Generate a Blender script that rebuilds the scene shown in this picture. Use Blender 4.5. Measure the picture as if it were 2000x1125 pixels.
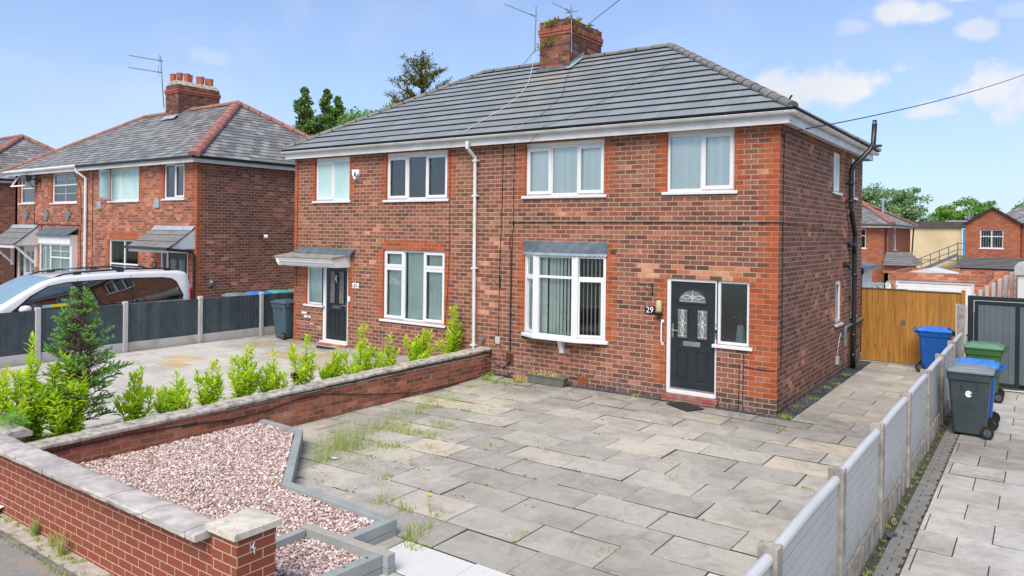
import bpy, bmesh, math, random
import numpy as np
from mathutils import Vector, Matrix
rnd = random.Random(7)
R = math.radians
for o in list(bpy.data.objects): bpy.data.objects.remove(o)
scene = bpy.context.scene
COL = scene.collection
# ------------------------------------------------------------------ camera
cam_d = bpy.data.cameras.new('camera'); cam = bpy.data.objects.new('camera', cam_d); COL.objects.link(cam)
cam.matrix_world = Matrix(((0.81302767, -0.01094957, 0.58212208, 3.5597),
                           (0.58209686, -0.00569277, -0.81309952, -12.5385),
                           (0.01221698, 0.99992385, 0.00174533, 2.9887), (0, 0, 0, 1)))
cam_d.sensor_width = 36; cam_d.lens = 36 * 1450 / 2000; cam_d.shift_y = -107.5 / 2000
cam_d.clip_start = .1; cam_d.clip_end = 3000
scene.camera = cam
# ------------------------------------------------------------------ light
SUN_AZ, SUN_EL = R(163), R(50)       # azimuth from +Y clockwise
sun_d = bpy.data.lights.new('sun', 'SUN'); sun = bpy.data.objects.new('sun', sun_d); COL.objects.link(sun)
sun_d.energy = 2.7; sun_d.angle = R(40); sun_d.color = (1, .92, .80)
sdir = Vector((math.sin(SUN_AZ) * math.cos(SUN_EL), math.cos(SUN_AZ) * math.cos(SUN_EL), math.sin(SUN_EL)))
sun.rotation_euler = sdir.to_track_quat('Z', 'Y').to_euler(); sun.location = (-10, -20, 30)
scene.view_settings.view_transform = 'Standard'; scene.view_settings.look = 'None'
scene.view_settings.exposure = 0.72; scene.view_settings.gamma = 1
scene.cycles.max_bounces = 6; scene.cycles.transparent_max_bounces = 12
W = bpy.data.worlds.new('World'); scene.world = W; W.use_nodes = True
nt = W.node_tree; nt.nodes.clear()
def N(nt, t, **k):
    n = nt.nodes.new(t)
    for a, v in k.items():
        if a in ('x', 'y'): continue
        if isinstance(a, str) and hasattr(n, a): setattr(n, a, v)
    return n
def setin(nt, sock, v):
    if isinstance(v, bpy.types.NodeSocket): nt.links.new(v, sock)
    elif v is not None: sock.default_value = v
def MATH(nt, op, a, b=None, c=None, clamp=False):
    n = nt.nodes.new('ShaderNodeMath'); n.operation = op; n.use_clamp = clamp
    for i, v in enumerate((a, b, c)):
        if v is not None: setin(nt, n.inputs[i], v)
    return n.outputs[0]
def MIXC(nt, fac, a, b, mode='MIX'):
    n = nt.nodes.new('ShaderNodeMix'); n.data_type = 'RGBA'; n.blend_type = mode
    setin(nt, n.inputs[0], fac)
    for i, v in ((6, a), (7, b)):
        if isinstance(v, tuple) and len(v) == 3: v = (*v, 1)
        setin(nt, n.inputs[i], v)
    return n.outputs[2]
def RAMP(nt, fac, stops, mode='LINEAR'):
    n = nt.nodes.new('ShaderNodeValToRGB'); n.color_ramp.interpolation = mode
    cr = n.color_ramp
    while len(cr.elements) < len(stops): cr.elements.new(.5)
    for e, (p, c) in zip(cr.elements, stops):
        e.position = p
        if not isinstance(c, tuple): c = (c, c, c)
        e.color = (*c, 1) if len(c) == 3 else c
    setin(nt, n.inputs[0], fac); return n.outputs[0]
def NOISE(nt, vec, scale, detail=4, rough=.55, dist=0):
    n = nt.nodes.new('ShaderNodeTexNoise'); setin(nt, n.inputs['Vector'], vec)
    n.inputs['Scale'].default_value = scale; n.inputs['Detail'].default_value = detail
    n.inputs['Roughness'].default_value = rough; n.inputs['Distortion'].default_value = dist
    return n.outputs[0]
def MAPR(nt, v, a, b, c=0, d=1):
    n = nt.nodes.new('ShaderNodeMapRange'); setin(nt, n.inputs[0], v)
    for i, q in enumerate((a, b, c, d)): n.inputs[i + 1].default_value = q
    return n.outputs[0]
sky = nt.nodes.new('ShaderNodeTexSky'); sky.sky_type = 'NISHITA'; sky.sun_disc = False
sky.sun_elevation = SUN_EL; sky.sun_rotation = SUN_AZ; sky.air_density = 1.0; sky.dust_density = .6; sky.ozone_density = 1.6
tc = nt.nodes.new('ShaderNodeTexCoord')
sep = nt.nodes.new('ShaderNodeSeparateXYZ'); nt.links.new(tc.outputs['Generated'], sep.inputs[0])
az = MATH(nt, 'MULTIPLY', MATH(nt, 'ARCTAN2', sep.outputs[0], sep.outputs[1]), 57.2958)
el = MATH(nt, 'MULTIPLY', MATH(nt, 'ARCSINE', sep.outputs[2]), 57.2958)
nz = NOISE(nt, tc.outputs['Generated'], 26, 6, .6)
nz2 = NOISE(nt, tc.outputs['Generated'], 9, 3, .5)
wob = MATH(nt, 'MULTIPLY', MATH(nt, 'SUBTRACT', nz, .5), 2.1)
wob2 = MATH(nt, 'MULTIPLY', MATH(nt, 'SUBTRACT', nz2, .5), 1.3)
msum = None
CL = [(-14.0, 10.3, 3.6, 1.25, 1), (-11.3, 10.0, 3.0, 1.5, 1), (-16.6, 10.8, 2.1, .9, .9), (-8.4, 14.9, 2.3, 1.0, .95), (-6.7, 14.6, 1.7, .8, .8),
      (-3.9, 13.3, 1.3, .7, .7), (-6.3, 8.5, 2.2, .95, .9), (-2.9, 9.3, 2.9, 1.5, 1), (-.2, 8.7, 3.2, 1.7, 1), (-8.1, 11.3, .7, .5, .5),
      (-4.6, 15.4, 1.2, .35, .6), (-57.5, 12.0, 2.4, .9, .3), (-10.8, 14.3, 1.4, .6, .45), (-1.2, 14.2, 1.6, .6, .35),
      (14, 17, 11, 4, .9), (32, 12, 12, 4, .9), (70, 25, 18, 8, .8), (120, 20, 25, 8, .8), (165, 32, 26, 10, .9), (-165, 24, 25, 9, .8),
      (-110, 30, 24, 10, .9), (-125, 16, 16, 5, .8), (-85, 14, 9, 3, .7), (180, 12, 22, 4, .8), (145, 10, 14, 4, .8)]
for (a0, e0, ra, re, s) in CL:
    dx = MATH(nt, 'DIVIDE', MATH(nt, 'SUBTRACT', az, a0), ra); dy = MATH(nt, 'DIVIDE', MATH(nt, 'SUBTRACT', el, e0), re)
    # flatter underside
    dyb = MATH(nt, 'MULTIPLY', dy, MAPR(nt, dy, -.2, .2, 1.25, .9))
    d = MATH(nt, 'SQRT', MATH(nt, 'ADD', MATH(nt, 'POWER', dx, 2.), MATH(nt, 'POWER', MATH(nt, 'ABSOLUTE', dyb), 2.)))
    d = MATH(nt, 'ADD', d, MATH(nt, 'ADD', wob, wob2))
    m = nt.nodes.new('ShaderNodeMapRange'); m.interpolation_type = 'SMOOTHSTEP'
    nt.links.new(d, m.inputs[0]); m.inputs[1].default_value = .38; m.inputs[2].default_value = 1.2; m.inputs[3].default_value = s; m.inputs[4].default_value = 0
    msum = m.outputs[0] if msum is None else MATH(nt, 'MAXIMUM', msum, m.outputs[0])
veil = MAPR(nt, NOISE(nt, tc.outputs['Generated'], 4.5, 5, .6, .4), .45, .75, 0, .30)
msum = MATH(nt, 'MAXIMUM', msum, veil)
skyc = MIXC(nt, 1, sky.outputs[0], (.76, .87, 1.09), 'MULTIPLY')
low = MAPR(nt, el, 0, 32, .60, .05)
skyc = MIXC(nt, low, skyc, (3.5, 4.4, 5.9))
cloudc = MIXC(nt, MAPR(nt, nz2, .3, .7), (4.5, 4.75, 5.3), (5.3, 5.35, 5.5))
out = MIXC(nt, msum, skyc, cloudc)
bg = nt.nodes.new('ShaderNodeBackground'); nt.links.new(out, bg.inputs[0]); bg.inputs[1].default_value = .105
wo = nt.nodes.new('ShaderNodeOutputWorld'); nt.links.new(bg.outputs[0], wo.inputs[0])
# ------------------------------------------------------------------ materials
def newmat(name):
    m = bpy.data.materials.new(name); m.use_nodes = True
    nt = m.node_tree; b = nt.nodes['Principled BSDF']; return m, nt, b
def bump(nt, b, h, strength=.3, dist=.01):
    n = nt.nodes.new('ShaderNodeBump'); n.inputs['Strength'].default_value = strength; n.inputs['Distance'].default_value = dist
    nt.links.new(h, n.inputs['Height']); nt.links.new(n.outputs[0], b.inputs['Normal'])
def POS(nt): return nt.nodes.new('ShaderNodeNewGeometry')
def mat(name, c1, c2=None, scale=6, rough=.6, metal=0, bmp=0, spec=.4, detail=4, isl=0, coat=0, bscale=None, rng=(.35, .65)):
    m, nt, b = newmat(name)
    tcn = nt.nodes.new('ShaderNodeTexCoord')
    if c2 is None: c2 = tuple(x * .85 for x in c1)
    f = NOISE(nt, tcn.outputs['Object'], scale, detail, .6)
    f = MAPR(nt, f, rng[0], rng[1])
    c = MIXC(nt, f, c1, c2)
    if isl:
        g = POS(nt); v = MAPR(nt, g.outputs['Random Per Island'], 0, 1, 1 - isl, 1 + isl)
        comb = nt.nodes.new('ShaderNodeCombineColor')
        for i in range(3): nt.links.new(v, comb.inputs[i])
        c = MIXC(nt, 1, c, comb.outputs[0], 'MULTIPLY')
    nt.links.new(c, b.inputs['Base Color'])
    b.inputs['Roughness'].default_value = rough; b.inputs['Metallic'].default_value = metal
    b.inputs['Specular IOR Level'].default_value = spec
    if coat: b.inputs['Coat Weight'].default_value = coat; b.inputs['Coat Roughness'].default_value = .05
    if bmp: bump(nt, b, NOISE(nt, tcn.outputs['Object'], bscale or scale * 4, 5, .7), bmp, .006)
    return m
def brickmat(name, stops, mortar, bw=.235, bh=.087, ms=.0055, off=(0, 0), rough=.9, intra=.35, wob=.004, dirt=.25, white=0.0, pat=0, plinth=False):
    m, nt, b = newmat(name)
    g = POS(nt); sp = nt.nodes.new('ShaderNodeSeparateXYZ'); nt.links.new(g.outputs['Position'], sp.inputs[0])
    sn = nt.nodes.new('ShaderNodeSeparateXYZ'); nt.links.new(g.outputs['True Normal'], sn.inputs[0])
    isy = MATH(nt, 'GREATER_THAN', MATH(nt, 'ABSOLUTE', sn.outputs[0]), .5)
    u = MATH(nt, 'ADD', MATH(nt, 'MULTIPLY', sp.outputs[0], MATH(nt, 'SUBTRACT', 1, isy)), MATH(nt, 'MULTIPLY', MATH(nt, 'ADD', sp.outputs[1], .1175), isy))
    n1 = NOISE(nt, g.outputs['Position'], 9, 3); n2 = NOISE(nt, g.outputs['Position'], 7.3, 3)
    u = MATH(nt, 'ADD', u, MATH(nt, 'MULTIPLY', MATH(nt, 'SUBTRACT', n1, .5), wob * 3))
    v = MATH(nt, 'ADD', sp.outputs[2], MATH(nt, 'MULTIPLY', MATH(nt, 'SUBTRACT', n2, .5), wob * 3))
    cv = nt.nodes.new('ShaderNodeCombineXYZ')
    nt.links.new(MATH(nt, 'ADD', u, 100 * bw + off[0]), cv.inputs[0]); nt.links.new(MATH(nt, 'ADD', v, 40 * bh + off[1]), cv.inputs[1])
    br = nt.nodes.new('ShaderNodeTexBrick'); nt.links.new(cv.outputs[0], br.inputs['Vector'])
    br.inputs['Color1'].default_value = (0, 0, 0, 1); br.inputs['Color2'].default_value = (1, 1, 1, 1); br.inputs['Mortar'].default_value = (.5, .5, .5, 1)
    br.inputs['Scale'].default_value = 1; br.inputs['Mortar Size'].default_value = ms; br.inputs['Mortar Smooth'].default_value = .25
    br.inputs['Brick Width'].default_value = bw; br.inputs['Row Height'].default_value = bh; br.offset = .5; br.offset_frequency = 2
    val = br.outputs['Color']; fac = br.outputs['Fac']
    big = NOISE(nt, g.outputs['Position'], .9, 3)
    val2 = MATH(nt, 'ADD', MATH(nt, 'MULTIPLY', val, .80), MATH(nt, 'MULTIPLY', MATH(nt, 'SUBTRACT', big, .40), .95), clamp=True)
    c = RAMP(nt, val2, stops)
    if plinth:
        # newer pale orange bricks bedded over the door lintel, and a few repairs
        inx = MATH(nt, 'MULTIPLY', MATH(nt, 'GREATER_THAN', sp.outputs[0], -2.55), MATH(nt, 'LESS_THAN', sp.outputs[0], -.28))
        inz = MATH(nt, 'MULTIPLY', MATH(nt, 'GREATER_THAN', v, 2.175), MATH(nt, 'LESS_THAN', v, 2.436))
        pk = MATH(nt, 'MULTIPLY', MATH(nt, 'MULTIPLY', inx, inz), MATH(nt, 'MULTIPLY', MATH(nt, 'GREATER_THAN', val, .25), MATH(nt, 'SUBTRACT', 1, isy)))
        c = MIXC(nt, MATH(nt, 'MULTIPLY', pk, .8), c, RAMP(nt, val, [(.2, (.44, .14, .07)), (.6, (.62, .26, .14)), (1, (.66, .36, .22))]))
        lowz = MAPR(nt, MATH(nt, 'ADD', v, MATH(nt, 'MULTIPLY', MATH(nt, 'SUBTRACT', NOISE(nt, g.outputs['Position'], 1.1, 3), .5), .5)), .12, .34, .8, 0)
        c = MIXC(nt, lowz, c, RAMP(nt, val, [(0, (.07, .05, .055)), (.6, (.13, .075, .07)), (1, (.22, .11, .09))]))
        sal = MATH(nt, 'MULTIPLY', MAPR(nt, v, .05, .75, .8, 0), MAPR(nt, NOISE(nt, g.outputs['Position'], 5, 6, .8), .54, .7, 0, 1))
        c = MIXC(nt, sal, c, (.50, .42, .38))
    # burnt vertical blotches inside the bricks
    mp = nt.nodes.new('ShaderNodeMapping'); mp.inputs['Scale'].default_value = (17, 17, 7); nt.links.new(g.outputs['Position'], mp.inputs[0])
    bl = NOISE(nt, mp.outputs[0], 1, 3, .6)
    c = MIXC(nt, MAPR(nt, bl, .48, .68, 0, intra), c, (.075, .035, .032))
    c = MIXC(nt, MAPR(nt, bl, .42, .30, 0, intra * .7), c, (.55, .24, .16))
    if white:
        wn = NOISE(nt, g.outputs['Position'], 2.2, 6, .75)
        c = MIXC(nt, MAPR(nt, wn, .62, .74, 0, white), c, (.55, .42, .38))
    mo = MIXC(nt, NOISE(nt, g.outputs['Position'], 14, 3), mortar, tuple(x * .72 for x in mortar))
    c = MIXC(nt, fac, c, mo)
    dn = NOISE(nt, g.outputs['Position'], 3.1, 6, .7)
    c = MIXC(nt, MAPR(nt, dn, .45, .8, 0, dirt), c, (.09, .06, .05))
    nt.links.new(c, b.inputs['Base Color']); b.inputs['Roughness'].default_value = rough; b.inputs['Specular IOR Level'].default_value = .25
    h = MATH(nt, 'ADD', MATH(nt, 'MULTIPLY', MATH(nt, 'SUBTRACT', 1, fac), .8), MATH(nt, 'MULTIPLY', NOISE(nt, g.outputs['Position'], 60, 4), .35))
    bump(nt, b, h, .7, .008)
    return m
ST_OLD = [(0, (.10, .048, .042)), (.14, (.15, .062, .049)), (.34, (.205, .077, .055)), (.58, (.26, .095, .064)), (.80, (.315, .118, .078)), (.93, (.41, .16, .095)), (1, (.62, .29, .17))]
ST_SIDE = [(0, (.10, .05, .046)), (.22, (.145, .064, .052)), (.5, (.20, .080, .060)), (.74, (.26, .102, .072)), (.88, (.38, .145, .092)), (1, (.58, .24, .14))]
ST_OR = [(0, (.27, .062, .028)), (.5, (.37, .086, .034)), (1, (.44, .11, .045))]
ST_LT = [(0, (.14, .06, .045)), (.3, (.27, .095, .06)), (.6, (.38, .135, .085)), (.85, (.48, .18, .11)), (1, (.62, .25, .12))]
MORT = (.53, .42, .285)
M = {}
M['brick'] = brickmat('weathered_brick', ST_OLD, MORT, ms=.0075, dirt=.16, plinth=True, intra=.3)
M['side'] = brickmat('dark_gable_brick', ST_SIDE, (.46, .36, .25), off=(.0, 0), intra=.25, ms=.0068, dirt=.15, plinth=True)
M['orange'] = brickmat('orange_quoin_brick', ST_OR, (.46, .34, .21), intra=.1, dirt=.2, ms=.005)
M['brickL'] = brickmat('lighter_brick', ST_LT, (.48, .35, .25), intra=.25)
M['oldwall'] = brickmat('old_garden_brick', [(0, (.15, .06, .042)), (.35, (.32, .095, .055)), (.75, (.46, .14, .08)), (1, (.56, .25, .18))], (.34, .27, .19), intra=.3, ms=.009, wob=.016, dirt=.6, white=.9, bh=.082)
M['newwall'] = brickmat('smooth_red_brick', [(0, (.245, .066, .034)), (.6, (.275, .076, .04)), (1, (.245, .075, .045))], (.68, .46, .36), bw=.225, bh=.0775, ms=.0052, intra=.05, wob=.001, dirt=.12, rough=.75)
M['garage'] = brickmat('reclaimed_brick', [(0, (.20, .085, .06)), (.3, (.42, .13, .07)), (.7, (.55, .2, .12)), (1, (.62, .33, .22))], (.5, .38, .26), intra=.2, dirt=.1, white=.6)
M['far'] = brickmat('far_brick', [(0, (.26, .08, .045)), (.5, (.34, .105, .058)), (1, (.42, .15, .08))], (.38, .22, .14), intra=.1)
# chimneys carry dark stained brick
M['chim'] = brickmat('chimney_brick', [(0, (.06, .035, .03)), (.4, (.13, .055, .042)), (.75, (.25, .085, .058)), (1, (.44, .16, .11))], (.26, .20, .13), intra=.6, dirt=.75)
M['chimband'] = brickmat('chimney_band_brick', [(0, (.34, .09, .06)), (1, (.46, .14, .09))], (.16, .08, .05), intra=.3, dirt=.45)
M['terracotta'] = mat('terracotta', (.46, .15, .07), (.36, .11, .055), 5, .8, isl=.12)
M['redridge'] = mat('red_ridge_tile', (.38, .165, .13), (.26, .115, .095), 4, .85, bmp=.4, isl=.15)
M['greyridge'] = mat('grey_ridge_tile', (.21, .20, .195), (.15, .145, .145), 3, .8, bmp=.3, isl=.1)
M['clip'] = mat('black_clip', (.02, .02, .022), None, 5, .5)
M['pvc'] = mat('white_pvc', (.73, .735, .745), (.69, .695, .70), 3, .3, spec=.5)
M['pvcold'] = mat('stained_white_gutter', (.70, .70, .70), (.52, .52, .49), 2.2, .4, spec=.4, rng=(.45, .8))
M['blackpvc'] = mat('black_pipe', (.018, .02, .022), None, 3, .35, spec=.5)
M['door'] = mat('black_composite_door', (.014, .021, .026), (.02, .028, .034), 4, .32, bmp=.15, spec=.5)
M['chrome'] = mat('chrome', (.7, .68, .66), None, 8, .25, metal=1)
M['lead'] = mat('lead_flashing', (.065, .088, .11), (.12, .155, .18), 5, .55, bmp=.5, bscale=14)
M['leadlt'] = mat('light_lead_flashing', (.34, .42, .47), (.24, .30, .34), 6, .6)
M['reddoorstep'] = mat('worn_red_step', (.30, .075, .065), (.24, .19, .14), 7, .8, bmp=.4, rng=(.5, .62))
M['black'] = mat('black_rubber', (.016, .016, .017), (.03, .03, .03), 30, .85, bmp=.4)
M['blackgloss'] = mat('black_gloss_plastic', (.015, .016, .018), None, 5, .25)
M['room'] = mat('room_paint', (.40, .39, .37), (.33, .32, .30), 2, .9)
M['floorin'] = mat('room_floor', (.12, .09, .06), None, 2, .9)
M['blind'] = mat('pale_blind_fabric', (.93, .94, .93), (.90, .92, .91), 2, .8, isl=.06)
M['curtain'] = mat('net_curtain', (.80, .86, .84), (.68, .76, .74), 3, .9)
M['darkcurtain'] = mat('dark_curtain', (.06, .075, .072), (.025, .03, .03), 5, .9)
M['frost'] = mat('frosted_glass', (.50, .68, .67), (.40, .58, .58), 2, .3)
M['leadcame'] = mat('bright_leading', (.72, .78, .80), None, 5, .35)
M['doorglass'] = mat('textured_door_glass', (.12, .12, .11), (.20, .20, .19), 14, .2, bmp=.5)
M['conc'] = mat('weathered_concrete', (.36, .33, .29), (.20, .18, .155), 7, .9, bmp=.6, isl=.06)
M['conclt'] = mat('pale_concrete', (.50, .49, .48), (.42, .41, .40), 5, .85, bmp=.3)
M['concstain'] = mat('stained_gravel_board', (.50, .48, .46), (.34, .29, .20), 2.5, .85, bmp=.3, rng=(.5, .75))
M['coping'] = mat('lichened_coping', (.50, .46, .39), (.16, .15, .13), 9, .9, bmp=.7, rng=(.42, .70), isl=.05)
M['copsand'] = mat('sandstone_coping', (.56, .50, .45), (.34, .32, .30), 5, .85, bmp=.6, isl=.07, detail=7, rng=(.38, .66))
M['capstone'] = mat('pillar_cap_stone', (.62, .575, .48), (.40, .36, .28), 11, .9, bmp=.5, rng=(.45, .72))
M['pvcgrey'] = mat('pale_grey_composite', (.45, .465, .47), (.39, .405, .415), 1.5, .45, spec=.4)
def stained(name, base, stain, z0, z1, amt=.8, rough=.5, scale=6):
    m, nt, b = newmat(name); g = POS(nt); sp = nt.nodes.new('ShaderNodeSeparateXYZ'); nt.links.new(g.outputs['Position'], sp.inputs[0])
    n = NOISE(nt, g.outputs['Position'], scale, 6, .75); n2 = NOISE(nt, g.outputs['Position'], 1.5, 5, .7)
    f = MATH(nt, 'MULTIPLY', MAPR(nt, sp.outputs[2], z0, z1, 1, 0), MAPR(nt, n, .35, .65, 0, amt))
    c = MIXC(nt, MAPR(nt, n2, .45, .75, 0, .35), base, tuple(x * .7 for x in base)); c = MIXC(nt, f, c, stain)
    c = MIXC(nt, MAPR(nt, NOISE(nt, g.outputs['Position'], 25, 5, .8), .58, .75, 0, .35), c, (.16, .16, .14))
    nt.links.new(c, b.inputs['Base Color']); b.inputs['Roughness'].default_value = rough; return m
M['pvcgrey'] = stained('algae_stained_composite', (.43, .43, .425), (.17, .18, .11), .2, .6, .7)
M['pvctop'] = mat('pale_grey_rail', (.56, .57, .57), (.50, .51, .51), 2, .4)
M['sleeper'] = mat('grey_painted_sleeper', (.25, .285, .285), (.33, .35, .335), 3, .65, bmp=.4, isl=.08)
M['sleeperworn'] = mat('worn_sleeper_top', (.42, .38, .31), (.34, .33, .29), 5, .8, bmp=.5)
M['slateboard'] = mat('charcoal_featheredge', (.045, .065, .078), (.075, .095, .108), 5, .7, bmp=.5, isl=.22)
M['gatewood'] = None
M['greyboard'] = mat('slate_grey_board', (.085, .11, .125), (.10, .125, .14), 2, .7, bmp=.2, isl=.06)
M['gateframe'] = mat('black_steel_frame', (.014, .018, .024), None, 3, .45)
M['soil'] = mat('planting_soil', (.34, .305, .26), (.50, .46, .40), 12, .95, bmp=.8)
M['asphalt'] = None
M['stonekerb'] = mat('stone_edging', (.20, .205, .20), (.12, .12, .11), 7, .9, bmp=.5)
M['plasticgrey'] = mat('grey_bin_plastic', (.036, .052, .058), (.05, .066, .072), 3, .5, bmp=.1, spec=.4)
M['plasticslate'] = mat('blue_grey_bin_plastic', (.055, .095, .115), (.065, .11, .13), 3, .5, bmp=.1)
M['lidgrey'] = mat('faded_grey_lid', (.22, .25, .27), (.15, .175, .19), 4, .45)
M['plasticblue'] = mat('blue_bin_plastic', (.006, .085, .36), (.01, .10, .40), 3, .42)
M['lidblue'] = mat('blue_bin_lid', (.01, .14, .56), (.05, .24, .66), 6, .35)
M['plasticgreen'] = mat('green_bin_plastic', (.03, .10, .03), (.045, .12, .03), 4, .55)
M['lidgreen'] = mat('green_bin_lid', (.09, .21, .12), (.13, .27, .16), 4, .45)
M['lidteal'] = mat('teal_bin_lid', (.07, .30, .33), (.10, .35, .34), 4, .45)
M['tyre'] = mat('tyre_rubber', (.014, .014, .014), None, 9, .8)
M['hub'] = mat('grey_wheel_hub', (.09, .10, .105), None, 9, .5)
M['white'] = mat('white_paint', (.82, .83, .83), (.76, .77, .77), 4, .5)
M['timberwhite'] = mat('white_painted_board', (.72, .74, .76), (.62, .64, .66), 6, .55)
M['fixgrey'] = mat('mid_grey_plastic', (.18, .20, .21), None, 5, .5)
M['galv'] = mat('galvanised_steel', (.28, .30, .31), (.18, .19, .20), 20, .45, metal=.7)
M['rust'] = mat('rusty_iron', (.13, .055, .03), (.05, .03, .02), 20, .9)
M['cable'] = mat('black_cable', (.02, .019, .018), None, 5, .6)
M['cablelt'] = mat('pale_cable', (.62, .62, .60), None, 5, .6)
M['cream'] = mat('cream_render', (.66, .53, .33), (.56, .44, .27), .6, .9, bmp=.15)
M['flatroof'] = mat('dark_roof_fascia', (.07, .06, .055), (.09, .08, .07), 1.5, .8)
M['bluedoor'] = mat('blue_door_paint', (.02, .30, .62), None, 2, .5)
M['stair'] = mat('grey_stair_steel', (.12, .15, .18), None, 4, .5)
M['lamp'] = mat('yellowed_lamp_glass', (.56, .47, .22), (.48, .40, .18), 8, .3)
M['pebble'] = mat('pebble', (.03, .035, .04), (.10, .11, .12), 1, .8, isl=.5)
M['planter'] = mat('grey_trough', (.16, .17, .15), (.12, .13, .11), 6, .8, bmp=.3)
M['straw'] = mat('dry_stems', (.62, .45, .20), (.46, .29, .12), 9, .9, isl=.3)
M['car'] = mat('silver_white_paint', (.74, .75, .77), (.71, .72, .745), 1, .25, coat=.8, spec=.5)
M['carrail'] = mat('black_roof_rail', (.03, .035, .045), None, 5, .3)
M['carrubber'] = mat('dark_window_seal', (.02, .022, .025), None, 5, .4)
M['redlens'] = mat('red_lamp_lens', (.35, .01, .015), None, 5, .2)
M['yellow'] = mat('yellow_sign_print', (.75, .62, .03), None, 5, .6)
M['cyanp'] = mat('pale_blue_print', (.2, .6, .7), None, 5, .6)
M['seat'] = mat('dark_seat_fabric', (.07, .09, .10), None, 5, .9)
M['paper'] = mat('white_paper', (.75, .75, .76), (.6, .55, .45), 9, .7)
M['bark'] = mat('bark', (.10, .07, .055), (.16, .12, .09), 14, .95, bmp=.8)
M['barkd'] = mat('conifer_bark', (.065, .045, .038), (.11, .075, .06), 20, .95, bmp=.8)
def glassmat(name, tint, base=.10, rough=.02):
    m, nt, b = newmat(name); nt.nodes.remove(b)
    o = nt.nodes['Material Output']
    t = nt.nodes.new('ShaderNodeBsdfTransparent'); t.inputs[0].default_value = (*tint, 1)
    g = nt.nodes.new('ShaderNodeBsdfGlossy'); g.inputs['Roughness'].default_value = rough; g.inputs[0].default_value = (.95, .98, 1, 1)
    f = nt.nodes.new('ShaderNodeFresnel'); f.inputs[0].default_value = 1.5
    fac = MATH(nt, 'ADD', MATH(nt, 'MULTIPLY', f.outputs[0], 1.5), base, clamp=True)
    mx = nt.nodes.new('ShaderNodeMixShader'); nt.links.new(fac, mx.inputs[0]); nt.links.new(t.outputs[0], mx.inputs[1]); nt.links.new(g.outputs[0], mx.inputs[2])
    nt.links.new(mx.outputs[0], o.inputs[0]); return m
M['glass'] = glassmat('window_glass', (.90, .98, .96), .06)
M['glassgreen'] = glassmat('hall_glass', (.80, .90, .86), .12, .18)
M['carglass'] = glassmat('car_glass', (.50, .66, .64), .10)
M['privacy'] = glassmat('privacy_glass', (.05, .06, .065), .12)
def leafmat(name, a, b_, c_, tr=.35, rough=.45):
    m, nt, b = newmat(name); o = nt.nodes['Material Output']
    g = POS(nt); col = RAMP(nt, g.outputs['Random Per Island'], [(0, a), (.5, b_), (1, c_)])
    nt.links.new(col, b.inputs['Base Color']); b.inputs['Roughness'].default_value = rough; b.inputs['Specular IOR Level'].default_value = .35
    t = nt.nodes.new('ShaderNodeBsdfTranslucent'); nt.links.new(col, t.inputs[0])
    mx = nt.nodes.new('ShaderNodeMixShader'); mx.inputs[0].default_value = tr
    nt.links.new(b.outputs[0], mx.inputs[1]); nt.links.new(t.outputs[0], mx.inputs[2]); nt.links.new(mx.outputs[0], o.inputs[0]); return m
M['laurel'] = leafmat('laurel_leaf', (.44, .68, .02), (.62, .84, .035), (.78, .90, .08), .55)
M['laurelD'] = leafmat('old_laurel_leaf', (.18, .40, .03), (.30, .54, .035), (.42, .64, .05), .5)
M['laurelT'] = leafmat('laurel_tip_leaf', (.62, .80, .05), (.78, .82, .08), (.82, .62, .10), .5)
M['needle'] = leafmat('conifer_needle', (.16, .38, .11), (.30, .58, .15), (.54, .80, .22), .45)
M['needleB'] = leafmat('dead_needle', (.20, .13, .09), (.30, .20, .14), (.16, .16, .09), .3)
M['treeA'] = leafmat('bright_tree_leaf', (.10, .24, .03), (.18, .38, .05), (.32, .50, .09), .4)
M['treeB'] = leafmat('dark_tree_leaf', (.07, .15, .04), (.13, .25, .055), (.24, .36, .08), .4)
M['treeC'] = leafmat('olive_conifer_leaf', (.10, .13, .02), (.21, .23, .03), (.36, .32, .06), .4)
M['treeD'] = leafmat('silver_tree_leaf', (.13, .25, .09), (.22, .38, .13), (.50, .62, .38), .4)
M['grass'] = leafmat('grass_blade', (.26, .36, .08), (.46, .54, .16), (.72, .70, .34), .45, .6)
M['grassG'] = leafmat('green_weed', (.16, .36, .03), (.34, .54, .06), (.60, .60, .14), .45, .6)
M['moss'] = leafmat('chimney_fern', (.16, .12, .03), (.38, .34, .05), (.55, .55, .08), .3, .8)
M['flower'] = mat('yellow_petal', (.75, .58, .02), None, 8, .7)
M['purple'] = mat('purple_leaf', (.10, .03, .05), None, 8, .7, isl=.3)
def gravelmat():
    m, nt, b = newmat('pink_gravel'); g = POS(nt)
    c = RAMP(nt, g.outputs['Random Per Island'], [(0, (.15, .11, .10)), (.14, (.33, .21, .185)), (.42, (.50, .345, .30)), (.68, (.62, .48, .43)), (.87, (.75, .66, .61)), (1, (.84, .80, .76))])
    nt.links.new(c, b.inputs['Base Color']); b.inputs['Roughness'].default_value = .75; return m
M['gravel'] = gravelmat()
M['gravelbase'] = mat('gravel_underlay', (.42, .28, .25), (.24, .16, .15), 60, .95, bmp=.8)  # mottled pinkish sheet lying under the chippings
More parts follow.
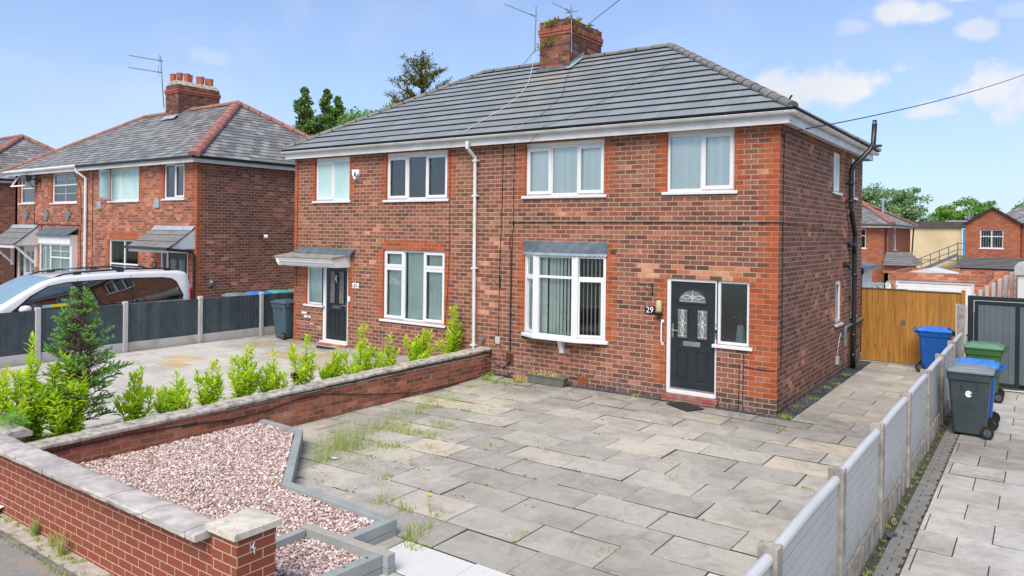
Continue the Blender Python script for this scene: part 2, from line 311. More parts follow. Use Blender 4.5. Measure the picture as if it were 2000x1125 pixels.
def slabmat(name, stops, dark=.35, scale=1.2, streak=.3, speck=.12):
    m, nt, b = newmat(name); g = POS(nt); rpi = g.outputs['Random Per Island']
    c = RAMP(nt, rpi, stops)
    # each slab gets its own piece of the pattern
    off = nt.nodes.new('ShaderNodeCombineXYZ'); nt.links.new(MATH(nt, 'MULTIPLY', rpi, 37.), off.inputs[2])
    va = nt.nodes.new('ShaderNodeVectorMath'); va.operation = 'ADD'; nt.links.new(g.outputs['Position'], va.inputs[0]); nt.links.new(off.outputs[0], va.inputs[1])
    P = va.outputs[0]
    n1 = NOISE(nt, P, scale * 1.8, 7, .7, .8)
    c = MIXC(nt, MAPR(nt, n1, .46, .70, 0, dark), c, (.13, .12, .105))
    n0 = NOISE(nt, g.outputs['Position'], .55, 4, .6)
    c = MIXC(nt, MAPR(nt, n0, .50, .68, 0, dark * .8), c, (.15, .135, .115))
    sp = nt.nodes.new('ShaderNodeSeparateXYZ'); nt.links.new(g.outputs['Position'], sp.inputs[0])
    nearwall = MATH(nt, 'MULTIPLY', MAPR(nt, MATH(nt, 'ABSOLUTE', sp.outputs[1]), .1, 2.2, .75, 0), MAPR(nt, n1, .3, .6, .35, 1))  # slabs get darker towards the house front line, broken up by noise
    c = MIXC(nt, nearwall, c, (.17, .155, .135))
    mp = nt.nodes.new('ShaderNodeMapping'); mp.inputs['Scale'].default_value = (2.0, 3.4, 3); mp.inputs['Rotation'].default_value = (0, 0, 1.05)
    nt.links.new(P, mp.inputs[0])
    n2 = NOISE(nt, mp.outputs[0], 2.0, 8, .74, 1.6)
    c = MIXC(nt, MAPR(nt, n2, .54, .70, 0, streak * .8), c, (.70, .66, .60))
    n4 = NOISE(nt, P, 9, 6, .75, .5)
    c = MIXC(nt, MAPR(nt, n4, .50, .72, 0, dark * .7), c, (.14, .13, .115))
    n3 = NOISE(nt, g.outputs['Position'], 70, 3, .8)
    c = MIXC(nt, MAPR(nt, n3, .5, .7, 0, speck), c, (.08, .075, .07))
    nt.links.new(c, b.inputs['Base Color']); b.inputs['Roughness'].default_value = .82; b.inputs['Specular IOR Level'].default_value = .3
    bump(nt, b, MATH(nt, 'ADD', MATH(nt, 'ADD', n3, n4), MATH(nt, 'MULTIPLY', n2, .8)), .3, .004); return m
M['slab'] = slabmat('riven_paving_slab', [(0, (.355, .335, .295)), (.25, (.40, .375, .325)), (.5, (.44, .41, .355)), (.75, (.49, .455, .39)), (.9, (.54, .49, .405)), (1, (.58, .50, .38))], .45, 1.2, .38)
M['slabL'] = slabmat('pale_paving_slab', [(0, (.56, .535, .485)), (.55, (.60, .57, .51)), (.88, (.50, .485, .45)), (.90, (.62, .47, .26)), (1, (.56, .43, .25))], .35, 1)
M['slabR'] = slabmat('neighbour_paving_slab', [(0, (.47, .45, .405)), (.6, (.52, .50, .45)), (1, (.45, .42, .365))], .5, .7)
M['slabW'] = slabmat('new_white_slab', [(0, (.64, .63, .60)), (1, (.66, .65, .62))], .05, 2, .05, .2)
M['block'] = slabmat('charcoal_block', [(0, (.17, .17, .165)), (1, (.22, .215, .205))], .3, 2, .1)
M['joint'] = mat('joint_dirt', (.065, .055, .04), (.11, .11, .045), 3, .95, bmp=.6, rng=(.45, .7))
M['debris'] = mat('dark_debris', (.055, .05, .045), (.16, .14, .11), 14, .95, bmp=.9)
def asphalt():
    m, nt, b = newmat('worn_asphalt'); g = POS(nt)
    n = NOISE(nt, g.outputs['Position'], 90, 4, .8); n2 = NOISE(nt, g.outputs['Position'], 2.5, 6, .7)
    c = MIXC(nt, MAPR(nt, n, .35, .65), (.15, .15, .15), (.34, .33, .31))
    c = MIXC(nt, MAPR(nt, n2, .5, .62, 0, .75), c, (.33, .27, .20))
    nt.links.new(c, b.inputs['Base Color']); b.inputs['Roughness'].default_value = .9; bump(nt, b, n, .6, .008); return m
M['asphalt'] = asphalt()
def woodmat():
    m, nt, b = newmat('golden_gate_board'); g = POS(nt)
    mp = nt.nodes.new('ShaderNodeMapping'); mp.inputs['Scale'].default_value = (16, 16, 1.1); nt.links.new(g.outputs['Position'], mp.inputs[0])
    n = NOISE(nt, mp.outputs[0], 1.6, 5, .6, .8)
    c = MIXC(nt, MAPR(nt, n, .35, .68), (.46, .215, .035), (.27, .11, .018))
    kn = nt.nodes.new('ShaderNodeTexVoronoi'); kn.inputs['Scale'].default_value = 3.4; nt.links.new(g.outputs['Position'], kn.inputs['Vector'])
    c = MIXC(nt, MAPR(nt, kn.outputs['Distance'], .09, .03, 0, .6), c, (.14, .05, .01))
    v = MAPR(nt, g.outputs['Random Per Island'], 0, 1, .86, 1.12); cb = nt.nodes.new('ShaderNodeCombineColor')
    for i in range(3): nt.links.new(v, cb.inputs[i])
    c = MIXC(nt, 1, c, cb.outputs[0], 'MULTIPLY')
    nt.links.new(c, b.inputs['Base Color']); b.inputs['Roughness'].default_value = .6; return m
M['gatewood'] = woodmat()
def rooftile():
    m, nt, b = newmat('grey_concrete_roof_tile'); tcn = nt.nodes.new('ShaderNodeTexCoord'); g = POS(nt)
    br = nt.nodes.new('ShaderNodeTexBrick'); nt.links.new(tcn.outputs['UV'], br.inputs['Vector'])
    br.inputs['Color1'].default_value = (0, 0, 0, 1); br.inputs['Color2'].default_value = (1, 1, 1, 1); br.inputs['Mortar'].default_value = (.5, .5, .5, 1)
    br.inputs['Scale'].default_value = 1; br.inputs['Mortar Size'].default_value = .0035; br.inputs['Brick Width'].default_value = .33; br.inputs['Row Height'].default_value = 1
    c = RAMP(nt, br.outputs['Color'], [(0, (.195, .22, .235)), (.5, (.22, .245, .26)), (1, (.245, .27, .285))])
    # the joints between tiles only run up the slope
    c = MIXC(nt, MATH(nt, 'MULTIPLY', br.outputs['Fac'], .85), c, (.05, .055, .06))
    n = NOISE(nt, g.outputs['Position'], 1.3, 5, .65)
    c = MIXC(nt, MAPR(nt, n, .5, .8, 0, .25), c, (.27, .285, .295))
    # lime and lichen run-off under the stack
    sp = nt.nodes.new('ShaderNodeSeparateXYZ'); nt.links.new(g.outputs['Position'], sp.inputs[0])
    dx = MATH(nt, 'ABSOLUTE', MATH(nt, 'SUBTRACT', sp.outputs[0], -6.05))
    wn = NOISE(nt, g.outputs['Position'], 2.6, 6, .75)
    f = MATH(nt, 'MULTIPLY', MATH(nt, 'MULTIPLY', MAPR(nt, dx, 1.25, .25), MAPR(nt, sp.outputs[2], 5.1, 6.9, .25, 1)), MAPR(nt, wn, .42, .62, 0, .9))
    c = MIXC(nt, f, c, (.33, .285, .20))
    nt.links.new(c, b.inputs['Base Color']); b.inputs['Roughness'].default_value = .62; b.inputs['Specular IOR Level'].default_value = .45
    bump(nt, b, NOISE(nt, g.outputs['Position'], 50, 3), .2, .004); return m
M['rooftile'] = rooftile()
M['tilelip'] = mat('tile_edge_with_shade', (.022, .025, .028), (.035, .038, .04), 6, .8)  # dark cut edge, with the shadow under each course mixed into its colour
def slatemat(name, w, stops, white=.18):
    m, nt, b = newmat(name); tcn = nt.nodes.new('ShaderNodeTexCoord'); g = POS(nt)
    br = nt.nodes.new('ShaderNodeTexBrick'); nt.links.new(tcn.outputs['UV'], br.inputs['Vector'])
    br.inputs['Color1'].default_value = (0, 0, 0, 1); br.inputs['Color2'].default_value = (1, 1, 1, 1); br.inputs['Mortar'].default_value = (.5, .5, .5, 1)
    br.inputs['Scale'].default_value = 1; br.inputs['Mortar Size'].default_value = .006; br.inputs['Brick Width'].default_value = w; br.inputs['Row Height'].default_value = 1
    c = RAMP(nt, br.outputs['Color'], stops)
    c = MIXC(nt, MATH(nt, 'MULTIPLY', br.outputs['Fac'], .9), c, (.03, .032, .035))
    n = NOISE(nt, g.outputs['Position'], 1.6, 6, .7)
    c = MIXC(nt, MAPR(nt, n, .52, .75, 0, white), c, (.42, .43, .44))
    n2 = NOISE(nt, g.outputs['Position'], 9, 4, .7)
    c = MIXC(nt, MAPR(nt, n2, .5, .75, 0, .4), c, (.07, .072, .075))
    nt.links.new(c, b.inputs['Base Color']); b.inputs['Roughness'].default_value = .55
    bump(nt, b, n2, .25, .005); return m
M['slate'] = slatemat('weathered_slate', .30, [(0, (.15, .145, .14)), (.5, (.225, .22, .212)), (1, (.34, .335, .32))])
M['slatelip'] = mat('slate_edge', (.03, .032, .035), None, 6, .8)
# ------------------------------------------------------------------ mesh helpers
class MB:
    def __init__(s): s.v = []; s.f = []; s.m = []; s.uv = []; s.T = None
    def p(s, x, y, z):
        if s.T: x, y, z = s.T(x, y, z)
        s.v.append((x, y, z)); return len(s.v) - 1
    def face(s, pts, m=0, uv=None):
        idx = [s.p(*q) for q in pts]; s.f.append(idx); s.m.append(m); s.uv.append(uv or [(0, 0)] * len(pts))
    def box(s, x0, x1, y0, y1, z0, z1, m=0):
        i = [s.p(*q) for q in ((x0, y0, z0), (x1, y0, z0), (x1, y1, z0), (x0, y1, z0), (x0, y0, z1), (x1, y0, z1), (x1, y1, z1), (x0, y1, z1))]
        for a in ((0, 3, 2, 1), (4, 5, 6, 7), (0, 1, 5, 4), (1, 2, 6, 5), (2, 3, 7, 6), (3, 0, 4, 7)):
            s.f.append([i[k] for k in a]); s.m.append(m); s.uv.append([(0, 0)] * 4)
    def prism(s, poly, d0, d1, axis='y', m=0):     # poly: 2-D points; axis: extrusion axis
        def P(a, b, d): return {'y': (a, d, b), 'x': (d, a, b), 'z': (a, b, d)}[axis]
        n = len(poly); A = [s.p(*P(a, b, d0)) for a, b in poly]; B = [s.p(*P(a, b, d1)) for a, b in poly]
        s.f += [A[::-1], B]; s.m += [m, m]; s.uv += [[(0, 0)] * n] * 2
        for k in range(n):
            s.f.append([A[k], A[(k + 1) % n], B[(k + 1) % n], B[k]]); s.m.append(m); s.uv.append([(0, 0)] * 4)
    def tube(s, path, r, seg=8, m=0, cap=True, squash=None):
        path = [Vector(q) for q in path]; rings = []
        rr = r if isinstance(r, (list, tuple)) else [r] * len(path)
        ref = Vector((0, 0, 1))
        for k, q in enumerate(path):
            d = ((path[min(k + 1, len(path) - 1)] - path[max(k - 1, 0)])).normalized()
            if abs(d.dot(ref)) > .97: a = d.cross(Vector((1, 0, 0))).normalized()
            else: a = d.cross(ref).normalized()
            if rings and a.dot(pa) < 0: a = -a
            pa = a
            b = d.cross(a)
            rings.append([s.p(*(q + (a * math.cos(t) + b * math.sin(t)) * rr[k])) for t in [2 * math.pi * j / seg for j in range(seg)]])
        for k in range(len(rings) - 1):
            for j in range(seg):
                s.f.append([rings[k][j], rings[k][(j + 1) % seg], rings[k + 1][(j + 1) % seg], rings[k + 1][j]]); s.m.append(m); s.uv.append([(0, 0)] * 4)
        if cap:
            s.f += [rings[0][::-1], rings[-1]]; s.m += [m, m]; s.uv += [[(0, 0)] * seg] * 2
    def build(s, name, mats, parent=None, smooth=False, bevel=0, recalc=True, weld=False):
        me = bpy.data.meshes.new(name); me.from_pydata(s.v, [], s.f)
        if not isinstance(mats, (list, tuple)): mats = [mats]
        for q in mats: me.materials.append(q)
        me.polygons.foreach_set('material_index', s.m)
        if any(u[0] != (0, 0) or u[-1] != (0, 0) for u in s.uv if u):
            l = me.uv_layers.new(name='UVMap'); flat = [c for u in s.uv for q in u for c in q]; l.data.foreach_set('uv', flat)
        if weld:
            bm = bmesh.new(); bm.from_mesh(me); bmesh.ops.remove_doubles(bm, verts=bm.verts, dist=.0004); bmesh.ops.recalc_face_normals(bm, faces=bm.faces); bm.to_mesh(me); bm.free()
        if recalc:
            bm = bmesh.new(); bm.from_mesh(me); bmesh.ops.recalc_face_normals(bm, faces=bm.faces); bm.to_mesh(me); bm.free()
        if smooth: me.polygons.foreach_set('use_smooth', [True] * len(me.polygons))
        me.update()
        o = bpy.data.objects.new(name, me); COL.objects.link(o)
        if parent:
            o.parent = parent
            # every child keeps world coordinates: parent empties have translation only
            w = Vector((0, 0, 0)); q = parent
            while q: w += q.location; q = q.parent
            if not getattr(s, 'local', False): o.location = -w
        if bevel:
            b = o.modifiers.new('b', 'BEVEL'); b.width = bevel; b.segments = 2; b.limit_method = 'ANGLE'; b.angle_limit = R(40)
        return o
def npmesh(name, V, F, mats, parent=None, mi=None, smooth=False, local=False):
    V = np.asarray(V, dtype=np.float32).reshape(-1, 3); F = np.asarray(F, dtype=np.int32); k = F.shape[1]
    me = bpy.data.meshes.new(name); me.vertices.add(len(V)); me.vertices.foreach_set('co', V.ravel())
    me.loops.add(F.size); me.loops.foreach_set('vertex_index', F.ravel())
    me.polygons.add(len(F)); me.polygons.foreach_set('loop_start', np.arange(0, F.size, k, dtype=np.int32))
    for q in (mats if isinstance(mats, (list, tuple)) else [mats]): me.materials.append(q)
    if mi is not None: me.polygons.foreach_set('material_index', np.asarray(mi, dtype=np.int32))
    me.polygons.foreach_set('use_smooth', np.full(len(F), bool(smooth)))
    me.update(calc_edges=True); me.validate()
    o = bpy.data.objects.new(name, me); COL.objects.link(o)
    if parent:
        o.parent = parent
        if not local: o.location = -parent.location
    return o
def tag(o, label=None, cat=None, group=None, kind=None):
    if label: o['label'] = label
    if cat: o['category'] = cat
    if group: o['group'] = group
    if kind: o['kind'] = kind
    return o
def empty(name, loc, label, cat, group=None):
    o = bpy.data.objects.new(name, None); COL.objects.link(o); o.location = loc; o.empty_display_size = .2
    return tag(o, label, cat, group)
def textmesh(name, s, T, size, m, parent, ext=.004, align='CENTER'):
    cu = bpy.data.curves.new(name, 'FONT'); cu.body = s; cu.size = size; cu.extrude = ext; cu.align_x = align; cu.align_y = 'CENTER'; cu.resolution_u = 3
    t = bpy.data.objects.new('tmp', cu); COL.objects.link(t)
    dg = bpy.context.evaluated_depsgraph_get(); dg.update()
    me = bpy.data.meshes.new_from_object(t.evaluated_get(dg)); bpy.data.objects.remove(t)
    for v in me.vertices: v.co = Vector(T(v.co.x, v.co.z, v.co.y))
    me.materials.clear(); me.materials.append(m)
    o = bpy.data.objects.new(name, me); COL.objects.link(o); o.parent = parent
    w = Vector((0, 0, 0)); q = parent
    while q: w += q.location; q = q.parent
    o.location = -w
    return o
# wall plane transforms: (u, outward, z)
def TF(y0=0.): return lambda u, d, z: (u, y0 - d, z)                 # faces the street (-Y)
def TS(x0=0.): return lambda u, d, z: (x0 + d, u, z)                 # faces +X
def TB(y0): return lambda u, d, z: (-u, y0 + d, z)
def wall(name, T, u0, u1, z0, z1, opens, quoin, mats, parent, bh=.087, bw=.235, reveal=.1, both=True):
    """brick skin with openings; quoin(u, course) -> True where the orange brick stands"""
    mb = MB(); mb.T = T
    us = {u0, u1}; zs = {z0, z1}
    for (a, b, c, d) in opens: us |= {a, b}; zs |= {c, d}
    for (a, b, c, d, w0) in quoin:
        us |= {x for x in (a, b, a - w0, b + w0, a - w0 / 2, b + w0 / 2) if u0 < x < u1}
    k = math.ceil(z0 / bh)
    while k * bh < z1: zs.add(k * bh); k += 1
    us = sorted(us); zs = sorted(x for x in zs if z0 <= x <= z1)
    def dd(L):
        o = [L[0]]
        for x in L[1:]:
            if x - o[-1] > 1e-5: o.append(x)
        return o
    us = dd(us); zs = dd(zs)
    for i in range(len(us) - 1):
        um = (us[i] + us[i + 1]) / 2
        for j in range(len(zs) - 1):
            zm = (zs[j] + zs[j + 1]) / 2
            if any(a < um < b and c < zm < d for a, b, c, d in opens): continue
            co = math.floor(zm / bh); m = 0
            for (a, b, c, d, w0) in quoin:
                if c < zm < d:
                    w = w0 if co % 2 else w0 / 2
                    if (a - w < um <= a) or (b <= um < b + w): m = 1
            mb.face([(us[i], 0, zs[j]), (us[i + 1], 0, zs[j]), (us[i + 1], 0, zs[j + 1]), (us[i], 0, zs[j + 1])], m)
    for (a, b, c, d) in opens:
        for (x0, x1, y0, y1) in ((a, a, c, d), (b, b, c, d)):
            mb.face([(x0, 0, y0), (x0, -reveal, y0), (x0, -reveal, y1), (x0, 0, y1)], 1 if quoin else 0)
        mb.face([(a, 0, d), (b, 0, d), (b, -reveal, d), (a, -reveal, d)]); mb.face([(a, 0, c), (b, 0, c), (b, -reveal, c), (a, -reveal, c)])
    return mb.build(name, mats, parent, recalc=False)
def window(T, u0, u1, z0, z1, cols, parent, trans=None, blind=None, inset=.05, sill=True, name='window', head=0, sash=(), glassm='glass', fw=.05, bars=0, label=None, trans_cols=None, glazepart=True):
    """cols: widths fractions; sash: set of (col,row) opening casements; trans: z of the transom for all cols"""
    d0, d1 = -inset - .06, -inset
    fr = MB(); fr.T = T
    if head: fr.box(u0, u1, d0, d1 + .01, z1 - head, z1); z1 -= head + .001
    fr.box(u0, u0 + fw, d0, d1, z0, z1); fr.box(u1 - fw, u1, d0, d1, z0, z1)
    fr.box(u0 + fw, u1 - fw, d0, d1, z0, z0 + fw); fr.box(u0 + fw, u1 - fw, d0, d1, z1 - fw, z1)
    tot = sum(cols); x = u0 + fw; W = u1 - u0 - 2 * fw; cells = []
    mw = .05
    edges = [x]; acc = 0
    for c in cols[:-1]: acc += c; edges.append(x + W * acc / tot)
    edges.append(u1 - fw)
    for i in range(len(cols)):
        a = edges[i] + (mw / 2 if i else 0); b = edges[i + 1] - (mw / 2 if i < len(cols) - 1 else 0)
        if i < len(cols) - 1: fr.box(b, b + mw, d0, d1, z0 + fw, z1 - fw)
        if trans and (trans_cols is None or i in trans_cols):
            fr.box(a, b, d0, d1, trans - mw / 2, trans + mw / 2)
            cells += [(i, 0, a, b, z0 + fw, trans - mw / 2), (i, 1, a, b, trans + mw / 2, z1 - fw)]
        else: cells.append((i, 0, a, b, z0 + fw, z1 - fw))
    pn = MB(); pn.T = T
    for (i, r, a, b, c, d) in cells:
        if (i, r) in sash:
            s = .045; a0, b0, c0, e0 = a - .022, b + .022, c - .022, d + .022
            q0, q1 = d1 - .02, d1 + .016
            fr.box(a0, a0 + s + .022, q0, q1, c0, e0); fr.box(b0 - s - .022, b0, q0, q1, c0, e0)
            fr.box(a0 + s + .022, b0 - s - .022, q0, q1, c0, c0 + s + .022); fr.box(a0 + s + .022, b0 - s - .022, q0, q1, e0 - s - .022, e0)
            a += s; b -= s; c += s; d -= s
        pn.face([(a - .004, d1 - .03, c - .004), (b + .004, d1 - .03, c - .004), (b + .004, d1 - .03, d + .004), (a - .004, d1 - .03, d + .004)])
        if bars:
            nb = bars
            fr.box(a, b, d1 - .028, d1 - .012, (c + d) / 2 - .008, (c + d) / 2 + .008)
            for k in range(1, nb): xx = a + (b - a) * k / nb; fr.box(xx - .008, xx + .008, d1 - .028, d1 - .012, c, d)
    w = fr.build(name, M['pvc'], parent, bevel=.006)
    if label: w['label'] = label
    pn.build('pane', M[glassm], w, recalc=False)
    if sill:
        s = MB(); s.T = T; s.box(u0 - .07, u1 + .07, -inset - .02, .045, z0 - .035, z0 - .001); s.box(u0 - .07, u1 + .07, .03, .045, z0 - .055, z0 - .035)
        s.build('sill', M['pvc'], w, bevel=.005)
    if blind:
        kind, par = blind[0], blind[1:]
        b = MB(); b.T = T; dd = d0 - .0
        if kind == 'vert':
            sp, ang, f0, f1 = par
            n = int((u1 - u0) * (f1 - f0) / sp); us = u0 + (u1 - u0) * f0
            for k in range(n):
                c = us + sp * (k + .5) + rnd.uniform(-.003, .003); a = ang + rnd.uniform(-.1, .1); h = .044
                dx, dy = h * math.cos(a), h * math.sin(a)
                b.face([(c - dx, dd - dy, z0 + .04), (c + dx, dd + dy, z0 + .04), (c + dx, dd + dy, z1 - .02), (c - dx, dd - dy, z1 - .02)])
            b.build('vertical_blind', M['blind'], w, recalc=False)
        elif kind in ('curtain', 'dark', 'net'):
            for (f0, f1) in par[0]:
                a0, a1 = u0 + (u1 - u0) * f0, u0 + (u1 - u0) * f1; n = max(6, int((a1 - a0) / .035)); L = []
                for k in range(n + 1): L.append((a0 + (a1 - a0) * k / n, dd - .03 + .02 * math.sin(k * 2.1) + rnd.uniform(-.004, .004)))
                for k in range(n): b.face([(L[k][0], L[k][1], z0), (L[k + 1][0], L[k + 1][1], z0), (L[k + 1][0], L[k + 1][1], z1), (L[k][0], L[k][1], z1)])
            b.build('curtain', M['curtain' if kind != 'dark' else 'darkcurtain'], w, recalc=False)
        elif kind == 'frost':
            b.face([(u0 + .03, dd + .05, z0 + .03), (u1 - .03, dd + .05, z0 + .03), (u1 - .03, dd + .05, z1 - .03), (u0 + .03, dd + .05, z1 - .03)]); b.build('frosted_film', M['frost'], w, recalc=False)
    return w
def slope(mb, A, B, Cc, D, gauge, lip, m0=0, m1=1, over=.012):
    A, B, Cc, D = map(Vector, (A, B, Cc, D)); L = ((D + Cc) / 2 - (A + B) / 2).length
    e = (B - A).normalized(); nrm = e.cross((D - A)).normalized()
    if nrm.z < 0: nrm = -nrm
    n = max(1, round(L / gauge)); up = ((D - A) - e * (D - A).dot(e)).normalized(); sl = (D - A).dot(up)
    for k in range(n):
        t0, t1 = k / n, (k + 1) / n
        l0, r0, l1, r1 = A.lerp(D, t0), B.lerp(Cc, t0), A.lerp(D, t1), B.lerp(Cc, t1)
        j = rnd.uniform(-.12, .12) * lip
        bl, brr = l0 + nrm * (lip + j) - up * over, r0 + nrm * (lip + j * .4) - up * over
        tl, tr = l1 + nrm * .003, r1 + nrm * .003
        uv = [((q - A).dot(e), v) for q, v in ((bl, k + .001), (brr, k + .001), (tr, k + .999), (tl, k + .999))]
        if gauge <= .25: uv = [(u + 7, v) for u, v in uv]
        mb.face([tuple(q) for q in (bl, brr, tr, tl)], m0, [(u + 20, v + 10) for u, v in uv])
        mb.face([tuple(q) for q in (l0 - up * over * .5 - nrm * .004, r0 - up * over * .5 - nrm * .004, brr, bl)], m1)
def ridge(mb, p, q, r=.10, seg=.34, m0=0, m1=1, sag=0):
    p, q = Vector(p), Vector(q); L = (q - p).length; n = max(1, round(L / seg)); d = (q - p).normalized()
    side = d.cross(Vector((0, 0, 1))).normalized(); up = side.cross(d).normalized()
    def ring(t, rr): return [tuple(p + d * (t * L) + side * math.cos(a) * rr + up * (math.sin(a) * rr * .75 - .02)) for a in [R(-15 + 210 * k / 8) for k in range(9)]]
    for k in range(n):
        r0 = r * rnd.uniform(1.0, 1.06); a = ring(k / n, r0 * 1.03); b = ring((k + 1) / n - .004, r0 * .97)
        for i in range(8): mb.face([a[i], a[i + 1], b[i + 1], b[i]], m0)
        mb.face(a, m0)
        if m1 is not None and k:
            e_ = .012 / seg / n; a = ring(k / n - e_, r * 1.06); b = ring(k / n + e_, r * 1.06)
            for i in range(8): mb.face([a[i], a[i + 1], b[i + 1], b[i]], m1)
# ================================================================== MAIN HOUSE (semi-detached pair)
XL, XR, YB, H = -12.45, 0.0, 6.9, 4.84
house = empty('semi_detached_house', (-6.2, 3.4, 0), 'large red brick semi-detached pair with grey tiled hipped roof, numbered 31 and 29', 'house')
def build_front():
    T = TF(0)
    Wn = [(-11.65, -10.36, 3.71, 4.80), (-9.10, -7.2, 3.70, 4.80), (-5.1, -3.27, 3.72, 4.79), (-2.0, -.755, 3.74, 4.83)]
    gf = [(-9.17, -7.25, .89, 2.53), (-5.07, -3.2, .93, 2.78), (-1.97, -1.03, .12, 2.19), (-1.03, -.47, 1.08, 2.19),
          (-11.95, -11.33, 1.06, 2.13), (-11.33, -10.37, .17, 2.13)]
    q = [(99, XL, 0, H, .235), (XR, 99, .3, H, .35)]
    for (a, b, c, d) in Wn: q.append((a, b, c, d, .235))
    for (a, b, c, d) in (gf[0], gf[1]): q.append((a, b, c, d, .235))
    q += [(-1.97, -.47, .3, 2.19, .235), (-11.95, -10.37, .9, 2.13, .235)]
    q += [(-.47, -.35, 1.08, 2.25, .28), (-.35, -.12, 1.3, 2.2, .3)]
    w = wall('front_wall', T, XL, XR, -.15, H + .06, Wn + gf, q, [M['brick'], M['orange']], house)
    # plinth courses, darker, and a few worn patches
    mb = MB(); mb.T = T
    # soldier course over the lounge window of 31
    for k in range(26):
        x = -9.16 + k * .0735; mb.box(x, x + .066, -.02, .003, 2.535, 2.765, 0)
    mb.box(-9.2, -7.24, -.02, .002, 2.765, 2.79, 1)
    mb.build('soldier_course', [M['orange'], M['conc']], house)
    l = ('net', [(0, 1)])
    window(T, *Wn[0], (1.05, 1), house, blind=('frost',), sash={(0, 0)}, head=.07)
    window(T, *Wn[1], (1, .95, 1), house, blind=('dark', [(.0, .25), (.32, .6), (.68, 1)]), sash={(0, 0), (2, 0)}, head=.07)
    window(T, *Wn[2], (1, 1.1, 1), house, blind=('vert', .078, -.22, 0, 1), sash={(0, 0), (2, 0)}, head=.07)
    window(T, *Wn[3], (1.1, 1), house, blind=('vert', .078, -.25, 0, 1), sash={(1, 0)}, head=.05)
    window(T, *gf[0], (1, 1.05, 1), house, trans=2.12, trans_cols=(0, 2), blind=('net', [(.04, .3), (.36, .66), (.7, 1)]), sash={(0, 0), (2, 0), (0, 1), (2, 1)})
    window(T, *gf[3], (1,), house, glassm='glassgreen', inset=.04, blind=None)
    window(T, *gf[4], (1,), house, inset=.04, blind=('net', [(0, 1)]))
    # bay window of 29 ------------------------------------------------
    P = [(-5.065, .01), (-4.66, .20), (-3.76, .20), (-3.2, .01)]
    bay = MB(); bay.T = T
    zz0, zz1 = .93, 2.54; panes = MB(); panes.T = T; bl = MB(); bl.T = T
    def seg(a, b, sash):
        ax, ay = a; bx, by = b; L = math.hypot(bx - ax, by - ay); dx, dy = (bx - ax) / L, (by - ay) / L
        def TT(u, d, z): return T(ax + dx * u - dy * d * -1 * -1, ay + dy * u + dx * d, z)
        m = MB(); m.T = lambda u, d, z: T(ax + dx * u - dy * d, ay + dy * u + dx * d, z)
        f = .05
        m.box(0, f, -.06, 0, zz0, zz1); m.box(L - f, L, -.06, 0, zz0, zz1); m.box(f, L - f, -.06, 0, zz0, zz0 + f); m.box(f, L - f, -.06, 0, zz1 - f, zz1)
        m.box(f, L - f, -.06, 0, 2.085, 2.135)
        if sash:
            s = .05; a0, b0, c0, e0 = f - .01, L - f + .01, zz0 + f - .01, 2.09
            m.box(a0, a0 + s, -.03, .015, c0, e0); m.box(b0 - s, b0, -.03, .015, c0, e0); m.box(a0 + s, b0 - s, -.03, .015, c0, c0 + s); m.box(a0 + s, b0 - s, -.03, .015, e0 - s, e0)
        bay.v += []; o = len(bay.v); bay.v += m.v; bay.f += [[i + o for i in q] for q in m.f]; bay.m += m.m; bay.uv += m.uv
        pn = MB(); pn.T = m.T
        pn.face([(f, -.03, zz0 + f), (L - f, -.03, zz0 + f), (L - f, -.03, 2.085), (f, -.03, 2.085)]); pn.face([(f, -.03, 2.135), (L - f, -.03, 2.135), (L - f, -.03, zz1 - f), (f, -.03, zz1 - f)])
        o = len(panes.v); panes.v += pn.v; panes.f += [[i + o for i in q] for q in pn.f]; panes.m += pn.m; panes.uv += pn.uv
    for i, sa in ((0, 1), (1, 0), (2, 1)): seg(P[i], P[i + 1], sa)
    for (x, y) in P[1:3]:
        bay.T = T; bay.prism([(x - .045, y - .055), (x + .045, y - .055), (x + .05, y + .012), (x, y + .022), (x - .05, y + .012)], zz0, zz1, 'z') if 0 else bay.box(x - .075, x + .065, y - .06, y + .018, zz0, zz1)
    b = bay.build('bay_window', M['pvc'], house); b['label'] = 'white bay window with vertical blinds left of the black door'
    panes.build('pane', M['glass'], b, recalc=False)
    k = 0; x = -5.0
    while x < -3.25:
        t = .05 if x < -4.66 else .12; yy = min(.14, .05 + (x + 5.06) * .3) if x < -4.5 else (.08 if x < -3.8 else max(0, .08 - (x + 3.8) * .15))
        an = .1 if x < -4.45 else (.1 + (x + 4.45) * .95 if x < -3.85 else .78); h = .044
        bl.face([(x - h * math.cos(an), yy - h * math.sin(an) - .06, zz0 + .04), (x + h * math.cos(an), yy + h * math.sin(an) - .06, zz0 + .04), (x + h * math.cos(an), yy + h * math.sin(an) - .06, zz1), (x - h * math.cos(an), yy - h * math.sin(an) - .06, zz1)])
        x += .082
    bl.build('vertical_blind', M['blind'], b, recalc=False)
    s = MB(); s.T = T; pts = [(-5.13, -.02), (-5.13, .05), (-4.70, .26), (-3.74, .26), (-3.13, .05), (-3.13, -.02)]
    TT = lambda u, d, z: (u, -d, z)
    s.T = None; s.prism([(u, -d) for u, d in pts], .865, .929, 'z'); s.build('sill', M['pvc'], b, bevel=.01)
    c = MB(); c.prism([(-.0, .60), (-.05, .60), (-.07, .68), (-.12, .78), (-.13, .864), (0, .864)], -4.2, -4.1, 'x')
    c.build('corbel', M['white'], b, bevel=.008)
    r = MB(); ps = P
    top = [(-5.1, 0, 2.80), (-3.18, 0, 2.80)]
    out = [(-5.1, -.03, 2.58), (-4.68, -.245, 2.58), (-3.74, -.245, 2.58), (-3.17, -.03, 2.58)]
    inn = [(-5.1, 0, 2.80), (-4.62, -.025, 2.80), (-3.8, -.025, 2.80), (-3.17, 0, 2.80)]
    for i in range(3): r.face([out[i], out[i + 1], inn[i + 1], inn[i]])
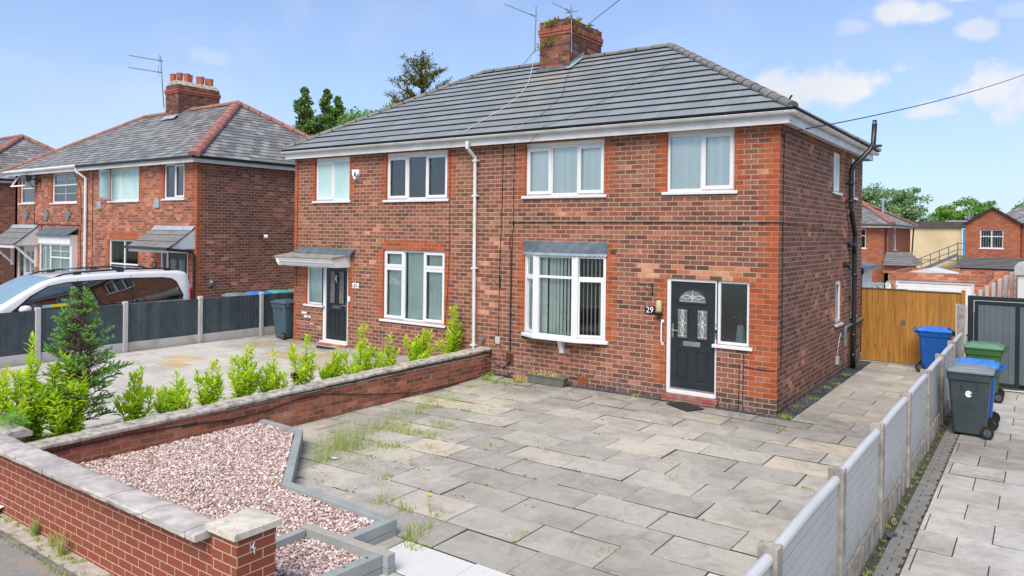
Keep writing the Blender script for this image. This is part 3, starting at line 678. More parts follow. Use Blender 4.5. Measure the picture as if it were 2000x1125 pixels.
    # scalloped lead hem
    for i in range(3):
        a, c2 = Vector(out[i]), Vector(out[i + 1]); L = (c2 - a).length; n = max(2, int(L / .075))
        for j in range(n):
            p0, p1 = a.lerp(c2, j / n), a.lerp(c2, (j + 1) / n); mid = (p0 + p1) / 2
            r.face([tuple(p0), (p0.x, p0.y - .004, 2.545), (mid.x, mid.y - .006, 2.525), (p1.x, p1.y - .004, 2.545), tuple(p1)], 1)
    r.box(-5.12, -3.16, -.012, 0.0, 2.80, 2.815, 2)
    r.build('lead_roof', [M['lead'], M['leadlt'], M['conc']], b, recalc=False)
    # inside of the bay head
    hd = MB(); hd.prism([(u, -d) for u, d in [(-5.065, -.2), (-5.065, 0), (-4.66, .19), (-3.76, .19), (-3.2, 0), (-3.2, -.2)]], 2.541, 2.57, 'z'); hd.build('bay_head', M['pvc'], b)
    # ---------------- door 29
    d = MB(); d.T = T
    L0, L1, Z0, Z1 = -1.895, -1.075, .20, 2.13
    d.box(L0, L1, -.09, -.05, Z0, Z1)
    def mould(x0, x1, z0, z1, w=.022, y=-.05, h=.014):
        d.box(x0, x1, y, y + h, z0, z0 + w); d.box(x0, x1, y, y + h, z1 - w, z1); d.box(x0, x0 + w, y, y + h, z0 + w, z1 - w); d.box(x1 - w, x1, y, y + h, z0 + w, z1 - w)
    for (a, b2) in ((-1.785, -1.565), (-1.415, -1.195)):
        mould(a, b2, .40, .93); d.box(a + .045, b2 - .045, -.05, -.041, .445, .885)
        mould(a, b2, 1.11, 1.67)
    # arched light
    cx, cz, rr = -1.49, 1.77, .285
    arc = [(cx + rr * math.cos(t), cz + rr * .86 * math.sin(t)) for t in [math.pi * k / 14 for k in range(15)]]
    arci = [(cx + (rr - .028) * math.cos(t), cz + (rr - .028) * .86 * math.sin(t)) for t in [math.pi * k / 14 for k in range(15)]]
    for k in range(14):
        d.prism([arc[k], arc[k + 1], arci[k + 1], arci[k]], -.052, -.034, 'y')
    d.box(cx - rr, cx + rr, -.05, -.034, cz - .03, cz)
    dr = d.build('front_door', M['door'], house, bevel=.004); dr['label'] = 'black door with arched light, numbered 29'
    g = MB(); g.T = T
    g.prism([(x, z) for x, z in arci], -.0495, -.046, 'y')
    for (a, b2) in ((-1.763, -1.587), (-1.393, -1.217)): g.box(a, b2, -.0495, -.046, 1.132, 1.648)
    g.build('glass', M['doorglass'], dr)
    c = MB(); c.T = T
    def line(p, r=.0045): c.tube([(x, -.044, z) for x, z in p], r, 5)
    for xm in (-1.675, -1.305):
        for s in (-1, 1):
            line([(xm + s * w, z) for w, z in ((.0, 1.62), (.035, 1.50), (.0, 1.385), (.035, 1.27), (0, 1.16))]); line([(xm, 1.44), (xm + s * .045, 1.385), (xm, 1.33)])
            line([(xm + s * .08, 1.40), (xm + s * .045, 1.385)])
        line([(xm - .085, 1.615), (xm + .085, 1.615)], .003); line([(xm - .085, 1.165), (xm + .085, 1.165)], .003); line([(xm, 1.645), (xm, 1.135)], .003)
    for s in (-1, 1):
        line([(cx - .22, 1.86), (cx - .11, 1.86 + s * .035), (cx, 1.86), (cx + .11, 1.86 + s * .035), (cx + .22, 1.86)]); line([(cx - .035, 1.86), (cx, 1.86 + s * .045), (cx + .035, 1.86)])
    line([(cx, 1.80), (cx, 2.0)], .003); line([(cx - .23, 1.79), (cx + .23, 1.79)], .003)
    c.build('leading', M['leadcame'], dr)
    h = MB(); h.T = T; h.box(-1.655, -1.335, -.05, -.033, .99, 1.075); h.box(-1.62, -1.37, -.033, -.028, 1.01, 1.055); h.build('letterbox', M['chrome'], dr, bevel=.004)
    h = MB(); h.T = T; h.box(-1.875, -1.84, -.05, -.038, 1.12, 1.37); h.tube([(-1.857, -.04, 1.26), (-1.857, -.0, 1.26), (-1.75, .0, 1.25)], .009, 6); h.build('handle', M['chrome'], dr)
    f = MB(); f.T = T
    f.box(-1.97, L0 - .004, -.1, -.03, .12, 2.19); f.box(L1 + .004, -1.03, -.1, -.03, .12, 2.19); f.box(L0 - .004, L1 + .004, -.1, -.03, Z1 + .004, 2.19)
    f.box(L0 - .004, L1 + .004, -.1, -.02, .12, Z0 - .004)
    f.build('door_frame', M['pvc'], house, bevel=.006)
    f = MB(); f.T = T; f.box(L0, L1, -.048, -.030, Z0 - .002, Z0 + .03); f.build('door_threshold', M['chrome'], house)
    f = MB(); f.T = T; f.box(-2.03, -.98, -.1, .07, .035, .118); f.box(-2.0, -1.0, -.1, .11, -.05, .034); f.build('doorstep', M['reddoorstep'], house, bevel=.012)
    # ---------------- door 31
    d = MB(); d.T = T; L0, L1, Z0, Z1 = -11.21, -10.44, .22, 2.07
    d.box(L0, L1, -.09, -.05, Z0, Z1)
    for (a, b2) in ((-11.09, -10.88), (-10.76, -10.55)): mould(a, b2, .38, .98); mould(a, b2, 1.12, 1.96)
    dr = d.build('front_door', M['door'], house, bevel=.004); dr['label'] = 'black door with two tall lights, numbered 31'
    g = MB(); g.T = T
    for (a, b2) in ((-11.068, -10.902), (-10.738, -10.572)):
        g.box(a, b2, -.0495, -.046, 1.142, 1.938)
    g.build('glass', M['doorglass'], dr)
    h = MB(); h.T = T; h.box(-10.97, -10.68, -.05, -.033, 1.01, 1.08); h.build('letterbox', M['chrome'], dr, bevel=.004)
    h = MB(); h.T = T; h.tube([(-10.82, -.05, 1.85), (-10.82, -.02, 1.84), (-10.82, -.01, 1.76), (-10.82, -.03, 1.66)], [.022, .02, .026, .012], 7); h.build('knocker', M['chrome'], dr)
    h = MB(); h.T = T; h.box(-10.5, -10.465, -.05, -.038, .98, 1.2); h.tube([(-10.48, -.04, 1.1), (-10.48, 0, 1.1), (-10.6, 0, 1.1)], .009, 6); h.build('handle', M['chrome'], dr)
    f = MB(); f.T = T; f.box(-11.33, L0 - .004, -.1, -.03, .17, 2.13); f.box(L1 + .004, -10.37, -.1, -.03, .17, 2.13); f.box(L0 - .004, L1 + .004, -.1, -.03, Z1 + .004, 2.13)
    f.box(L0 - .004, L1 + .004, -.1, -.02, .17, Z0 - .004); f.box(-11.36, -10.36, -.05, .06, .13, .168)
    f.build('door_frame', M['pvc'], house, bevel=.006)
    f = MB(); f.T = T; f.box(-11.42, -10.34, -.1, .13, -.05, .129); f.build('doorstep', M['oldwall'], house, bevel=.01)
    # canopy of 31
    cny = MB(); cny.prism([(-.62, 2.30), (-.62, 2.27), (0, 2.36), (0, 2.385)], -12.5, -10.27, 'x', 0)
    prof = [(-.60, 2.269), (-.60, 2.235), (-.57, 2.225), (-.555, 2.17), (-.50, 2.15), (-.485, 2.10), (-.44, 2.085), (-.44, 2.06), (0, 2.06), (0, 2.355)]
    cny.prism(prof, -12.3, -10.30, 'x', 1)
    # side cornice return at the left
    cny.prism([(-12.46, 2.269), (-12.46, 2.235), (-12.42, 2.22), (-12.40, 2.17), (-12.34, 2.10), (-12.30, 2.06), (-12.301, 2.27)], -.595, 0, 'y', 1)
    # corrugated edge of the canopy sheet
    for k in range(45):
        x = -12.48 + k * .0495; cny.tube([(x, -.635, 2.282), (x, -.59, 2.29)], .017, 5, 2)
    cn = cny.build('door_canopy', [M['conc'], M['white'], M['conc']], house)
    fl = MB(); fl.face([(-12.26, -.004, 2.53), (-10.1, -.004, 2.515), (-10.12, -.16, 2.385), (-12.24, -.16, 2.40)]); fl.face([(-12.24, -.16, 2.40), (-10.12, -.16, 2.385), (-10.12, -.165, 2.345), (-12.24, -.165, 2.36)])
    fl.build('lead_flashing', M['lead'], cn, recalc=False)
    # ---------------- small fittings on the front
    o = MB(); o.T = T; o.prism([(-10.22, 4.46), (-9.96, 4.45), (-9.975, 4.33), (-10.04, 4.22), (-10.09, 4.20), (-10.15, 4.23), (-10.2, 4.33)], 0.001, .07, 'y'); al = o.build('alarm_box', M['white'], house, bevel=.012)
    o = MB(); o.T = T; o.prism([(-10.10, 4.40), (-10.075, 4.40), (-10.045, 4.28), (-10.075, 4.28), (-10.085, 4.31), (-10.1, 4.31), (-10.11, 4.28), (-10.135, 4.28)], .071, .074, 'y'); o.prism([(-10.02, 4.31), (-9.98, 4.36), (-9.99, 4.30), (-10.05, 4.215), (-10.09, 4.205)], .071, .074, 'y'); o.build('emblem', M['blackgloss'], al)
    o = MB(); o.T = T; o.box(-2.385, -2.185, .001, .012, 1.515, 1.655); pl = o.build('house_number_plate', M['blackgloss'], house, bevel=.003)
    textmesh('number', '29', lambda x, z, y: (-2.285 + x, -.018 - z, 1.585 + y), .155, M['white'], pl)
    o = MB(); o.T = T; o.box(-10.205, -9.98, .001, .01, 1.56, 1.69); pl = o.build('house_number_plate', M['white'], house, bevel=.003)
    textmesh('number', '-31-', lambda x, z, y: (-10.09 + x, -.016 - z, 1.622 + y), .13, M['blackgloss'], pl)
    o = MB(); o.T = T; o.tube([(-2.09, .05, 1.56), (-2.09, .05, 1.60), (-2.09, .05, 1.74), (-2.09, .05, 1.775)], [.05, .055, .055, .04], 12); lm = o.build('wall_lamp', M['lamp'], house, smooth=True)
    o = MB(); o.T = T; o.box(-2.15, -2.03, .001, .09, 1.50, 1.558); o.tube([(-2.09, .06, 1.50), (-2.09, .06, 1.46)], .03, 8); o.build('lamp_base', M['blackgloss'], lm, bevel=.01)
    o = MB(); o.T = T; o.tube([(-2.035, .01, 1.40), (-2.035, .05, 1.38), (-2.035, .055, 1.2), (-2.035, .05, 1.02), (-2.035, .01, 1.0)], .013, 7); o.box(-2.06, -2.01, .001, .012, 1.38, 1.43); o.box(-2.06, -2.01, .001, .012, .97, 1.02); o.build('grab_rail', M['white'], house)
    for (x0, z) in ((-5.76, 2.04), (-2.3, 2.08)):
        o = MB(); o.T = T; o.box(x0 + .05, x0 + .07, .001, .012, z - .24, z); o.tube([(x0 + .06, .01, z - .03), (x0 - .06, .30, z - .01), (x0 - .085, .33, z + .03)], .008, 6); o.tube([(x0 + .06, .01, z - .2), (x0 - .01, .2, z - .06)], .006, 6); o.build('basket_bracket', M['blackpvc'], house)
    o = MB(); o.T = T; o.box(-1.065, -1.03, -.03, -.008, 1.18, 1.33); db = o.build('doorbell', M['chrome'], house); o = MB(); o.T = T; o.box(-1.06, -1.035, -.008, -.005, 1.27, 1.32); o.build('camera_face', M['blackgloss'], db)
    o = MB(); o.T = T; o.box(-1.068, -1.034, -.03, -.026, 1.38, 1.44); o.build('blue_sticker', M['cyanp'], house)
    o = MB(); o.T = T; o.box(-10.33, -10.28, .001, .03, 1.22, 1.35); o.build('doorbell', M['white'], house)
    o = MB(); o.T = T
    for r in range(3):
        for c_ in range(7): pass
    o.box(-3.80, -3.56, -.0, .006, .04, .20); ab = o.build('air_brick', M['orange'], house)
    o = MB(); o.T = T
    for r in range(5):
        for c_ in range(8): o.box(-3.785 + c_ * .028, -3.767 + c_ * .028, .0062, .0075, .052 + r * .029, .070 + r * .029)
    o.build('vent_holes', M['rust'], ab)
    o = MB(); o.T = T; o.tube([(-6.12, 0, .69), (-6.12, .09, .69)], .05, 10); o.tube([(-6.12, .09, .69), (-6.12, .10, .69)], .03, 10); o.build('wall_vent', M['fixgrey'], house)
    # downpipe
    o = MB(); o.T = T; sq = []
    path = [(-6.42, .25, 4.87), (-6.42, .25, 4.78), (-6.37, .06, 4.60), (-6.37, .06, .37)]
    o.tube([(-6.42, .27, 4.90), (-6.42, .27, 4.74)], .042, 8); o.tube([(-6.42, .27, 4.76), (-6.365, .065, 4.56)], .036, 8); o.tube([(-6.365, .065, 4.60), (-6.345, .065, .37)], .036, 8)
    for z in (4.5, 3.75, 2.2, .55): o.box(-6.42, -6.29, .0, .105, z - .02, z + .02)
    o.build('downpipe', M['pvcold'], house, smooth=False)
    # cables
    def cab(p, r=.007): o = MB(); o.T = T; o.tube([(x, .012, z) for x, z in p], r, 5); o.build('wall_cable', M['cable'], house)
    cab([(-5.66, 4.84), (-5.67, 3.6), (-5.72, 2.2), (-5.73, .78)]); cab([(-5.38, 4.82), (-5.385, 3.0), (-5.40, 2.78), (-5.41, .5)]); cab([(-5.43, 2.9), (-5.47, 2.75), (-5.43, 2.6), (-5.43, .5)], .009)
    cab([(-5.36, 3.18), (-4.3, 3.185), (-2.5, 3.19), (0.01, 3.195)], .007); cab([(-5.36, 3.18), (-5.39, 2.98)]); cab([(-5.3, 4.72), (-5.25, 4.66), (-4.95, 4.74)], .005)
    cab([(-12.32, 4.8), (-12.33, 1.5)], .006); cab([(-7.12, 4.75), (-7.1, 2.6), (-7.15, 1.5), (-7.2, .9)], .005)
    cab([(-.55, .98), (-.56, -.0)], .006); cab([(-.62, .8), (-.63, .02), (-.8, -.03)], .005); cab([(-.55, .75), (-.2, .72), (-.02, .74)], .006)
    cab([(-5.2, .95), (-5.1, .82)], .005); cab([(-5.72, .72), (-5.58, .36)], .004)
    cab([(-5.45, .24), (-5.6, .15), (-5.8, .2), (-5.93, .38), (-5.9, .48), (-6.3, .5)], .008)
    o = MB(); o.T = T; o.box(-5.53, -5.34, -.03, .004, .22, .46); o.tube([(-5.43, .02, .45), (-5.43, .03, .3), (-5.46, .03, .26)], .03, 6); o.build('rusty_junction_box', M['rust'], house)
    o = MB(); o.T = T; o.box(-5.80, -5.68, .001, .035, .63, .78); o.build('telephone_box', M['concstain'], house, bevel=.004)
    o = MB(); o.T = T; o.box(-3.12, -3.0, -.06, .002, 2.58, 2.66); o.build('wall_recess', M['rust'], house)
    # painted / spalled white bricks beside door 31
    o = MB(); o.T = T; o.box(-12.12, -11.92, 0, .004, .80, .85); o.box(-12.02, -11.9, 0, .004, .71, .76); o.box(-11.87, -11.76, 0, .004, .715, .755); o.box(-11.79, -11.66, 0, .004, .55, .57)
    o.build('white_paint_patches', M['white'], house)
build_front()
def build_side():
    T = TS(0)
    op = [(3.9, 4.52, 3.90, 4.75), (5.70, 6.12, 3.87, 4.78), (4.22, 4.74, 1.11, 2.03), (5.75, 6.15, 1.15, 2.1)]
    wall('gable_wall', T, 0, YB, -.15, H + .06, op, [(99, 0, 0.3, H, .12), (4.22, 4.74, 2.03, 2.5, .12)], [M['side'], M['orange']], house)
    for w in op: window(T, *w, (1,), house, blind=('frost',) if w[2] > 3 else ('net', [(0, 1)]), inset=.03, sash={(0, 0)})
    # soil pipe: offset stack with a cranked top
    X = .10
    o = MB(); o.tube([(X, 5.55, -.02), (X, 5.58, .9), (X, 5.60, 2.90), (X, 5.57, 3.05), (X, 5.22, 3.45), (X, 5.14, 3.62), (X, 5.12, 4.40), (X + .03, 5.14, 4.52), (X + .30, 5.35, 4.86), (X + .38, 5.43, 5.0), (X + .40, 5.44, 5.46)], .055, 12)
    for (x, y, z) in ((X, 5.56, .3), (X, 5.575, .75), (X, 5.60, 2.1), (X, 5.60, 2.75), (X, 5.12, 3.75), (X, 5.12, 4.15), (X + .39, 5.44, 4.96)): o.tube([(x, y, z - .04), (x, y, z + .04)], .064, 12)
    o.tube([(X, 5.60, 2.60), (X + .01, 5.45, 2.78), (X, 5.36, 2.80), (0, 5.33, 2.78)], .052, 10)
    o.tube([(X, 5.56, .45), (X, 5.95, .46), (0, 6.0, .46)], .052, 10)
    for z in (3.75, 4.15, 1.6): o.box(0, .09, 5.05 if z > 3 else 5.52, 5.19 if z > 3 else 5.66, z - .015, z + .015)
    for k in range(5):
        a = k * 1.257; o.tube([(X + .4 + .05 * math.cos(a), 5.44 + .05 * math.sin(a), 5.45), (X + .4 + .03 * math.cos(a), 5.44 + .03 * math.sin(a), 5.54)], .008, 4)
    o.tube([(X + .4, 5.44, 5.53), (X + .4, 5.44, 5.55)], .045, 10)
    sp = o.build('soil_pipe', M['blackpvc'], house, smooth=True)
    o = MB(); o.tube([(0, 4.9, 2.35), (.10, 4.9, 2.35)], .06, 10); o.tube([(.10, 4.9, 2.35), (.16, 4.9, 2.34)], .075, 10); o.build('flue_outlet', M['blackpvc'], house)
    o = MB(); o.tube([(.05, 4.93, .58), (.05, 4.93, .92), (.05, 5.0, .98), (.05, 6.9, 1.02)], .035, 8); o.build('grey_waste_pipe', M['fixgrey'], house)
    o = MB(); o.box(0, .05, 4.28, 4.42, .25, .42); o.build('outdoor_socket', M['conclt'], house, bevel=.006)
    o = MB(); o.tube([(.02, 4.35, .42), (.04, 4.30, .62), (.05, 4.5, .9), (.05, 4.75, .80)], .007, 5); o.build('white_lead', M['cablelt'], house)
    o = MB(); o.tube([(.012, .23, 4.7), (.015, .20, 4.0), (.012, .22, 1.6), (.012, .20, .75)], .007, 5)
    o.build('wall_cable', M['cable'], house); o = MB(); o.tube([(.012, .15, 4.8), (.012, .08, 4.72), (.015, .12, 4.6), (.015, .23, 4.66)], .006, 5)
    o.build('wall_cable', M['cable'], house); o = MB(); o.tube([(.012, 0, 3.195), (.02, 2.0, 3.14), (.02, 3.6, 3.10), (.03, 4.6, 3.0), (.03, 5.4, 2.72)], .006, 5)
    o.build('wall_cable', M['cable'], house)
    for (nm, T2, a, b) in (('rear_wall', TB(YB), XR, -XL), ('left_gable_wall', lambda u, d, z: (XL - d, u, z), 0, YB)):
        wall(nm, T2, a, b, -.15, H + .06, [], [(99, a, 0, H, .235)], [M['side'], M['orange']], house)
    # rooms behind the glass
    r = MB(); r.box(XL + .2, XR - .2, 2.6, 2.7, -.1, H); r.box(XL + .2, XR - .2, .15, 2.6, 2.70, 2.85); r.box(-6.3, -6.1, .15, 2.6, -.1, H); r.box(-10.15, -10.05, .15, 2.6, -.1, H); r.box(-2.45, -2.35, .15, 2.6, -.1, H)
    r.build('interior_walls', M['room'], house)
    r = MB(); r.box(XL + .1, XR - .1, .12, YB - .1, -.12, -.02); r.build('interior_floor', M['floorin'], house)
    r = MB(); r.box(XL + .1, XR - .1, .12, YB - .1, H, H + .03); r.build('ceiling', M['room'], house)
    # vase of leaves seen through the side light
    lv = MB()
    for k in range(60):
        a, e = rnd.uniform(0, 6.28), rnd.uniform(.1, 1.4); r_ = rnd.uniform(.05, .26); c = Vector((-.75 + r_ * math.cos(a) * .8, .42 + r_ * math.sin(a) * .6, 1.45 + r_ * math.sin(e) * .9)); s = .05
        lv.face([tuple(c + Vector((rnd.uniform(-s, s), rnd.uniform(-s, s), rnd.uniform(-s, s)))) for _ in range(3)])
    lv.tube([(-.75, .42, 1.1), (-.75, .42, 1.4)], [.09, .06], 8, 1); lv.box(-1.0, -.5, .3, .55, 1.05, 1.1, 1); lv.build('hallway_plant', [M['treeB'], M['frost']], house, recalc=False)
build_side()
def build_roof():
    ze = 5.02; x0, x1, y0, y1 = -12.62, .30, -.30, YB + .3
    yr, zr = 3.5, 7.3; aL, aR = -8.95, -3.47
    mb = MB()
    g, lp = .335, .038
    slope(mb, (x0, y0, ze), (x1, y0, ze), (aR, yr, zr), (aL, yr, zr), g, lp)
    slope(mb, (x1, y0, ze), (x1, y1, ze), (aR, yr, zr), (aR, yr, zr), g, lp)
    slope(mb, (x1, y1, ze), (x0, y1, ze), (aL, yr, zr), (aR, yr, zr), g, lp)
    slope(mb, (x0, y1, ze), (x0, y0, ze), (aL, yr, zr), (aL, yr, zr), g, lp)
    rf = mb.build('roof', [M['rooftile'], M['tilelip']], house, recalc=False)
    rg = MB(); u = .035
    ridge(rg, (aL, yr, zr + u), (aR, yr, zr + u), seg=.42); ridge(rg, (x1 - .03, y0 + .03, ze + u + .02), (aR, yr, zr + u)); ridge(rg, (x0 + .03, y0 + .03, ze + u + .02), (aL, yr, zr + u))
    ridge(rg, (x1, y1, ze + u), (aR, yr, zr + u)); ridge(rg, (x0, y1, ze + u), (aL, yr, zr + u))
    rg.build('ridge_tiles', [M['greyridge'], M['clip']], rf)
    # fascia and gutter
    f = MB(); f.box(x0 + .02, .20, -.20, -.185, 4.80, 5.0); f.box(x0 + .02, .20, -.185, -.0, 4.845, 4.86); f.box(.185, .20, -.185, YB + .2, 4.80, 5.0); f.box(0, .185, -.0, YB + .2, 4.845, 4.86)
    f.box(x0 + .02, .2, YB + .185, YB + .2, 4.80, 5.0); f.box(x0 + .02, x0 + .035, -.185, YB + .185, 4.80, 5.0)
    f.build('fascia_board', M['pvcold'], house, bevel=.003)
    gu = MB()
    def gutter(p, q, r=.058):
        p, q = Vector(p), Vector(q); d = (q - p).normalized(); s = d.cross(Vector((0, 0, 1)))
        rg = [[tuple(c + s * math.cos(a) * r + Vector((0, 0, math.sin(a) * r * .85))) for a in [math.pi + math.pi * k / 8 for k in range(9)]] for c in (p, q)]
        for k in range(8): gu.face([rg[0][k], rg[0][k + 1], rg[1][k + 1], rg[1][k]])
        for side in (1, -1):
            e = [c + s * side * r for c in (p, q)]
            gu.tube([tuple(x) for x in e], .007, 5)
        gu.face(rg[0]); gu.face(rg[1])
        n = int((q - p).length / .95)
        for k in range(n + 1):
            c = p.lerp(q, (k + .15) / (n + .3)); rr = r + .008
            a_ = [tuple(c + d * -.014 + s * math.cos(a) * rr + Vector((0, 0, math.sin(a) * rr * .85))) for a in [math.pi + math.pi * k / 8 for k in range(9)]]
            b_ = [tuple(c + d * .014 + s * math.cos(a) * rr + Vector((0, 0, math.sin(a) * rr * .85))) for a in [math.pi + math.pi * k / 8 for k in range(9)]]
            for k2 in range(8): gu.face([a_[k2], a_[k2 + 1], b_[k2 + 1], b_[k2]])
    gutter((x0 - .02, -.262, 4.985), (.32, -.262, 4.985)); gutter((.262, -.25, 4.985), (.262, YB + .3, 4.975))
    gu.build('gutter', M['pvcold'], house, recalc=False)
    # chimney
    c = MB(); X0, X1, Y0, Y1 = -6.78, -5.90, 3.0, 4.6
    c.box(X0, X1, Y0, Y1, 6.6, 7.86, 0); c.box(X0 - .02, X1 + .02, Y0 - .02, Y1 + .02, 7.86, 7.94, 1); c.box(X0 - .035, X1 + .035, Y0 - .035, Y1 + .035, 7.94, 8.06, 1); c.box(X0 - .005, X1 + .005, Y0 - .005, Y1 + .005, 8.06, 8.24, 0)
    ch = c.build('chimney', [M['chim'], M['chimband']], house, bevel=.012)
    c = MB(); top = []
    nx, ny = 8, 14
    hz = [[8.235 + .17 * min(1, 3 * min(i / nx, 1 - i / nx, j / ny, 1 - j / ny)) + rnd.uniform(-.02, .03) for j in range(ny + 1)] for i in range(nx + 1)]
    P = lambda i, j: (X0 + .02 + (X1 - X0 - .04) * i / nx, Y0 + .02 + (Y1 - Y0 - .04) * j / ny, hz[i][j] if 0 < i < nx and 0 < j < ny else 8.23)
    for i in range(nx):
        for j in range(ny): c.face([P(i, j), P(i + 1, j), P(i + 1, j + 1), P(i, j + 1)])
    for j, x in ((3.4, -6.2), (3.9, -6.25), (4.3, -6.2), (3.4, -6.55)): c.tube([(x, j, 8.25), (x, j, 8.38)], [.13, .11], 10)
    c.build('mortar_flaunching', M['coping'], ch, recalc=False)
    # stepped lead flashing
    l = MB(); l.face([(X0 - .02, Y0 - .006, 7.08), (X1 + .02, Y0 - .006, 7.08), (X1 + .06, Y0 - .17, 6.955), (X0 - .06, Y0 - .17, 6.955)])
    for k in range(9):
        y = Y0 + k * .075; z = 7.06 + k * .045
        l.face([(X1 + .006, y, z - .06), (X1 + .006, y + .09, z - .0), (X1 + .006, y + .09, z + .12), (X1 + .006, y, z + .08)], 1)
    l.face([(X1, Y0 - .2, 6.955), (X1 + .15, Y0 - .2, 6.955), (X1 + .15, 3.5, 7.375), (X1, 3.5, 7.375)], 1)
    l.build('lead_flashing', [M['lead'], M['leadlt']], ch, recalc=False)
    # ferns growing out of the stack
    V, F = [], []
    def fern(c, n, s, out):
        V, F = [], []
        for _ in range(n):
            d = np.array(out) * rnd.uniform(.3, 1) + np.array([rnd.uniform(-1, 1), rnd.uniform(-1, 1), rnd.uniform(-.3, 1.2)]); d = d / np.linalg.norm(d) * s * rnd.uniform(.7, 1.4)
            p = np.array(c) + np.array([rnd.uniform(-.04, .04)] * 3); w = np.cross(d, [.3, .5, .8]); w = w / np.linalg.norm(w) * s * .12
            k = len(V); V.extend([p - w * .3, p + d * .6 - w, p + d, p + d * .6 + w]); F.append((k, k + 1, k + 2, k + 3))
        npmesh('fern_clump', V, F, M['moss'], ch).location = (0, 0, 0)
    for (x, z, n, s) in ((-6.45, 8.13, 34, .14), (-6.3, 8.15, 30, .15), (-6.6, 8.12, 24, .12), (-6.55, 7.75, 26, .13), (-6.42, 7.68, 22, .12), (-6.35, 7.8, 18, .10), (-6.7, 7.58, 22, .13), (-6.6, 7.2, 10, .08), (-6.3, 7.35, 6, .08), (-6.18, 7.8, 8, .07)): fern((x, Y0 - .03, z), n, s, (0, -1, .2))
    for (y, z, n, s) in ((3.2, 8.15, 26, .15), (3.35, 7.92, 24, .14), (3.75, 8.15, 22, .13), (4.15, 8.12, 20, .12), (3.1, 8.0, 12, .1)): fern((X1 + .04, y, z), n, s, (1, 0, .2))
    # aerials
    def aerial(base, mast_top, heads, m, nm='television_aerial', brackets=(), rr=.014, lab=None):
        a = MB(); a.tube([base, mast_top], rr, 6)
        for (p, q, els, el_len) in heads:
            p, q = Vector(p), Vector(q); a.tube([tuple(p), tuple(q)], .009, 5); d = (q - p).normalized(); s = d.cross(Vector((0, 0, 1))).normalized()
            for k in range(els):
                c = p.lerp(q, .12 + .88 * k / (els - 1)); a.tube([tuple(c - s * el_len), tuple(c + s * el_len)], .005, 4); a.tube([tuple(c - Vector((0, 0, .02))), tuple(c + Vector((0, 0, .02)))], .008, 4)
            for zz in (-.10, .10): a.tube([tuple(p - d * .03 + Vector((0, 0, -zz))), tuple(p + d * .08)], .008, 4)
            c = p + d * .12; a.tube([tuple(c - s * .16), tuple(c + s * .16)], .013, 5)
        for b in brackets: a.tube(b, .01, 5)
        ob = a.build(nm, m, house)
        if lab: ob['label'] = lab
    aerial((-6.92, 2.98, 7.48), (-6.9, 3.0, 8.68), [((-6.88, 3.0, 8.40), (-7.75, 2.85, 8.83), 9, .07)], M['galv'], brackets=[[(-6.92, 3.0, 7.55), (-6.75, 3.02, 7.57)], [(-6.92, 3.0, 7.72), (-6.75, 3.02, 7.72)]])
    aerial((-5.80, 2.93, 7.35), (-5.84, 2.95, 8.50), [((-5.83, 2.95, 8.34), (-6.30, 2.8, 8.62), 7, .05)], M['galv'], brackets=[[(-6.1, 2.93, 8.12), (-5.8, 2.93, 8.2), (-5.8, 3.2, 8.16)], [(-6.1, 2.93, 8.18), (-5.8, 2.93, 8.26)], [(-6.0, 2.93, 8.34), (-5.65, 2.97, 8.35)]])
    w = MB(); w.tube([(-6.80, 2.965, 7.42), (-6.3, 2.96, 7.5), (-5.92, 2.96, 7.45), (-5.86, 3.0, 7.42), (-5.86, 3.4, 7.36), (-5.86, 3.9, 7.33)], .009, 4); w.build('lashing_wire', M['galv'], ch)
    w = MB(); w.tube([(-6.9, 2.98, 7.5), (-6.87, 2.75, 6.93), (-6.5, 2.1, 6.53), (-6.30, 1.5, 6.15), (-6.32, .8, 5.72), (-6.5, .2, 5.36), (-6.5, -.31, 5.09)], .007, 5); w.build('aerial_cable', M['cablelt'], rf)
    w = MB(); w.tube([(-5.82, 2.95, 7.4), (-5.66, 2.6, 6.83), (-5.35, 1.9, 6.41), (-4.97, 1.2, 5.97), (-4.9, .2, 5.37), (-5.2, -.3, 5.09)], .004, 5)
    w.tube([(-2.9, 2.25, 6.63), (-3.24, 1.43, 6.12), (-3.75, .53, 5.57), (-4.2, -.1, 5.18), (-4.45, -.33, 5.06), (-4.9, -.2, 4.75)], .004, 5); w.build('roof_cable', M['cable'], rf)
    w = MB(); w.tube([(.2, -.2, 5.06), (.2, -.18, 5.2), (.24, -.2, 5.24)], .016, 6); w.tube([(.24, YB + .25, 5.02), (.30, YB + .3, 5.16)], .014, 5); w.tube([(.26, YB + .25, 5.17), (.36, YB + .32, 5.17)], .03, 5); w.box(.14, .25, -.27, -.12, 5.05, 5.09); w.build('roof_bracket', M['clip'], rf)
build_roof()
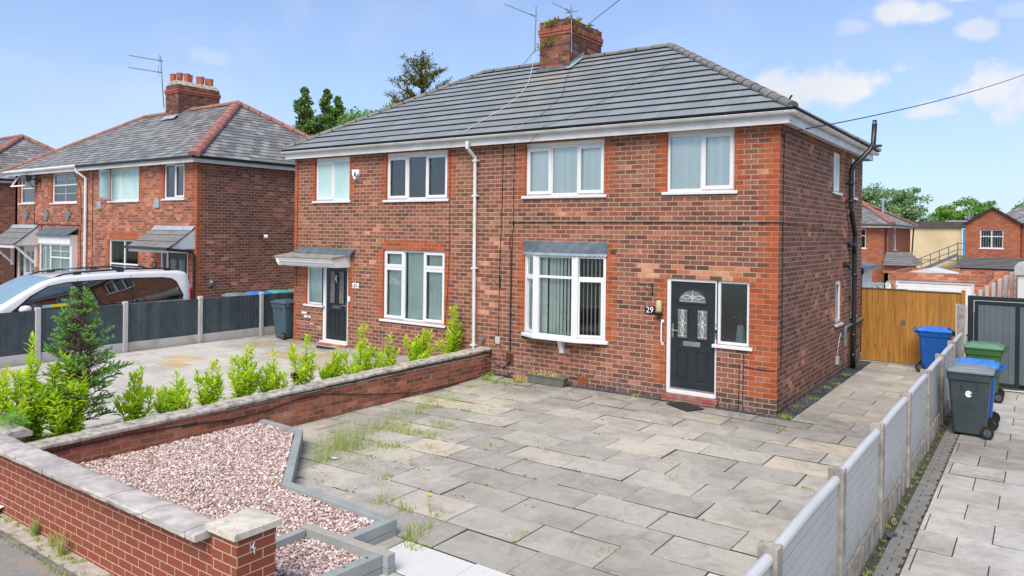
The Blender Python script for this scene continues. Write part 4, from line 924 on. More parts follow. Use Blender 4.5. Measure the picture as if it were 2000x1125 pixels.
# ================================================================== GROUND, DRIVES
def sheet(name, x0, x1, y0, y1, z, m, kind='structure', nx=1, ny=1, zf=None, label=None):
    mb = MB()
    if nx * ny == 1 and not zf: mb.face([(x0, y0, z), (x1, y0, z), (x1, y1, z), (x0, y1, z)])
    else:
        zf = zf or (lambda x, y: 0)
        for i in range(nx):
            for j in range(ny):
                X = [x0 + (x1 - x0) * i / nx, x0 + (x1 - x0) * (i + 1) / nx]; Y = [y0 + (y1 - y0) * j / ny, y0 + (y1 - y0) * (j + 1) / ny]
                mb.face([(X[0], Y[0], z + zf(X[0], Y[0])), (X[1], Y[0], z + zf(X[1], Y[0])), (X[1], Y[1], z + zf(X[1], Y[1])), (X[0], Y[1], z + zf(X[0], Y[1]))])
    o = mb.build(name, m, recalc=False); return tag(o, kind=kind, label=label)
def groundm():
    m, nt, b = newmat('rough_grass_ground'); g = POS(nt)
    n = NOISE(nt, g.outputs['Position'], .25, 6, .7)
    c = MIXC(nt, MAPR(nt, n, .4, .6), (.06, .10, .03), (.13, .12, .08))
    nt.links.new(c, b.inputs['Base Color']); b.inputs['Roughness'].default_value = .95; return m
M['groundm'] = groundm()
sheet('ground', -900, 900, -400, 1500, -.30, M['groundm'])
sheet('road', -60, 60, -17, -11.2, -.24, M['asphalt']); sheet('pavement', -60, 60, -11.2, -9.45, -.115, M['asphalt'])
def gz(x, y): return -.028 * max(0, -3 - x) * min(1, max(0, -y / 1.5))
def slabs(name, x0, x1, y0, y1, rows, length, zf, m, gap=.009, th=.05, seed=1, jitter=.12, tilt=.003, special=None, lens=None, mats=None, phase=None):
    r = random.Random(seed); V, F, MI = [], [], []; y = y0; k = 0; ML = list(mats or [m]) + [M['joint']]; nm = len(ML) - 1
    while y < y1 - .02:
        h = rows if not isinstance(rows, (list, tuple)) else rows[k % len(rows)]
        ya, yb = y, min(y + h, y1); x = x0 - length * ((k % 2) * .5 + r.uniform(0, jitter)) if not phase else x0 - ((x0 - phase[k % 2] + r.uniform(-.01, .01)) % length); k += 1; y = yb
        while x < x1:
            L = length if not lens else r.choice(lens)
            xa, xb = max(x, x0), min(x + L, x1); x += L
            if xb - xa < .03: continue
            a = [xa + gap * .35, xb - gap * .35, ya + gap * .7, yb - gap * .7]
            dz = r.uniform(-tilt, tilt); tx, ty = r.uniform(-tilt, tilt), r.uniform(-tilt, tilt); bv = .003
            q = []
            for (u, v, zz) in ((a[0] + bv, a[2] + bv, 0), (a[1] - bv, a[2] + bv, 0), (a[1] - bv, a[3] - bv, 0), (a[0] + bv, a[3] - bv, 0), (a[0], a[2], -.006), (a[1], a[2], -.006), (a[1], a[3], -.006), (a[0], a[3], -.006), (a[0], a[2], -th), (a[1], a[2], -th), (a[1], a[3], -th), (a[0], a[3], -th)):
                q.append((u, v, zf(u, v) + dz + (tx if u > (xa + xb) / 2 else -tx) + (ty if v > (ya + yb) / 2 else -ty) + zz))
            n = len(V); V += q; w = special((xa + xb) / 2, (ya + yb) / 2) if special else 0
            for fi, f in enumerate(((0, 1, 2, 3), (4, 5, 1, 0), (5, 6, 2, 1), (6, 7, 3, 2), (7, 4, 0, 3), (8, 9, 5, 4), (9, 10, 6, 5), (10, 11, 7, 6), (11, 8, 4, 7))):
                F.append([n + i for i in f]); MI.append(w if fi < 5 else nm)      # buried edges carry joint dirt
    return tag(npmesh(name, V, F, ML, mi=MI), kind='structure')
def sp29(x, y):
    if 1.0 < x < 2.2 and y < -5.9 and y > -6.6: return 1
    if -1.25 < x < .1 and -8.1 < y < -7.25: return 1
    return 0
ROW = .558
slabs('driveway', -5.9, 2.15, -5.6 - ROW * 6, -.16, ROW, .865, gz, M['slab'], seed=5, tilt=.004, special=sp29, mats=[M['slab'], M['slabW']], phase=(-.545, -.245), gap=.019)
slabs('side_path', .27, 2.15, -.155, 6.84, .50, .915, lambda x, y: 0, M['slab'], seed=8, tilt=.004)
sheet('driveway_joint_bed', -6.0, 2.3, -9.1, 7.0, -.022, M['joint'], nx=16, ny=16, zf=gz)
sheet('back_yard', -14, 40, 6.9, 60, -.03, M['slab'])
slabs('neighbour_driveway', 2.555, 9.0, -5.044 - .565 * 9, 4.85, .565, .582, lambda x, y: 0, M['slabR'], seed=11, gap=.012, phase=(2.90, 2.61))
sheet('neighbour_joint_bed', 2.2, 9.1, -10.6, 5, -.028, M['joint'])
slabs('block_paving_edge', 2.36, 2.55, -10.5, 3.6, .105, .185, lambda x, y: -.004, M['block'], seed=3, gap=.007)
slabs('left_forecourt', -13.62, -7.42, -8.6, -.02, [.6, .6, .45], .6, lambda x, y: .09, M['slabL'], seed=21, lens=[.6, .9, .6], tilt=.002)
sheet('left_forecourt_bed', -13.75, -7.4, -8.7, 8, .068, M['joint'])
slabs('left_side_path', -13.62, -12.5, 0, 7, .6, .6, lambda x, y: .088, M['slabL'], seed=22)
slabs('far_left_driveway', -30.5, -13.85, -9, 7, .6, .9, lambda x, y: .1, M['slabL'], seed=23)
sheet('far_left_joint_bed', -50, -13.8, -9.2, 9, .07, M['joint'])
# slope of soil in the laurel bed
mb = MB()
for i in range(4):
    for j in range(40):
        X = [-7.4 + .3 * i, -7.4 + .3 * (i + 1)]; Y = [-8.75 + .22 * j, -8.75 + .22 * (j + 1)]
        z = lambda x, y: .14 + .02 * math.sin(x * 9 + y * 7) + .05 * (x + 7.4)
        mb.face([(X[0], Y[0], z(X[0], Y[0])), (X[1], Y[0], z(X[1], Y[0])), (X[1], Y[1], z(X[1], Y[1])), (X[0], Y[1], z(X[0], Y[1]))])
tag(mb.build('planting_bed', M['soil'], recalc=False), kind='structure')
# verge between wall and pavement
tag(sheet('verge', -14, 3, -9.42, -9.2, -.105, M['soil']), kind='structure')
mb = MB(); x = -14
while x < 3: mb.box(x, x + .885, -9.475, -9.425, -.25, -.085 + rnd.uniform(-.006, .006)); x += .9
tag(mb.build('stone_kerb', M['stonekerb'], bevel=.008), kind='structure')
# ------------------------------------------------------------------ gravel
def stones(name, poly, z, size, spacing, m, seed, jitterz=.012, label=None, kind='stuff', squash=.75):
    r = np.random.default_rng(seed); P = np.array(poly); lo, hi = P.min(0), P.max(0)
    gx = np.arange(lo[0], hi[0], spacing); gy = np.arange(lo[1], hi[1], spacing)
    X, Y = np.meshgrid(gx, gy); X = X.ravel() + r.uniform(-.5, .5, X.size) * spacing; Y = Y.ravel() + r.uniform(-.5, .5, Y.size) * spacing
    ins = np.zeros(X.size, bool); n = len(P); j = n - 1
    for i in range(n):
        c = ((P[i, 1] > Y) != (P[j, 1] > Y)) & (X < (P[j, 0] - P[i, 0]) * (Y - P[i, 1]) / (P[j, 1] - P[i, 1] + 1e-12) + P[i, 0]); ins ^= c; j = i
    X, Y = X[ins], Y[ins]; k = len(X)
    t = (1 + 5 ** .5) / 2
    B = np.array([(-1, t, 0), (1, t, 0), (-1, -t, 0), (1, -t, 0), (0, -1, t), (0, 1, t), (0, -1, -t), (0, 1, -t), (t, 0, -1), (t, 0, 1), (-t, 0, -1), (-t, 0, 1)]) / 1.9
    Fb = np.array([(0, 11, 5), (0, 5, 1), (0, 1, 7), (0, 7, 10), (0, 10, 11), (1, 5, 9), (5, 11, 4), (11, 10, 2), (10, 7, 6), (7, 1, 8), (3, 9, 4), (3, 4, 2), (3, 2, 6), (3, 6, 8), (3, 8, 9), (4, 9, 5), (2, 4, 11), (6, 2, 10), (8, 6, 7), (9, 8, 1)])
    S = size * r.uniform(.55, 1.25, (k, 1, 1)) * np.concatenate([r.uniform(.75, 1.3, (k, 1, 1)), r.uniform(.7, 1.1, (k, 1, 1)), r.uniform(.5, .9, (k, 1, 1)) * squash / .75], 2)
    V = B[None] * (1 + r.uniform(-.18, .18, (k, 12, 1))) * S
    a = r.uniform(0, 6.28, k); ca, sa = np.cos(a)[:, None], np.sin(a)[:, None]; tl = r.uniform(-.5, .5, k)[:, None]
    x, y, zz = V[..., 0], V[..., 1], V[..., 2]; zz2 = zz + x * tl * .8
    Z = z(X, Y) if callable(z) else np.full(k, z)
    V = np.stack([x * ca - y * sa + X[:, None], x * sa + y * ca + Y[:, None], zz2 + (Z + r.uniform(-jitterz, jitterz, k))[:, None]], 2)
    F = (Fb[None] + (np.arange(k) * 12)[:, None, None]).reshape(-1, 3)
    return tag(npmesh(name, V.reshape(-1, 3), F, m), label, kind=kind, cat='gravel' if label else None)
bed1 = [(-5.85, -9.1), (-1.6, -9.1), (-1.6, -8.25), (-2.13, -7.98), (-2.1, -7.88), (-1.98, -7.78), (-1.72, -7.30), (-3.25, -7.2), (-4.93, -5.78), (-5.5, -5.73), (-5.85, -5.73)]
bed1 = [(-5.9, -9.1), (-2.1, -9.1), (-2.1, -7.88), (-1.66, -7.86), (-1.66, -7.34), (-3.32, -7.30), (-5.02, -5.79), (-5.9, -5.74)]
bed2 = [(-2.04, -9.1), (-1.22, -9.1), (-1.17, -7.95), (-2.04, -7.95)]
o1 = stones('gravel', bed1, lambda X, Y: .108 + .008 * np.sin(X * 3.1) * np.sin(Y * 2.7), .0145, .018, M['gravel'], 4, label='pink and white stone chippings filling the bed behind the wall')
o2 = stones('gravel', bed2, .085, .0145, .018, M['gravel'], 5, label='pink and white stone chippings in the small timber bed by the pillar')
stones('gravel', [(-4.95, -5.7), (-1.4, -5.6), (-1.3, -7.2), (-1.6, -7.3), (-3.2, -7.2), (-4.9, -5.75)], lambda X, Y: np.array([gz(a, b) for a, b in zip(X, Y)]) + .004, .011, .21, M['gravel'], 31, label='stray chippings scattered on the slabs beside the sleepers')
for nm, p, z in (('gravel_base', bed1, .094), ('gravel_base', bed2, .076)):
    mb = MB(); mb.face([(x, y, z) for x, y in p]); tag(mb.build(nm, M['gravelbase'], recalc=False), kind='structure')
stones('pebbles', [(-5.9, -.16), (0.02, -.16), (.02, 0), (-5.9, 0)], lambda X, Y: 0 * X - .005, .013, .017, M['pebble'], 7, label='dark pebbles along the foot of the front wall')
stones('pebbles', [(0.0, -.16), (.26, -.16), (.26, 6.8), (.0, 6.8)], -.008, .014, .019, M['pebble'], 8, label='dark pebbles along the foot of the gable wall')
stones('rubble', [(2.285, -7.0), (2.35, -7.0), (2.34, 3.4), (2.285, 3.4)], .0, .010, .05, M['pebble'], 9, label='loose grit and rubble along the fence foot', squash=1)
for (x, y, s) in ((2.36, -4.05, .03), (2.345, -3.95, .035), (2.40, -4.1, .025), (2.37, -4.3, .03), (2.34, -4.38, .028), (2.42, -3.9, .026), (2.36, -4.5, .025)):
    tag(stones('loose_stone', [(x, y), (x + .019, y), (x + .019, y + .019), (x, y + .019)], .02, s, .02, M['pebble'], int(-y * 100), kind=None), 'small broken dark stones lying by the fence post foot on the block edge', 'stone', 'broken stones beside the fence')
# timber sleepers ---------------------------------------------------
def sleeper(a, b, z0, z1, w, side, name='timber_sleeper', m='sleeper', label='', layers=2, ext=(0, 0)):
    ax, ay = a; bx, by = b; L = math.hypot(bx - ax, by - ay); dx, dy = (bx - ax) / L, (by - ay) / L
    mb = MB(); mb.T = lambda u, d, z: (ax + dx * u - dy * d * side, ay + dy * u + dx * d * side, z)
    h = (z1 - z0) / layers
    for k in range(layers): mb.box(-ext[0], L + ext[1], 0, w, z0 + k * h, z0 + (k + 1) * h - (.004 if k < layers - 1 else 0), 0 if k < layers - 1 or m == 'sleeper' else 0)
    if m != 'sleeper': mb.box(-ext[0] - .001, L + ext[1] + .001, -.001, w + .001, z1 - .004, z1 + .001, 1)
    o = mb.build(name, [M['sleeper'], M['sleeperworn']], bevel=.006)
    return tag(o, label, 'sleeper', 'grey timber edging of the gravel beds')
sleeper((-5.87, -5.66), (-4.99, -5.70), -.1, .150, .09, -1, label='short grey sleeper meeting the old brick wall')
sleeper((-4.93, -5.70), (-3.27, -7.19), -.09, .156, .10, -1, label='long diagonal grey sleeper beside the tall grass')
sleeper((-3.30, -7.205), (-1.66, -7.262), -.04, .161, .10, -1, label='long straight grey sleeper between gravel and paving slabs')
sleeper((-1.555, -7.264), (-1.565, -7.835), -.04, .165, .10, -1, label='grey end sleeper of the larger gravel bed, with a cracked face')
sleeper((-2.13, -7.872), (-1.02, -7.838), -.05, .169, .095, -1, m='worn', label='sleeper with a worn bare wood top at the small bed')
sleeper((-2.05, -7.975), (-2.02, -9.1), -.05, .163, .085, -1, label='short grey sleeper running behind the pillar')
sleeper((-1.075, -7.94), (-1.155, -9.1), -.05, .168, .10, -1, label='grey sleeper with two round bolts in front of the small bed')
for (x, y) in ((-1.14, -8.06), (-1.16, -8.3)): mb = MB(); mb.tube([(x, y, .168), (x, y, .174)], .014, 8); mb.build('bolt', M['galv'], [o for o in bpy.data.objects if o.get('label', '').startswith('grey sleeper with two')][0])
# ------------------------------------------------------------------ walls in front
t = empty('old_party_wall', (-5.95, -4.5, 0), 'low weathered brick wall with lichen coping between the two forecourts', 'wall')
mb = MB(); mb.box(-6.12, -5.92, -9.06, -.0, -.3, .385); mb.build('brickwork', M['oldwall'], t)
mb = MB(); y = -9.06
def cz(y): return .385 + .012 * (y + 9) 
while y < -.5:
    L = min(.92, -.05 - y); mb.prism([(-6.19, cz(y)), (-5.875, cz(y)), (-5.875, cz(y) + .04), (-5.93, cz(y) + .058), (-6.14, cz(y) + .058), (-6.19, cz(y) + .04)], y + .003, y + L - .004, 'y'); y += L
mb.box(-6.125, -5.915, -9.05, -.06, .38, .4)
mb.build('coping', M['coping'], t, bevel=.008)
mb = MB(); pts = [(-5.905, -8.6, .33), (-5.905, -7.6, .335), (-5.905, -6.9, .30), (-5.905, -6.2, .24), (-5.905, -5.6, .25), (-5.905, -5.0, .33), (-5.905, -4.5, .32), (-5.9, -3.6, .15), (-5.9, -2.4, -.02), (-5.88, -1.5, -.04), (-5.85, -.4, .0), (-5.7, -.1, .08)]
mb.tube(pts, .009, 6); mb.build('cable', M['cable'], t)
t = empty('front_garden_wall', (-6, -9.15, 0), 'smooth red brick front wall with sandstone coping ending at a square pillar', 'wall')
mb = MB(); mb.box(-7.6, -1.6, -9.22, -9.12, -.2, .605); mb.build('brickwork', M['newwall'], t)
mb = MB(); mb.box(-7.6, -1.6, -9.119, -9.09, -.2, .604); mb.build('inner_leaf', M['oldwall'], t)
mb = MB(); x = -7.3; k = 0
while x < -1.70:
    L = [.62, .63, .60, .61][k % 4] if x < -5 else [.62, .62, .60, .62, .61][k % 5]; L = min(L, -1.625 - x) if x + L > -1.9 else L; k += 1
    n = 6; zt = .66; rr = random.Random(k)
    A = [];
    for i in range(n + 1):
        u = x + .005 + (L - .01) * i / n
        A.append([(u, -9.36 + rr.uniform(-.006, .006), zt - .02), (u, -9.355 + rr.uniform(-.006, .006), zt + rr.uniform(-.004, .004)), (u, -9.22, zt + .006 + rr.uniform(-.003, .003)), (u, -9.11, zt + rr.uniform(-.004, .004)), (u, -9.075 + rr.uniform(-.008, .008), zt - .012), (u, -9.08, .607), (u, -9.355 + rr.uniform(-.005, .005), .607)])
    for i in range(n):
        for j in range(7): mb.face([A[i][j], A[i + 1][j], A[i + 1][(j + 1) % 7], A[i][(j + 1) % 7]])
    mb.face(A[0]); mb.face(A[-1]); x += L
mb.build('coping', M['copsand'], t)
mb = MB(); mb.box(-1.598, -1.283, -9.235, -8.885, -.2, .672); p = mb.build('pillar', M['newwall'], t, bevel=.003)
mb = MB(); X0, X1, Y0, Y1 = -1.648, -1.262, -9.268, -8.842
cx, cy = (X0 + X1) / 2, (Y0 + Y1) / 2
C4 = [(X0, Y0), (X1, Y0), (X1, Y1), (X0, Y1)]
for i in range(4):
    a, b = C4[i], C4[(i + 1) % 4]; mb.face([(*a, .673), (*b, .673), (*b, .722), (*a, .722)]); mb.face([(*a, .722), (*b, .722), (cx, cy, .752)])
mb.face([(*c, .673) for c in C4]); mb.build('cap_stone', M['capstone'], p, bevel=.006)
mb = MB(); mb.T = lambda u, d, z: (-1.2825 + d, u, z)
for k, q in enumerate((((-.03, .02), (.0, .055)), ((-.03, .02), (.01, .005)), ((-.012, .04), (.0, -.035)))): mb.tube([(-9.08 + q[0][0], .001, .555 + q[0][1]), (-9.08 + q[1][0], .001, .555 + q[1][1])], .004, 4)
mb.build('chalk_mark', M['white'], p)
t = empty('neighbour_front_wall', (-7.5, -8.85, 0), 'old brick front wall end with rounded coping behind the sandstone coping, far left', 'wall')
mb = MB(); mb.box(-13.6, -6.14, -8.95, -8.76, -.2, .52); mb.build('brickwork', M['oldwall'], t)
mb = MB(); mb.prism([(-9.0, .521), (-8.70, .521), (-8.70, .57), (-8.76, .615), (-8.94, .615), (-9.0, .57)], -13.6, -6.08, 'x'); mb.build('coping', M['coping'], t, bevel=.01)
# litter, mat, trough etc.
mb = MB(); mb.face([(-5.75, -9.33, -.09), (-5.52, -9.36, -.085), (-5.46, -9.22, -.02), (-5.7, -9.24, -.03)]); mb.face([(-5.76, -9.36, -.09), (-5.46, -9.38, -.088), (-5.52, -9.362, -.083), (-5.75, -9.332, -.088)], 1)
tag(mb.build('litter', [M['paper'], M['straw']], recalc=False), 'crumpled white and brown litter lying at the front wall foot', 'litter')
mb = MB(); mb.prism([(-4.02, -5.98), (-3.93, -6.0), (-3.91, -5.95), (-4.0, -5.93)], -.005, .0, 'z'); tag(mb.build('litter', M['white']), 'small white scrap of plastic on the slab beside the diagonal sleeper', 'litter')
mb = MB(); mb.prism([(-1.79, -.36), (-1.27, -.70), (-1.10, -.36), (-1.58, -.06)], .0085, .024, 'z'); tag(mb.build('doormat', M['black'], bevel=.004), 'black rectangular rubber doormat below the arched-light door', 'doormat')
mb = MB(); mb.prism([(-10.68 + .36 * math.cos(a), -.36 + .2 * math.sin(a)) for a in [math.pi + math.pi * k / 14 for k in range(15)]], .098, .112, 'z'); tag(mb.build('doormat', M['black'], bevel=.004), 'black half-round doormat below door 31', 'doormat')
t = empty('plant_trough', (-4.3, -.3, 0), 'long grey planting trough full of dry stems under the bay window', 'planter')
mb = MB(); X0, X1, Y0, Y1 = -4.78, -3.90, -.34, -.16
a = [(X0, Y0, .17), (X1, Y0, .17), (X1, Y1, .17), (X0, Y1, .17)]; b = [(X0 + .05, Y0 + .02, .0), (X1 - .05, Y0 + .02, 0), (X1 - .05, Y1 - .02, 0), (X0 + .05, Y1 - .02, 0)]
for i in range(4): mb.face([a[i], a[(i + 1) % 4], b[(i + 1) % 4], b[i]])
mb.face(b); mb.face([(x, y, .14) for x, y, z in a]); mb.box(X0 - .012, X1 + .012, Y0 - .012, Y0 + .006, .155, .18); mb.box(X0 - .012, X1 + .012, Y1 - .006, Y1 + .012, .155, .18); mb.box(X0 - .012, X0 + .006, Y0, Y1, .155, .18); mb.box(X1 - .006, X1 + .012, Y0, Y1, .155, .18)
mb.build('trough', M['planter'], t)
# ------------------------------------------------------------------ vegetation helpers
class Veg:
    def __init__(s): s.V = []; s.F = []; s.M = []
    def leaf(s, p, d, L, W, m=0, up=None):
        d = d / (np.linalg.norm(d) + 1e-9); up = np.array([0, 0, 1.]) if up is None else up
        sd = np.cross(d, up); sd = sd / (np.linalg.norm(sd) + 1e-6); n = np.cross(sd, d); k = len(s.V)
        s.V += [p, p + d * L * .5 + sd * W * .5 + n * W * .12, p + d * L - n * L * .08, p + d * L * .5 - sd * W * .5 + n * W * .12]
        s.F += [(k, k + 1, k + 2), (k, k + 2, k + 3)]; s.M += [m, m]
    def tri(s, a, b, c, m=0): k = len(s.V); s.V += [a, b, c]; s.F.append((k, k + 1, k + 2)); s.M.append(m)
    def build(s, name, mats, parent=None): return npmesh(name, s.V, s.F, mats, parent, s.M)
def laurel(x, y, zb, h, w, ns, seed, label, tipy=.35):
    r = random.Random(seed); t = empty('laurel_shrub', (x, y, zb), label, 'shrub', 'cherry laurels in the bed along the low wall')
    vg = Veg(); st = MB()
    for k in range(ns):
        a = k * 2.4 + r.uniform(-.5, .5); lean = r.uniform(.3, 1.1) if k else .18; hh = h * (1 if k == 0 else r.uniform(.35, .92) * (1.12 - .3 * lean))
        bx, by = x + .06 * math.cos(a), y + .06 * math.sin(a); ex, ey = x + w * lean * math.cos(a), y + w * lean * math.sin(a)
        P = lambda q: np.array([bx + (ex - bx) * q ** .7, by + (ey - by) * q ** .7, zb + hh * q])
        st.tube([tuple(P(q)) for q in (0, .33, .66, .97)], [.012, .009, .006, .003], 5)
        n = int(hh / .0135); ph = r.uniform(0, 6)
        for i in range(n):
            q = (i + 1) / n
            if q < .05: continue
            c = P(q); ph += 2.4; el = (.45 if q < .8 else .45 + 3.5 * (q - .8)) + r.uniform(-.35, .3); d = np.array([math.cos(ph) * math.cos(el), math.sin(ph) * math.cos(el), math.sin(el)])
            L = r.uniform(.10, .155) * (1.0 - .3 * q ** 6); m = (1 if r.random() < .18 else 0) if q < .5 else 0
            if q > .84 and r.random() < tipy: m = 2
            off = np.array([math.cos(ph), math.sin(ph), .2]) * r.uniform(0, .05) * (1.2 - q)
            vg.leaf(c + off, d, L, L * .40, m)
        # side shoots
        for j in range(4):
            q = r.uniform(.15, .9); c = P(q); b = r.uniform(0, 6.283); dd = np.array([math.cos(b) * .7, math.sin(b) * .7, .8]); L2 = r.uniform(.10, .2)
            st.tube([tuple(c), tuple(c + dd * L2)], [.005, .002], 4)
            for i in range(12):
                f = (i + 1) / 12; ph += 2.4; el = .5 + .7 * f; d = np.array([math.cos(ph) * math.cos(el), math.sin(ph) * math.cos(el), math.sin(el)]); L = r.uniform(.08, .12)
                vg.leaf(c + dd * L2 * f, d, L, L * .4, 2 if (f > .7 and r.random() < tipy * .4) else 0)
    vg.build('foliage', [M['laurel'], M['laurelD'], M['laurelT']], t); st.build('stems', M['bark'], t)
    return t
LA = [(-6.78, -8.72, 1.20, .26, 9, 'laurel cut off by the left photo edge, beside small blue-green needles'), (-6.75, -8.45, 1.55, .25, 10, 'tallest bright laurel, spire of leaves before the first grey post'),
      (-6.72, -8.1, 1.27, .27, 11, 'broad bright laurel directly left of the young conifer'), (-6.75, -7.12, .90, .18, 6, 'small laurel directly right of the young conifer'),
      (-6.75, -6.55, .84, .24, 8, 'wide low laurel, second one right of the conifer'), (-6.75, -5.98, .90, .19, 6, 'single pointed laurel, third one right of the conifer'),
      (-6.75, -5.36, 1.03, .22, 7, 'laurel with two spires, fourth one right of the conifer'), (-6.75, -4.88, .93, .20, 6, 'laurel left of the purple plant'),
      (-6.75, -4.2, 1.11, .20, 7, 'yellow-tipped laurel just right of the purple plant'), (-6.75, -3.6, .78, .20, 6, 'short laurel in front of the half-round doormat of 31'),
      (-6.75, -2.97, 1.16, .24, 8, 'tall yellow-tipped laurel in front of the white-framed wide window sill end'), (-6.75, -2.25, .95, .22, 7, 'laurel under the left half of the lounge window of 31'),
      (-6.75, -1.3, .92, .26, 9, 'dense laurel under the right half of the lounge window of 31'), (-6.7, -.3, 1.33, .2, 8, 'tall laurel against the house wall beside the white downpipe')]
for i, (x, y, h, w, n, lb) in enumerate(LA): rq = random.Random(200 + i); laurel(x + rq.uniform(-.08, .08), y, .15, h - .13, w * rq.uniform(1.15, 1.45) * (1.25 if i > 9 else 1), int(n * rq.uniform(.9, 1.5)), 40 + i, lb, .6 if i in (8, 10, 11, 13) else .3)
# purple plant
vg = Veg(); t = empty('purple_plant', (-6.6, -4.55, .17), 'small dark purple leafy plant between two laurels behind the wall', 'plant')
for k in range(60):
    d = np.array([rnd.uniform(-1, 1), rnd.uniform(-1, 1), rnd.uniform(-.4, 1)]); vg.leaf(np.array([-6.6, -4.55, .52]) + d * .02, d, .07, .03)
st = MB(); st.tube([(-6.6, -4.55, .17), (-6.6, -4.55, .52)], .008, 5); vg.build('leaves', M['purple'], t); st.build('stem', M['bark'], t)
vg = Veg(); t = empty('purple_plant', (-6.9, -8.98, .17), 'reddish purple leafy shrub tip at the left photo edge', 'plant')
for k in range(90):
    d = np.array([rnd.uniform(-1, 1), rnd.uniform(-1, 1), rnd.uniform(-.6, 1)]); vg.leaf(np.array([-6.9, -8.98, 1.05]) + d * .1 * rnd.random(), d, .08, .035)
st = MB(); st.tube([(-6.9, -8.98, .17), (-6.9, -8.98, 1.1)], .01, 5); vg.build('leaves', M['purple'], t); st.build('stem', M['bark'], t)
# young conifer ------------------------------------------------------
def conifer(x, y, zb, h, rmax, seed, label, name='conifer_tree', tiers=None, low=.12):
    r = random.Random(seed); t = empty(name, (x, y, zb), label, 'conifer')
    vg = Veg(); br = MB(); tr = MB()
    tr.tube([(x, y, zb), (x + .01, y, zb + h * .5), (x, y + .01, zb + h)], [.034, .022, .006], 8)
    tr.tube([(x + .03, y - .03, zb + h * .35), (x + .09, y - .03, zb + h * .6), (x + .10, y - .02, zb + h * .88)], [.014, .01, .004], 6)
    def twig(p, d, L, m, dens=1):
        d = d / np.linalg.norm(d); n = int(L / .0022 * dens)
        a = np.cross(d, [0, 0, 1.]); a = a / (np.linalg.norm(a) + 1e-6); b = np.cross(d, a)
        for i in range(n):
            c = p + d * L * i / n; th = r.uniform(0, 6.283); q = (a * math.cos(th) + b * math.sin(th)) * .8 + d * .9 + np.array([0, 0, .3])
            l = r.uniform(.022, .034); q = q / np.linalg.norm(q) * l; sd = np.cross(q, d); sd = sd / (np.linalg.norm(sd) + 1e-6) * .005
            vg.tri(c - sd, c + sd, c + q, m)
    z = low
    while z < .97:
        nb = r.randint(6, 8) if z > .3 else r.randint(5, 7)
        R_ = rmax * (min(1, (1 - z) / .62) ** .85) * (1 if z > .3 else .78)
        for k in range(nb):
            a = r.uniform(0, 6.283); L = R_ * r.uniform(.65, 1.1) + .05; el = .05 + .75 * z + r.uniform(-.12, .12)
            p0 = np.array([x, y, zb + h * (z + r.uniform(-.015, .015))]); d = np.array([math.cos(a) * math.cos(el), math.sin(a) * math.cos(el), math.sin(el)])
            p1 = p0 + d * L; br.tube([tuple(p0), tuple(p0 + d * L * .5 + np.array([0, 0, -.02 * L])), tuple(p1)], [.008, .005, .002], 4, cap=False)
            dead = z < .36
            ns = int(L / .05)
            for i in range(ns):
                q = (i + 1) / ns
                inner = q < .55
                if dead and inner and r.random() < .6: continue
                m = (1 if r.random() < (.85 if inner else .25) else 0) if (dead or inner) else 0
                for s in (-1, 1):
                    th = a + s * r.uniform(.5, 1.2); e2 = el * .5 + r.uniform(-.35, .8); dd = np.array([math.cos(th) * math.cos(e2), math.sin(th) * math.cos(e2), math.sin(e2)])
                    l2 = .16 * (1.15 - q * .6) * r.uniform(.6, 1.1) * (.7 + .5 * (1 - z))
                    c = p0 + d * L * q; br.tube([tuple(c), tuple(c + dd * l2)], [.003, .0015], 3, cap=False); twig(c, dd, l2, m, .55 if m else 1)
            twig(p0 + d * L * .6, d, L * .42 + .03, 0)
        z += .047 if z < .75 else .045
    twig(np.array([x, y, zb + h * .9]), np.array([0, 0, 1.]), h * .1 + .05, 0, 1.4)
    vg.build('needles', [M['needle'], M['needleB']], t); br.build('branches', M['barkd'], t, recalc=False); tr.build('trunk', M['barkd'], t)
conifer(-6.9, -7.83, .15, 1.98, .52, 3, 'young spruce-like conifer with browned lower branches behind the low wall')
# low blue-green shrub at the left edge
vg = Veg(); t = empty('juniper_shrub', (-6.35, -8.82, .5), 'small blue-green needled shrub on the old wall at left photo edge', 'shrub')
for k in range(900):
    a, e = rnd.uniform(0, 6.28), rnd.uniform(-.3, 1.5); q = rnd.uniform(.3, 1) * .2; c = np.array([-6.4 + q * math.cos(a) * math.cos(e), -8.82 + q * math.sin(a) * math.cos(e), .62 + q * math.sin(e) * .7]); d = np.array([math.cos(a), math.sin(a), .9]); vg.leaf(c, d, .04, .006)
vg.build('needles', M['needle'], t); st = MB(); st.tube([(-6.4, -8.82, .5), (-6.4, -8.82, .68)], .015, 5); st.build('stem', M['bark'], t)
# grasses -----------------------------------------------------------
gv = {}
def tuft(key, x, y, z, n, h, sp, m=0, wdt=.004):
    v = gv.setdefault(key, Veg())
    for _ in range(n):
        a = rnd.uniform(0, 6.283); q = abs(rnd.gauss(0, .5)); p = np.array([x + rnd.gauss(0, sp * .3), y + rnd.gauss(0, sp * .3), z]); hh = h * rnd.uniform(.35, 1)
        q *= 1.5 if key == 'tall' else 1; d = np.array([math.cos(a) * q * .7, math.sin(a) * q * .7, 1.]); d /= np.linalg.norm(d); m1 = p + d * hh * .55; tip = p + d * hh * .85 + np.array([math.cos(a), math.sin(a), -.2]) * hh * .3 * min(1, q + .2)
        s = np.array([-math.sin(a), math.cos(a), 0]) * wdt; k = len(v.V); v.V += [p - s, p + s, m1 + s * .7, m1 - s * .7, tip]; v.F += [(k, k + 1, k + 2), (k, k + 2, k + 3), (k + 3, k + 2, k + 4)]; v.M += [m] * 3
